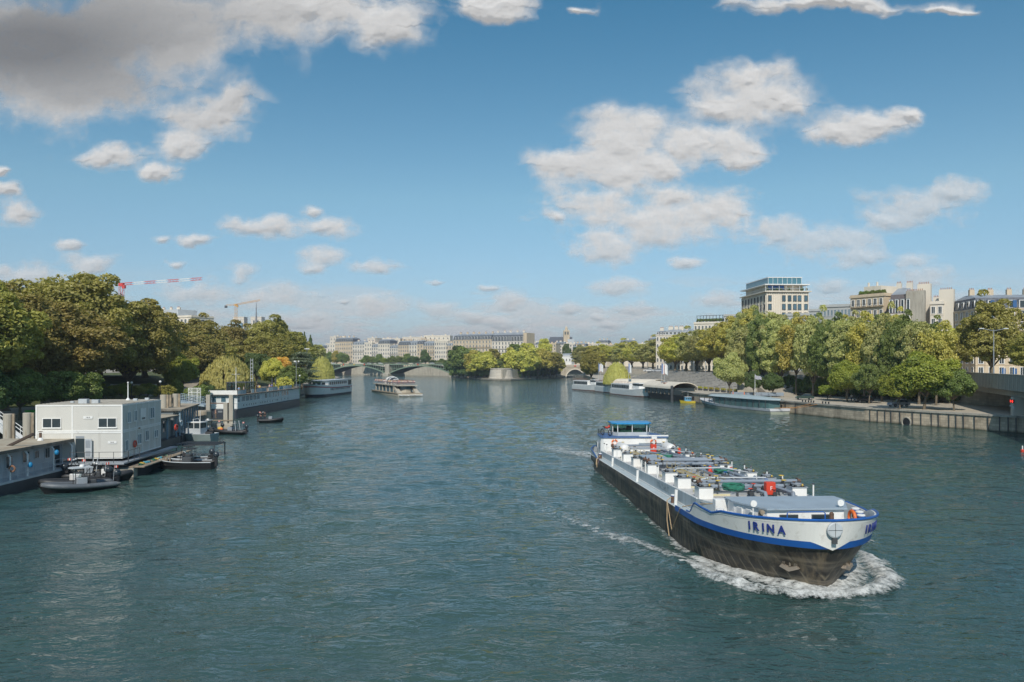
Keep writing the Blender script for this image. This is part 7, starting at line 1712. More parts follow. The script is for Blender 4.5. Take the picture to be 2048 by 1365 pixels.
for x in (xs_, xs_ + 26): b = MB(); b.bev(x - .8, .4, 2.9, x + .8, 2.6, 6.2, .1); b.build('pier', PALE, VT)
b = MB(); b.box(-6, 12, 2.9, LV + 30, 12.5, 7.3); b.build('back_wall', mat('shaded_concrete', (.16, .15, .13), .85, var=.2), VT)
b = MB(); b.box(xs_ + 3.4, -.6, 5.3, xs_ + 5.6, -.45, 5.9); b.box(xs_ + 3.0, -.6, 4.7, xs_ + 4.4, -.5, 4.9, 1); b.box(xs_ + 4.6, -.6, 4.4, xs_ + 6.0, -.5, 4.8, 1); sg = b.build('signal_board', [BLACK, LGREY], VT)
for k in (0, 1): q = MB(); q.lathe(xs_ + 3.9 + k * 1.2, 5.6, [(.2, -.66), (.2, -.61)], 12, 0, 'y'); q.v = [(v[0], v[1], v[2]) for v in q.v]
for k in (0, 1):
    q = MB(); q.tube([(xs_ + 3.9 + k * 1.2, -.66, 5.6), (xs_ + 3.9 + k * 1.2, -.6, 5.6)], .2, 12); q.build('signal_lamp', mat('red_signal', (1, .03, .02), .5, var=0, emit=2.5), sg)
def double_lamp(label, px, D, yt, zb):
    H = Z(yt, D) - zb; t = thing('street_lamp', label, 'street lamp', (X(px, D), D, zb), 0, 'street lamps of the right bank')
    b = MB(); b.tube([(0, 0, 0), (0, 0, H)], [.11, .06], 7); b.tube([(-2.0, 0, H + .1), (0, 0, H - .3), (2.0, 0, H + .1)], .05, 6); b.build('pole', GREY, t)
    for s in (-1, 1): q = MB(); q.bev(s * 2.3 - .45, -.15, H + .05, s * 2.3 + .45, .15, H + .22, .04); q.build('lamp_head', LGREY, t)
double_lamp('double-armed street lamp in front of the plane tree by the viaduct', 1987.5, 150, 659, 8.9)
for i, (px, D) in enumerate(((1366, 330), (1388, 318), (1411, 306), (1433, 295))):
    t = thing('street_lamp', '%s slim lamp post from the left along the terrace top' % ORD[i], 'street lamp', (X(px, D) , D, STREET), 0, 'slim lamp posts on the terrace edge'); b = MB(); b.tube([(0, 0, 0), (0, 0, 3.6)], .09, 6); b.build('pole', GREY, t); b = MB(); b.lathe(0, 0, [(.12, 3.6), (.25, 4.0), (.05, 4.4)], 8); b.build('lantern', LGREY, t)
# cars, people and posts on the quay
def car(label, px, D, z, rz, paint, group='cars parked on the right quay'):
    t = thing('parked_car', label, 'car', (X(px, D), D, z), rz, group); CP = mat('paint_%.2f_%.2f' % (paint[0], paint[2]), paint, .3, var=.03)
    b = MB(); prof = [(-2.1, .35), (-2.15, .75), (-1.9, .95), (-1.3, .98), (1.0, .95), (1.9, .82), (2.1, .6), (2.1, .32)]
    b.loft([[(x, s * .82 if abs(x) > 1.9 else s * .86, z_) for x, z_ in prof] for s in (-1, 1)], 0, True, True, True); b.build('body', CP, t)
    b = MB(); b.loft([[(-1.75, s * .80, .95), (-1.3, s * .66, 1.42), (.2, s * .66, 1.45), (1.05, s * .80, .95)] for s in (-1, 1)], 0, True, True, True); b.build('cabin', PANE, t)
    b = MB(); b.loft([[(-1.28, s * .64, 1.425), (-1.2, s * .62, 1.48), (.1, s * .62, 1.5), (.22, s * .64, 1.455)] for s in (-1, 1)], 0, True, True, True); b.build('roof', CP, t)
    for x in (-1.3, 1.3):
        for s in (-1, 1):
            b = MB(); b.tube([(x, s * .72, .32), (x, s * .90, .32)], .32, 14); wh_ = b.build('wheel', BLACK, t); b = MB(); b.tube([(x, s * .88, .32), (x, s * .915, .32)], .19, 10); b.build('rim', STEEL, wh_)
    for s in (-1, 1): b = MB(); b.box(2.06, s * .62 - .15, .6, 2.13, s * .62 + .15, .74); b.build('headlight', WHITE, t)
    return t
car('dark green car in the shade under the tall quay trees', 1609, 197, 3.0, R(172), (.03, .06, .05)); car('silver car half hidden by the bright clump over the wall', 1797, 165, 3.0, R(190), (.35, .34, .36)); car('dark car between the two quay-edge trees', 1727, 182, 3.0, R(185), (.02, .025, .035))
car('white car on the upper street behind the pavilions', 1297, 322, STREET, R(170), (.6, .6, .6), 'cars on the right bank street'); car('silver car on the upper street right of the white one', 1316, 318, STREET, R(172), (.4, .42, .45), 'cars on the right bank street')
for (px, y, lab, c, tr, ps) in ((1587, 790, 'person in a bright blue top on the right quay near the car', (.05, .18, .6), (.05, .05, .06), 'stand'), (1596, 790, 'person in dark clothes beside the one in bright blue', (.1, .14, .2), (.03, .03, .04), 'stand'), (1624, 793, 'person in a dark red top and pale trousers walking on the right quay', (.25, .04, .03), (.5, .48, .45), 'walk'),
    (1736, 804, 'person in navy walking between the quay-edge trees', (.03, .05, .14), (.03, .03, .04), 'walk'), (1741, 805, 'person in a turquoise top walking with the one in navy', (.03, .42, .45), (.02, .02, .03), 'walk'), (1703, 803, 'person in a white top standing by the quay-edge tree trunk', (.6, .6, .58), (.1, .1, .15), 'stand')):
    g_ = G(px, y, 3.0); person(g_.x, g_.y, 3.0, R(200), lab, c, tr, pose=ps, group='walkers on the right quay')
p_ = person(X(1923, 178), 178.6, 9.0, R(-90), 'person in a white top at the viaduct parapet', (.65, .64, .62), group='people on the viaduct')
bo = MB(); bo.lathe(0, 0, [(.16, 0), (.13, .3), (.2, .42), (.12, .5)], 10); bom = bo.build('mooring_bollard', BLACK)
for i, px in enumerate((1600, 1606, 1612, 1617, 1622, 1640, 1646, 1652)):
    p = wall_pt(px); o = bom if i == 0 else bom.copy()
    if i: COL.objects.link(o)
    o.location = (p.x + .6, p.y, 2.96); tag(o, '%s small black bollard from the left on the wall edge beside the orange ropes' % ORD[i], 'bollard', 'bollards on the right quay edge')
# traffic cones and barriers near the ramp
for i, px in enumerate((1466, 1488.5)):
    g_ = Vector((X(px, 214), 214, 3.0)); b = MB(); b.lathe(0, 0, [(.3, 0), (.3, .05), (.16, .05), (.04, .9)], 10); o = b.build('traffic_cone', ORANGE); o.location = g_; o.scale = (1.5,) * 3; tag(o, '%s orange cone by the ramp' % ('left' if i == 0 else 'right'), 'cone', 'orange cones by the ramp')
for i in range(7):
    b = MB(); b.box(-1, -.03, .3, 1, .03, 1.2, 0); b.box(-1, -.3, 0, -.9, .3, .1, 1); b.box(.9, -.3, 0, 1, .3, .1, 1); o = b.build('barrier', [mat('barrier_grey', (.25, .3, .36), .6, var=.2), DGREY]); D = 216 - i * .5; o.location = (X(1470 + i * 15, D), D, 2.98); tag(o, '%s grey barrier panel from the left at the ramp foot' % ORD[i], 'barrier', 'site barriers at the ramp foot')
# flagpole
t = thing('flagpole', 'flagpole flying a white flag above the glass-roofed boat', 'flagpole', (X(1510, 205), 205, 2.95))
b = MB(); b.tube([(0, 0, 0), (0, 0, Z(748, 205) - 2.95)], [.08, .04], 7); b.build('pole', WHITE, t); f = MB(); H = Z(748, 205) - 2.95
for i in range(6):
    for j in (0,):
        a = i / 6; b2 = (i + 1) / 6; zf = lambda u: H - .1 - .9 * u - .15 * math.sin(u * 6); f.add([(1.7 * a, .15 * math.sin(a * 6), zf(a)), (1.7 * b2, .15 * math.sin(b2 * 6), zf(b2)), (1.7 * b2, .15 * math.sin(b2 * 6), zf(b2) - 1.1 + .4 * b2), (1.7 * a, .15 * math.sin(a * 6), zf(a) - 1.1 + .4 * a)], [(0, 1, 2, 3), (3, 2, 1, 0)])
f.build('flag', mat('flag_white', (.7, .68, .74), .8), t)
# ================================================================ boats of the right bank
# glass-roofed boat
a_ = Vector((X(1388, 222), 222, 0)); e_ = Vector((X(1540, 187), 187, 0)); d = a_ - e_
GB = thing('glass_boat', 'long low dining boat with a pale blue curved roof and glass sides', 'ship', e_ + Vector((2.5, .4, 0)), math.atan2(d.y, d.x)); LG = d.length + 1
h = MB(); wd, zz, st = hull_loft(h, LG, 6.6, 1.3, 2.3, .6, 2.2, .6, .4, ((0, 0), (.45, 0), (.55, 1), (.62, 2), (1, 2)), .12, .85, 2.0); deck_strip(h, wd, zz, st, LG, -.05, 2); h.build('hull', [mat('olive_hull', (.36, .38, .30), .6), DGREY, mat('hull_white', (.62, .62, .64), .5)], GB)
def lens_pts(w_, x0, x1, n=18, p=2.0):
    o = [(x0 + (x1 - x0) * i / n, -w_ * max(.02, 1 - abs(2 * i / n - 1) ** 4) ** .6) for i in range(n + 1)]
    return o + [(x, -y) for x, y in o[::-1][1:-1]]
b = MB(); b.prism(lens_pts(2.9, .5, LG - 7), 1.2, 3.3); b.build('glass_sides', glass_mat('sea_glass', (.05, .10, .10), .06), GB)
b = MB(); n = 20
for i in range(n):
    x0 = -.6 + i * (LG - 5) / n; x1 = x0 + (LG - 5) / n
    def rw(x): u = 2 * (x + .6) / (LG - 5) - 1; return 3.25 * max(.02, 1 - abs(u) ** 4) ** .6
    def rz_(x, s): u = 2 * (x + .6) / (LG - 5) - 1; return 3.3 + .75 * (1 - s * s) * (1 - u * u * .6)
    for k in range(6):
        s0 = -1 + k / 3; s1 = s0 + 1 / 3
        b.add([(x0, rw(x0) * s0, rz_(x0, s0)), (x1, rw(x1) * s0, rz_(x1, s0)), (x1, rw(x1) * s1, rz_(x1, s1)), (x0, rw(x0) * s1, rz_(x0, s1))], [(0, 1, 2, 3)])
b.tube([(x, rw(x) * s, 3.3) for s in (-1,) for x in np.linspace(-.6, LG - 5.6, 24)], .09, 5); b.tube([(x, rw(x), 3.3) for x in np.linspace(-.6, LG - 5.6, 24)], .09, 5)
b.build('roof', mat('pale_blue_roof', (.42, .50, .52), .35, var=.06), GB)
for i in range(13): x = 1.5 + i * 2.6; q = MB(); q.box(x, 2.86, 1.2, x + .12, 2.98, 3.3); q.build('mullion', DGREY, GB)
# small boat at its stern
t = thing('small_cruiser', 'small dark-covered cruiser between the glass-roofed boat and the river wall', 'boat', (X(1573, 192), 191, 0), R(150)); h = MB(); wd, zz, st = hull_loft(h, 9, 2.8, .9, 1.3, .55, draft=.3); deck_strip(h, wd, zz, st, 9, -.05); h.build('hull', WHITE, t)
b = MB(); b.bev(1.5, -1.1, .9, 6, 1.1, 2.1, .25); b.build('cover', BLACK, t); b = MB(); b.tube([(4, 0, 2.1), (4, 0, 4.0)], .04, 5); b.build('mast', WHITE, t)
for i, (a, b_) in enumerate((((1549, 818), (1640, 802)), ((1549, 819), (1625, 803)))):
    D_ = 188; p0 = Vector((X(a[0], 188), 188, 1.4)); p1 = wall_pt(b_[0]) + Vector((.5, 0, 3.0)); m_ = (p0 + p1) / 2 - Vector((0, 0, .5)); q = MB(); q.tube([p0, m_, p1], .05, 5); o = q.build('mooring_rope', mat('orange_rope', (.55, .24, .06), .8)); tag(o, '%s orange rope from the glass-roofed boat to the quay bollards' % ('upper' if i == 0 else 'lower'), 'rope', 'orange mooring ropes')
# yellow and blue tug
t = thing('small_tug', 'small yellow-hulled boat with a blue and white cabin', 'boat', (X(1389, 241), 241, 0), R(185), None, .72); h = MB(); wd, zz, st = hull_loft(h, 6.5, 2.8, .8, 1.3, .5, draft=.3); deck_strip(h, wd, zz, st, 6.5, -.05, 1); h.build('hull', [mat('hull_yellow', (.62, .48, .04), .5), WHITE], t)
b = MB(); b.bev(1.6, -.9, .8, 4.2, .9, 2.5, .1); b.build('cabin', mat('cabin_blue', (.12, .32, .5), .5), t); b = MB(); b.box(1.5, -1.0, 2.5, 4.3, 1.0, 2.62); b.tube([(2.8, 0, 2.6), (2.8, 0, 4)], .05, 5); b.build('cabin_roof', WHITE, t)
for k in range(3): q = MB(); q.box(1.9 + k * .75, .88, 1.5, 2.4 + k * .75, .93, 2.2); q.build('window', PANE, t)
# curved-roof pavilions on a black barge
bp_ = Vector((X(1376, 243), 243, 0)); bq = Vector((X(1298, 276), 276, 0)); d = bq - bp_
PV = thing('pavilion_barge', 'black barge carrying a white curved-roof pavilion', 'barge', bp_ + Vector((3, 1, 0)), math.atan2(d.y, d.x)); LP = d.length + 6
h = MB(); wd, zz, st = hull_loft(h, LP, 7, 1.9, 2.4, .8, draft=.4, rake=.6); deck_strip(h, wd, zz, st, LP, -.05, 1); h.build('hull', [BLACK, DGREY], PV)
b = MB(); n = 12; R0 = 8.5
arc = [(4.2 * math.cos(a) , 4.0 + 1.9 * math.sin(a)) for a in np.linspace(0, math.pi, n)]
for (y0, z0), (y1, z1) in zip(arc, arc[1:]): b.add([(9, y0, z0), (LP - 3, y0, z0), (LP - 3, y1, z1), (9, y1, z1), (9, y0, z0 - .2), (LP - 3, y0, z0 - .2), (LP - 3, y1, z1 - .2), (9, y1, z1 - .2)], [(0, 3, 2, 1), (4, 5, 6, 7), (0, 1, 5, 4), (1, 2, 6, 5), (2, 3, 7, 6), (3, 0, 4, 7)])
b.build('curved_roof', CREAM, PV)
b = MB(); b.box(10, -3.6, 1.9, LP - 4, 3.6, 4.1); b.build('glazed_hall', PANE, PV)
for i in range(8): q = MB(); x = 10 + i * (LP - 14.2) / 7; q.box(x, -3.7, 1.9, x + .15, -3.58, 4.1); q.box(x, 3.58, 1.9, x + .15, 3.7, 4.1); q.build('column', TIMBER, PV)
q = MB(); q.add([(0.5, -3, 2.2), (8, -3, 2.2), (8, 3, 3.6), (.5, 3, 3.2)], [(0, 1, 2, 3)]); q.build('canopy', LGREY, PV)
p = MB(); p.lathe(0, 0, [(.45, -.4), (.45, Z(773, 246)), (.3, Z(773, 246) + .2)], 12); o = p.build('mooring_pile', DGREY); o.location = (X(1344, 246), 246, 0); tag(o, 'single dark steel pile in front of the black pavilion barge', 'pile')
PV2 = thing('pavilion', 'smaller white curved-roof pavilion behind the white river boats', 'building', (X(1240, 318), 318, 0), R(-50))
b = MB(); b.box(0, -3.5, -.4, 20, 3.5, 1.6); b.build('float', DGREY, PV2); b = MB()
for (y0, z0), (y1, z1) in zip(arc, arc[1:]): b.add([(0, y0, z0), (20, y0, z0), (20, y1, z1), (0, y1, z1), (0, y0, z0 - .2), (20, y0, z0 - .2), (20, y1, z1 - .2), (0, y1, z1 - .2)], [(0, 3, 2, 1), (4, 5, 6, 7), (0, 1, 5, 4), (1, 2, 6, 5), (2, 3, 7, 6), (3, 0, 4, 7)])
b.build('curved_roof', CREAM, PV2); b = MB(); b.box(1, -3.4, 1.6, 19, 3.4, 4.0); b.build('glazed_hall', PANE, PV2)
b = MB(); b.box(0, 0, 0, 4.5, 4, 2.4); b.box(-.3, -.3, 2.4, 4.8, 4.3, 2.6); o = b.build('red_kiosk', mat('red_brown', (.30, .08, .04), .7)); o.location = (X(1330, 262), 262, 3.0); tag(o, 'low red-brown kiosk on the quay behind the black pavilion barge', 'kiosk')
for i, (px, D) in enumerate(((1197, 345), (1201, 342), (1257, 305), (1323, 264), (1329, 262))):
    t = thing('flagpole', ['red, white and blue flag on the quay above the first white boat', 'second flag beside the tricolour above the first white boat', 'flag on the quay above the second pavilion', 'hanging tricolour on a pole beside the black pavilion barge', 'pale hanging flag right of the tricolour on the black pavilion barge'][i], 'flagpole', (X(px, D), D, 3.0), 0, 'flagpoles of the right quay')
    b = MB(); b.tube([(0, 0, 0), (0, 0, 9.5)], [.07, .04], 6); b.build('pole', LGREY, t); f = MB()
    for j in range(3): f.box(.08 + j * .35, 0, 5.6 - j * .25, .43 + j * .35, .03, 8.9 - j * .3, j)
    f.build('flag', [[BLUE, WHITE, RED], [WHITE, LGREY, WHITE], [BLUE, WHITE, LGREY], [BLUE, WHITE, RED], [WHITE, WHITE, LGREY]][i], t)
# white river boats nose to tail
for i, (pa, Da, pb_, Db, lab) in enumerate(((1197, 340, 1147, 366, 'farthest of the three white river boats, with a tall stepped stern'), (1226, 318, 1193, 340, 'middle white river boat, mostly hidden by its neighbours'), (1288, 279, 1224, 312, 'nearest white river boat with a row of large saloon windows'))):
    A_ = Vector((X(pa, Da), Da, 0)); B_ = Vector((X(pb_, Db), Db, 0)); d = A_ - B_; L_ = d.length
    t = thing('river_boat', lab, 'ship', B_ + Vector((2.0, .5, 0)), math.atan2(d.y, d.x), 'white river boats of the right bank')
    HW = mat('ship_white', (.78, .78, .76), .5, var=.05, dirt=.15, dirtcol=(.42, .38, .34))
    h = MB(); wd, zz, st = hull_loft(h, L_, 6.0, 2.2, 3.2, .75, 2.2, .6, .4, ((0, 0), (.12, 0), (.15, 1), (1, 1)), .08, rake=1.2); deck_strip(h, wd, zz, st, L_, -.1, 1); h.build('hull', [mat('boot_red', (.16, .07, .05), .6), HW], t)
    b = MB(); b.prism([(1, -2.7), (L_ * .62, -2.7), (L_ * .62, 2.7), (1, 2.7)], 2.1, 4.3); b.build('saloon', HW, t)
    for k in range(10): q = MB(); x = 1.8 + k * (L_ * .56) / 10; q.box(x, -2.78, 2.7, x + L_ * .045, -2.69, 3.9); q.build('window', PANE, t)
    b = MB(); b.prism([(L_ * .66, -1.8), (L_ * .82, -1.6), (L_ * .85, 0), (L_ * .82, 1.6), (L_ * .66, 1.8)], 2.4, 4.9, 0); b.build('wheelhouse', HW, t); b = MB(); b.prism([(L_ * .65, -1.85), (L_ * .825, -1.65), (L_ * .856, 0), (L_ * .825, 1.65), (L_ * .65, 1.85)], 3.9, 4.6); b.build('wheelhouse_glazing', PANE, t)
    r = MB()
    for x in np.arange(1, L_ * .62, 1.6): r.tube([(x, -2.6, 4.3), (x, -2.6, 5.2)], .05, 4)
    r.tube([(1, -2.6, 5.2), (L_ * .62, -2.6, 5.2)], .05, 4); r.build('deck_railing', mat('rail_rust', (.35, .15, .12), .6), t)
t = thing('buoy', 'red and white buoy at the right picture edge', 'buoy', G(2045, 903), 0, None, .55); b = MB(); b.lathe(0, 0, [(.4, -.2), (.45, .3), (.3, .5)], 12); b.build('base', RED, t); b = MB(); b.lathe(0, 0, [(.15, .5), (.14, 1.2), (.05, 1.4)], 8); b.build('topmark', WHITE, t)
# ================================================================ far ground
g = MB(); g.prism([(-330, 860), (-3000, 860), (-3000, 5700), (3000, 5700), (3000, 900), (120, 900), (60, 930), (-60, 905)], -1, 8.4); struct(g.build('city_ground', PAVE))
# island embankment behind the iron bridge
qp = [(X(600, 900), 900), (X(660, 872), 872), (X(760, 835), 835), (X(905, 760), 760), (X(960, 700), 700)]; n = len(qp)
w_ = MB(); w_.add([(x, y, -1) for x, y in qp] + [(x, y + .4, 8.6) for x, y in qp], [(i, i + 1, n + i + 1, n + i) for i in range(n - 1)])
o = w_.build('embankment_wall', stone_mat('island_wall', (.50, .45, .36), 2, .7, .12, .35, (.2, .16, .12)), None, uv=True); tag(o, 'pale stone island embankment seen through the iron bridge arches', 'wall')
q = MB(); q.tube([(0, -.1, 0), (0, .3, 0)], 6.5, 20); a = q.build('arch_opening_dark', BLACK, o); a.location = (X(701, 858), 856, -.4)  # flat black disc paints the dark inside of an arch opening
g = MB(); g.prism([(x, y + .4) for x, y in qp] + [(X(960, 700) + 4, 905), (X(600, 900), 950)], 5, 8.55); struct(g.build('island_ground', PAVE))
# ================================================================ green iron arch bridge
A = Vector((X(652, 790), 790, 0)); B = Vector((X(905, 702), 702, 0)); d = B - A; LB_ = d.length
IB = thing('iron_bridge', 'pale green iron arch bridge with lattice spandrels and a stone pier', 'bridge', A, math.atan2(d.y, d.x))
GI = mat('bridge_green', (.20, .27, .19), .6, var=.1); GD = mat('bridge_green_shaded', (.05, .07, .055), .7)
tp = 0.515; spans = [(2, LB_ * tp - 3), (LB_ * tp + 3, LB_ - 2)]; W_ = 18; zd = 10.4
b = MB(); b.box(-30, 0, zd, LB_ + 4, W_, zd + .9); b.box(-30, -.25, zd + .1, LB_ + 4, -.001, zd + .75); b.build('deck', GI, IB)
for (x0, x1) in spans:
    n = 22; L_ = x1 - x0; az = lambda u: 2.6 + (zd - .9 - 2.6) * (1 - (2 * u - 1) ** 2)
    b = MB(); 
    for i in range(n):
        u0, u1 = i / n, (i + 1) / n; xa, xb = x0 + u0 * L_, x0 + u1 * L_
        b.add([(xa, .2, az(u0)), (xb, .2, az(u1)), (xb, W_ - .2, az(u1)), (xa, W_ - .2, az(u0)), (xa, .2, az(u0) + .6), (xb, .2, az(u1) + .6), (xb, W_ - .2, az(u1) + .6), (xa, W_ - .2, az(u0) + .6)], [(0, 3, 2, 1), (4, 5, 6, 7)])
    b.build('arch_barrel', GD, IB)  # shade under the deck is put into this darker green
    b = MB()
    for yy in (-.15, W_ + .05):
        for i in range(n):
            u0, u1 = i / n, (i + 1) / n; xa, xb = x0 + u0 * L_, x0 + u1 * L_
            b.add([(xa, yy, az(u0) - .25), (xb, yy, az(u1) - .25), (xb, yy, az(u1) + .75), (xa, yy, az(u0) + .75), (xa, yy + .3, az(u0) - .25), (xb, yy + .3, az(u1) - .25), (xb, yy + .3, az(u1) + .75), (xa, yy + .3, az(u0) + .75)], [(0, 1, 2, 3), (7, 6, 5, 4), (0, 4, 5, 1), (3, 2, 6, 7)])
    b.build('arch_rib', GI, IB)
    b = MB(); ns = 26
    for i in range(1, ns):
        u = i / ns; x = x0 + u * L_
        if az(u) + .7 < zd - .1: b.box(x - .22, -.1, az(u) + .7, x + .22, .15, zd)
    for h_ in (4.8, 7.2):
        k = math.sqrt(max(0, 1 - (h_ - 2.6) / (zd - 3.5))); b.box(x0, -.08, h_, x0 + L_ * (.5 - k / 2) * 1.0, .1, h_ + .3); b.box(x1 - L_ * (.5 - k / 2), -.08, h_, x1, .1, h_ + .3)
    b.build('spandrel_lattice', GI, IB)
r = MB()
for x in np.arange(-28, LB_ + 3, 1.6): r.box(x, -.1, zd + .9, x + .16, .02, zd + 1.9)
r.box(-30, -.12, zd + 1.9, LB_ + 4, .05, zd + 2.05); r.build('parapet', mat('parapet_pale', (.42, .45, .38), .7), IB)
for x in (LB_ * tp, LB_ + 1, -1.5):
    p = MB(); p.bev(x - 2.6, -1.0, 1.2, x + 2.6, W_ + 1, zd + .95, .3); p.bev(x - 3.6, -3.5, -.8, x + 3.6, W_ + 3, 2.6, .6); p.build('pier', STONE2, IB, uv=True)
for (x, c) in ((LB_ * .245, YELLOW), (LB_ * .155, RED), (LB_ * .33, RED), (LB_ * .75, RED)): q = MB(); q.box(x - .8, -.4, zd - .2, x + .8, -.2, zd + 1.0); q.build('navigation_sign', c, IB)
# traffic specks on the bridge
for i in range(7):
    x = 8 + i * 21 + (i % 3) * 3; w2 = A + d.normalized() * x + Vector((.5, 6, zd + .9)); car(['white van-like car crossing near the left bank end', 'dark car crossing over the first arch', 'pale car above the yellow navigation sign', 'white car over the stone pier', 'grey car just right of the stone pier', 'dark car over the second arch', 'white car nearing the island end'][i] + ' of the iron bridge', CX + FPX * w2.x / w2.y, w2.y, zd + .9, math.atan2(d.y, d.x), [(.6, .6, .6), (.03, .03, .04), (.45, .45, .42), (.65, .65, .65), (.2, .2, .22), (.02, .02, .03), (.6, .6, .62)][i], 'cars on the iron bridge')
# ================================================================ island tip
tip = [(X(902, 690), 690), (X(925, 632), 632), (X(960, 582), 582), (X(985, 548), 548), (X(1003, 538), 538), (X(1022, 545), 545), (X(1050, 580), 580), (X(1085, 612), 612), (X(1120, 640), 640), (X(1150, 690), 690), (40, 760), (-40, 760)]
g = MB(); g.prism(tip, -1, 1.3); struct(g.build('island_shore', stone_mat('shore_stone', (.40, .35, .27), 2, .6, .15, .3, waterline=True), uv=True))
def inset(pts, k, cx=0, cy=650): return [(cx + (x - cx) * k, cy + (y - cy) * k) for x, y in pts]
up_ = inset(tip, .86, -2, 655)
g = MB(); g.prism(up_, 1.2, 7.6); struct(g.build('island_garden_ground', STONE2, uv=True))
t = thing('bastion', 'rounded pale stone bastion at the island point among the trees', 'bastion', (X(1002, 560), 560, 1.2))
b = MB(); b.lathe(0, 4, [(9.0, -.3), (8.4, 1), (7.6, 6.7), (7.9, 6.75), (7.9, 7.2), (7.3, 7.25)], 36); b.build('wall', stone_mat('bastion_stone', (.55, .50, .42), 1.8, .6, .1, .25, (.3, .25, .2)), t, uv=True)
it = [(918, 640, 700, 'dark', 40), (936, 615, 694, 'mid', 52), (950, 590, 708, 'yellow_green', 40), (968, 580, 703, 'yellow_green', 46), (985, 590, 706, 'plane_olive', 34), (1000, 585, 718, 'mid', 26), (1018, 590, 703, 'yellow_green', 34), (1036, 580, 700, 'yellow_green', 44), (1056, 590, 696, 'yellow_green', 44), (1076, 600, 697, 'yellow_green', 40), (1086, 615, 688, 'yellow_green', 34), (1100, 612, 702, 'plane_olive', 42), (1113, 630, 712, 'plane_olive', 30), (928, 660, 705, 'mid', 40), (1028, 640, 697, 'mid', 36), (905, 668, 716, 'dark', 26)]
for i, (px, D, yt, l_, wp) in enumerate(it): tree_px(['far0', 'far1'][i % 2], l_, px, D, yt + 0, 1.3, wp + 8, label='%s tree along the island point, listed left to right in its clump' % ORD[i], group='trees on the island point')
for i in range(14):
    px = 912 + i * 15; D = 560 + abs(i - 6) * 11
    if 975 < px < 1025: continue
    tree_px('bush', 'dark' if i % 3 else 'mid', px, D, 736, 1.2, 24, name='shrub', label='%s dark bush under the island trees from the left' % ORD[i], cat='shrub', group='bushes under the island trees')
# ================================================================ houses of the islands
fg = 'houses on the island embankment'
building('long grey-beige apartment block with a dark mansard behind the island trees', 906, 690, 983, 668, 680, 8, 16, 7, 12, LIME, 'mansard', SLATE, 5.2, 1.3, 2.2, balc=(2, 5), chim=6, group='two large blocks behind the island trees', sidecols=3)
t = building('taller pale block with a two-tier slate roof behind the island trees', 983.5, 668, 1047, 655, 683, 8, 15, 7, 10, PALE, 'mansard', SLATE, 7.5, 1.3, 2.2, balc=(4, 5), chim=5, group='two large blocks behind the island trees')
b = MB(); b.box(0, -.4, 0, 1.0, 15, 1); o = b.build('party_wall', LIME, t); L_ = (Vector((X(1047, 655), 655)) - Vector((X(983.5, 668), 668))).length; o.location = (L_, 0, 0); o.scale = (3.2, 1, Z(666, 655) - 8)
far = [(640, 664, 697, 'grey-white house at the far left end', PALE, 'mansard', 4), (655, 680, 688, 'house with a planted roof above the small trees', CREAM, 'flat', 0), (670, 705, 684, 'cream house with a leafy roof terrace', LIME, 'mansard', 5), (705, 729, 690, 'white house with dark attic windows', PALE, 'mansard', 4), (729, 744, 686, 'narrow bright white house', CREAM, 'flat', 0), (743, 756, 695, 'low zinc-roofed house', PALE, 'mansard', 4), (756, 779, 688, 'white house with a long dark attic', CREAM, 'mansard', 5), (779, 796, 697, 'low white house with a planted balcony', PALE, 'mansard', 3.5),
       (796, 818, 691, 'sand-coloured house with tall windows', LIME, 'mansard', 5), (818, 834, 691, 'house with pale blue roof sheeting', CREAM, 'mansard', 5), (834, 846, 689, 'beige house with a green roof garden', LIME, 'mansard', 4.5), (846, 869, 692, 'beige house with a dark slate mansard', LIME, 'mansard', 5), (869, 895, 683, 'tall white house with close rows of windows', CREAM, 'flat', 0), (893, 908, 692, 'narrow sandstone house beside the big block', LIME, 'mansard', 3)]
for i, (a, b_, ye, lab, wl, rf, rh) in enumerate(far):
    D = 900 - (a - 640) * .38
    building(lab + ' on the island embankment', a, D, b_, D - (b_ - a) * .36, ye, 8.5, 14, 6, max(2, int((b_ - a) / 4.2)), wl, rf, [SLATE, ZINC][i % 2], rh, 1.3, 2.2, LGREY, PANE, fg, chim=2 + i % 3, balc=(4,) if i % 2 else (), dorm=rf == 'mansard')
back = [(660, 672, 674), (675, 700, 676), (735, 750, 677), (765, 800, 678), (805, 850, 675), (848, 900, 672)]
for i, (a, b_, ye) in enumerate(back): building('%s pale roof block from the left rising behind the embankment houses' % ORD[i], a, 960, b_, 955, ye, 8.5, 14, 8, max(2, int((b_ - a) / 8)), CREAM if i % 2 else PALE, 'flat', ZINC, 3, 1.3, 1.8, LGREY, PANE, 'roof blocks behind the embankment', chim=2, skip=5)
low = [(1056, 1072, 686), (1070, 1092, 690), (1090, 1112, 688), (1108, 1130, 690), (1128, 1150, 688), (1148, 1172, 693), (1170, 1196, 688), (1194, 1216, 686), (1214, 1244, 690), (1240, 1270, 686), (1266, 1300, 688), (1296, 1330, 682), (610, 640, 696), (560, 612, 694)]
for i, (a, b_, ye) in enumerate(low): building('%s low city house from the left on the far skyline' % ORD[i] if i < 12 else ['pale house beside the poplars on the far skyline', 'long pale house behind the poplars on the far skyline'][i - 12], a, 940 - (i % 3) * 30, b_, 935 - (i % 3) * 30, ye, 8.5, 14, 7, max(2, int((b_ - a) / 5)), [CREAM, PALE, LIME][i % 3], ['flat', 'mansard'][i % 2], [ZINC, SLATE][i % 2], 3.5, 1.3, 1.9, LGREY, PANE, 'low houses of the far skyline', chim=3, skip=3)
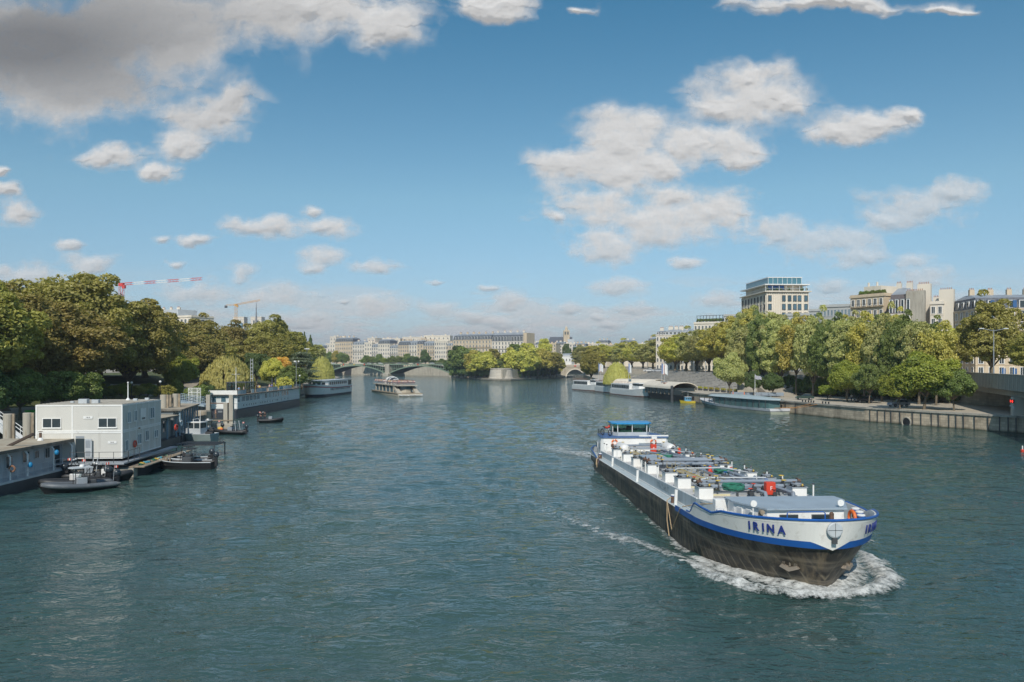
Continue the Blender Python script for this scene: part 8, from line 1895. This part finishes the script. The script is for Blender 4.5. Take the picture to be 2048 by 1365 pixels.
building('grey-roofed white hoarding-clad house beside the stone bridge', 1123, 655, 1143, 652, 712, 8, 8, 2, 3, WHITE, 'mansard', ZINC, 2.0, chim=0, dorm=False); building('low slate-roofed building behind the stone bridge', 1144, 735, 1185, 730, 700, 8.4, 12, 3, 9, LIME, 'mansard', SLATE, 3.5, chim=3)
for i, (px, D, yt) in enumerate(((1134, 700, 694), (1152, 705, 700), (1166, 700, 699))): tree_px('far0', 'dark', px, D, yt, 8.4, 24, label='%s dark round tree behind the stone arch bridge' % ORD[i], group='dark trees behind the stone bridge')
# trees along the embankment, behind the iron bridge
eb = [(646, 704, 'grey_green'), (660, 704, 'mid'), (673, 706, 'yellow_green'), (686, 705, 'mid'), (732, 714, 'mid'), (744, 713, 'mid'), (758, 712, 'mid'), (772, 716, 'bright'), (786, 715, 'mid'), (800, 712, 'mid'), (815, 711, 'mid'), (829, 712, 'dark'), (850, 704, 'dark'), (868, 720, 'dark'), (882, 720, 'mid')]
for i, (px, yt, l_) in enumerate(eb): tree_px('far1' if i % 2 else 'far0', l_, px, 855 - (px - 640) * .38 + 14, yt, 8.5, 22, label='%s tree from the left on the embankment above the iron bridge' % ORD[i], group='embankment trees above the iron bridge')
# ================================================================ stone arch bridge
SB = thing('stone_bridge', 'pale stone bridge with one round arch at the end of the right bank', 'bridge', (X(1112, 650), 650, 0), R(-4)); W_ = 29; cx_, r0 = 15.6, 7.2
prof = [(-6, -.5)] + [(-6, 10.2), (W_, 10.2), (W_, -.5), (cx_ + r0, -.5)] + [(cx_ + r0 * math.cos(a), -.5 + 7.4 * math.sin(a)) for a in np.linspace(0, math.pi, 20)][1:-1] + [(cx_ - r0, -.5)]
b = MB(); n = len(prof); vs = [(x, 0, z) for x, z in prof] + [(x, 14, z) for x, z in prof]
top = [i for i in range(n)]
# front face in strips around the arch
ar = [(cx_ + r0 * math.cos(a), -.5 + 7.4 * math.sin(a)) for a in np.linspace(0, math.pi, 21)]
for yy, fl in ((0, False), (14, True)):
    for (x0, z0), (x1, z1) in zip(ar, ar[1:]): f = [(x0, yy, z0), (x0, yy, 10.2), (x1, yy, 10.2), (x1, yy, z1)]; b.add(f, [(0, 1, 2, 3) if not fl else (3, 2, 1, 0)])
    for (xa, xb) in ((-6, cx_ - r0), (cx_ + r0, W_ + 6)): f = [(xa, yy, -1), (xb, yy, -1), (xb, yy, 10.2), (xa, yy, 10.2)]; b.add(f, [(0, 1, 2, 3) if not fl else (3, 2, 1, 0)])
b.add([(-6, 0, 10.2), (W_ + 6, 0, 10.2), (W_ + 6, 14, 10.2), (-6, 14, 10.2)], [(0, 1, 2, 3)])
for (x0, z0), (x1, z1) in zip(ar, ar[1:]): b.add([(x0, 0, z0), (x1, 0, z1), (x1, 14, z1), (x0, 14, z0)], [(0, 1, 2, 3)])
b.build('stonework', stone_mat('bridge_stone', (.52, .46, .36), 1.6, .6, .12, .3, (.25, .2, .15)), SB, uv=True)
b = MB(); b.box(-6, -.4, 9.2, W_ + 6, -.001, 9.5); b.box(-6, -.2, 10.2, W_ + 6, .3, 11.0); b.build('parapet', PALE, SB)
b = MB(); 
for a0, a1 in zip(np.linspace(0, math.pi, 21), np.linspace(0, math.pi, 21)[1:]): b.add([(cx_ + r0 * math.cos(a0), -.15, -.5 + 7.4 * math.sin(a0)), (cx_ + (r0 + .9) * math.cos(a0), -.15, -.5 + 8.3 * math.sin(a0)), (cx_ + (r0 + .9) * math.cos(a1), -.15, -.5 + 8.3 * math.sin(a1)), (cx_ + r0 * math.cos(a1), -.15, -.5 + 7.4 * math.sin(a1))], [(0, 1, 2, 3)])
b.build('arch_ring', CREAM, SB); b = MB(); b.box(cx_ - .9, -.4, 9.3, cx_ + .9, -.2, 10.3); b.build('navigation_sign', RED, SB)
# ================================================================ church with square tower
D = 1000; CHU = thing('church', 'church with a steep dark roof and a square stone tower on the skyline', 'church', (X(1096, D), D, 8.4))
b = MB(); b.box(0, 0, 0, 30, 14, Z(686, D) - 8.4); b.build('nave', LIME, CHU); b = MB(); h0 = Z(686, D) - 8.4; h1 = Z(674, D) - 8.4
b.add([(0, -.5, h0), (31, -.5, h0), (31, 14.5, h0), (0, 14.5, h0), (3, 7, h1), (31, 7, h1)], [(0, 1, 5, 4), (2, 3, 4, 5), (0, 4, 3), (1, 2, 5)]); b.build('roof', SLATE, CHU)
tx = X(1127, D) - X(1096, D); b = MB(); b.bev(tx, -2, 0, tx + 7.6, 6, Z(661, D) - 8.4, .3); b.box(tx - .3, -2.3, Z(672, D) - 8.4, tx + 7.9, 6.3, Z(671, D) - 8.4); b.lathe(tx + 3.8, 2, [(2, Z(661, D) - 8.4), (1.8, Z(657, D) - 8.4), (.3, Z(653, D) - 8.4)], 10); tw_ = b.build('tower', LIME, CHU)
for k in (1.2, 4.6): b = MB(); b.box(tx + k, -2.08, Z(670, D) - 8.4, tx + k + 1.8, -1.95, Z(664, D) - 8.4); b.build('belfry_opening', PANE, tw_)
b = MB(); b.prism([(tx + 5, -3), (tx + 13, -3), (tx + 11, 10), (tx + 5, 10)], 0, Z(679, D) - 8.4); b.build('chapel', LGREY, CHU)
# ================================================================ cathedral towers, spire and cranes
D = 1300
for i, (a, b_) in enumerate(((466, 488), (501, 523))):
    t = thing('cathedral_tower', '%s square cathedral tower rising behind the left bank trees' % ('left' if i == 0 else 'right'), 'tower', (X(a, D), D, 8.4), 0, 'cathedral towers'); W2 = X(b_, D) - X(a, D); H = Z(634, D) - 8.4
    b = MB(); b.bev(0, 0, 0, W2, W2, H, .5); b.box(-.4, -.4, H - 4, W2 + .4, W2 + .4, H - 3.2); b.box(-.4, -.4, H - .6, W2 + .4, W2 + .4, H + .2); b.build('wall', PALE, t)
    for k in (.25, .62): q = MB(); q.box(W2 * k, -.2, H - 20, W2 * k + 2.2, .1, H - 6); q.build('belfry_opening', PANE, t)
t = thing('church_spire', 'thin grey lattice spire in front of the right cathedral tower', 'spire', (X(512.5, 1280), 1280, 30)); H = Z(603, 1280) - 30
b = MB(); b.lathe(0, 0, [(5, 0), (3.0, H * .35), (1.2, H * .7), (.25, H)], 8); b.build('spire', mat('spire_grey', (.20, .20, .21), .7), t)
def crane(label, px, D, y_jib, px_tip, y_tip, px_tail, c1, c2, ztop_extra=0, base=8.4):
    zj = Z(y_jib, D); t = thing('tower_crane', label, 'crane', (X(px, D), D, base)); H = zj - base; w2 = 1.3
    def lattice(mb, p0, p1, w_, n, m, r=.16):
        p0, p1 = Vector(p0), Vector(p1); dd = (p1 - p0).normalized(); u = Vector((0, 1, 0)); v = dd.cross(u).normalized()
        cs = [(u * a + v * b) * w_ for a, b in ((-1, -1), (1, -1), (1, 1), (-1, 1))]
        for c in cs: mb.tube([p0 + c, p1 + c], r, 4, m)
        for i in range(n):
            a = p0.lerp(p1, i / n); e = p0.lerp(p1, (i + 1) / n); mb.tube([a + cs[i % 4], e + cs[(i + 1) % 4]], r * .7, 4, m); mb.tube([a + cs[(i + 2) % 4], e + cs[(i + 3) % 4]], r * .7, 4, m)
    b = MB(); lattice(b, (0, 0, 0), (0, 0, H), w2, int(H / 2.5), 0); b.build('mast', c1, t)
    jx = X(px_tip, D) - X(px, D); jz = Z(y_tip, D) - zj; nseg = 7; 
    b = MB()
    for k in range(nseg): lattice(b, (jx * k / nseg, 0, H + jz * k / nseg + .8), (jx * (k + 1) / nseg, 0, H + jz * (k + 1) / nseg + .8), .8, 7, k % 2 if c2 is not c1 else 0, .15)
    b.build('jib', [c1, c2], t)
    tx_ = X(px_tail, D) - X(px, D); b = MB(); lattice(b, (0, 0, H + .8), (tx_, 0, H - .2), .8, 6, 0, .15); b.build('counter_jib', c2, t)
    b = MB(); b.box(tx_ - 1.5, -1.2, H - 3.5, tx_ + 1.5, 1.2, H - .4); b.build('counterweight', DGREY, t); b = MB(); b.bev(.8, -1.4, H - 2.4, 3.0, 1.0, H - .1, .1); b.box(-1.6, -1.6, H - .8, 1.6, 1.6, H + 1.6); b.build('cab', c1, t)
crane('red and white tower crane with a long jib above the left bank trees', 243, 600, 571, 404, 560, 218, mat('crane_red', (.60, .05, .04), .5), WHITE)
crane('yellow-orange tower crane beside the cathedral', 472, 1050, 611, 520, 602, 452, mat('crane_orange', (.62, .32, .06), .5), mat('crane_orange', (.62, .32, .06), .5))
# left bank modern building
t = building('flat-roofed cream university block behind the left bank trees', 330, 395, 383, 385, 634, 8.4, 13, 7, 7, CREAM, 'flat', group='modern blocks behind the left trees', chim=0, right=3, ww=2.2, name='office_building'); b = MB(); b.box(0, 0, 0, 11, 11, 3.4); o = b.build('roof_storey', LGREY, t); o.location = (-3, 1.5, Z(634, 390) - 8); 
building('long grey rooftop block seen above the big plane trees', 308, 430, 350, 425, 622, 8.4, 12, 8, 6, PALE, 'flat', group='modern blocks behind the left trees', chim=3, skip=5, name='office_building')
b = MB(); b.box(0, 0, 0, 16, 8, Z(646, 1240) - 8.4); o = b.build('scaffold_shroud', mat('pale_blue_sheet', (.35, .52, .60), .7)); o.location = (X(462, 1240), 1240, 8.4); tag(o, 'pale blue scaffold sheeting at the foot of the left cathedral tower', 'scaffold')
# back-filling trees on the left
for i, (px, D, yt, wp) in enumerate(((20, 215, 650, 200), (110, 220, 640, 190), (200, 225, 650, 190), (290, 230, 655, 170), (360, 330, 668, 100), (430, 340, 668, 100), (500, 350, 672, 100), (560, 360, 672, 90), (60, 240, 700, 150), (160, 240, 700, 150), (250, 245, 700, 150))): tree_px(['plane2', 'plane3'][i % 2], 'plane_olive', px, D, yt + 6, 8.2, wp, label='%s tree from the front in the deep shade behind the left bank planes' % ORD[i], group='background trees of the left bank')
for i in range(20): 
    px = 6 + i * 17; D = 172 + (i * 7) % 12; tree_px('bush', ['mid', 'plane_olive', 'bright'][i % 3], px, D, 776 - (i % 3) * 4, 4.6, 44, name='shrub', label='%s garden shrub from the left in the shade of the big planes' % ORD[i], cat='shrub', group='shrubs under the big planes')
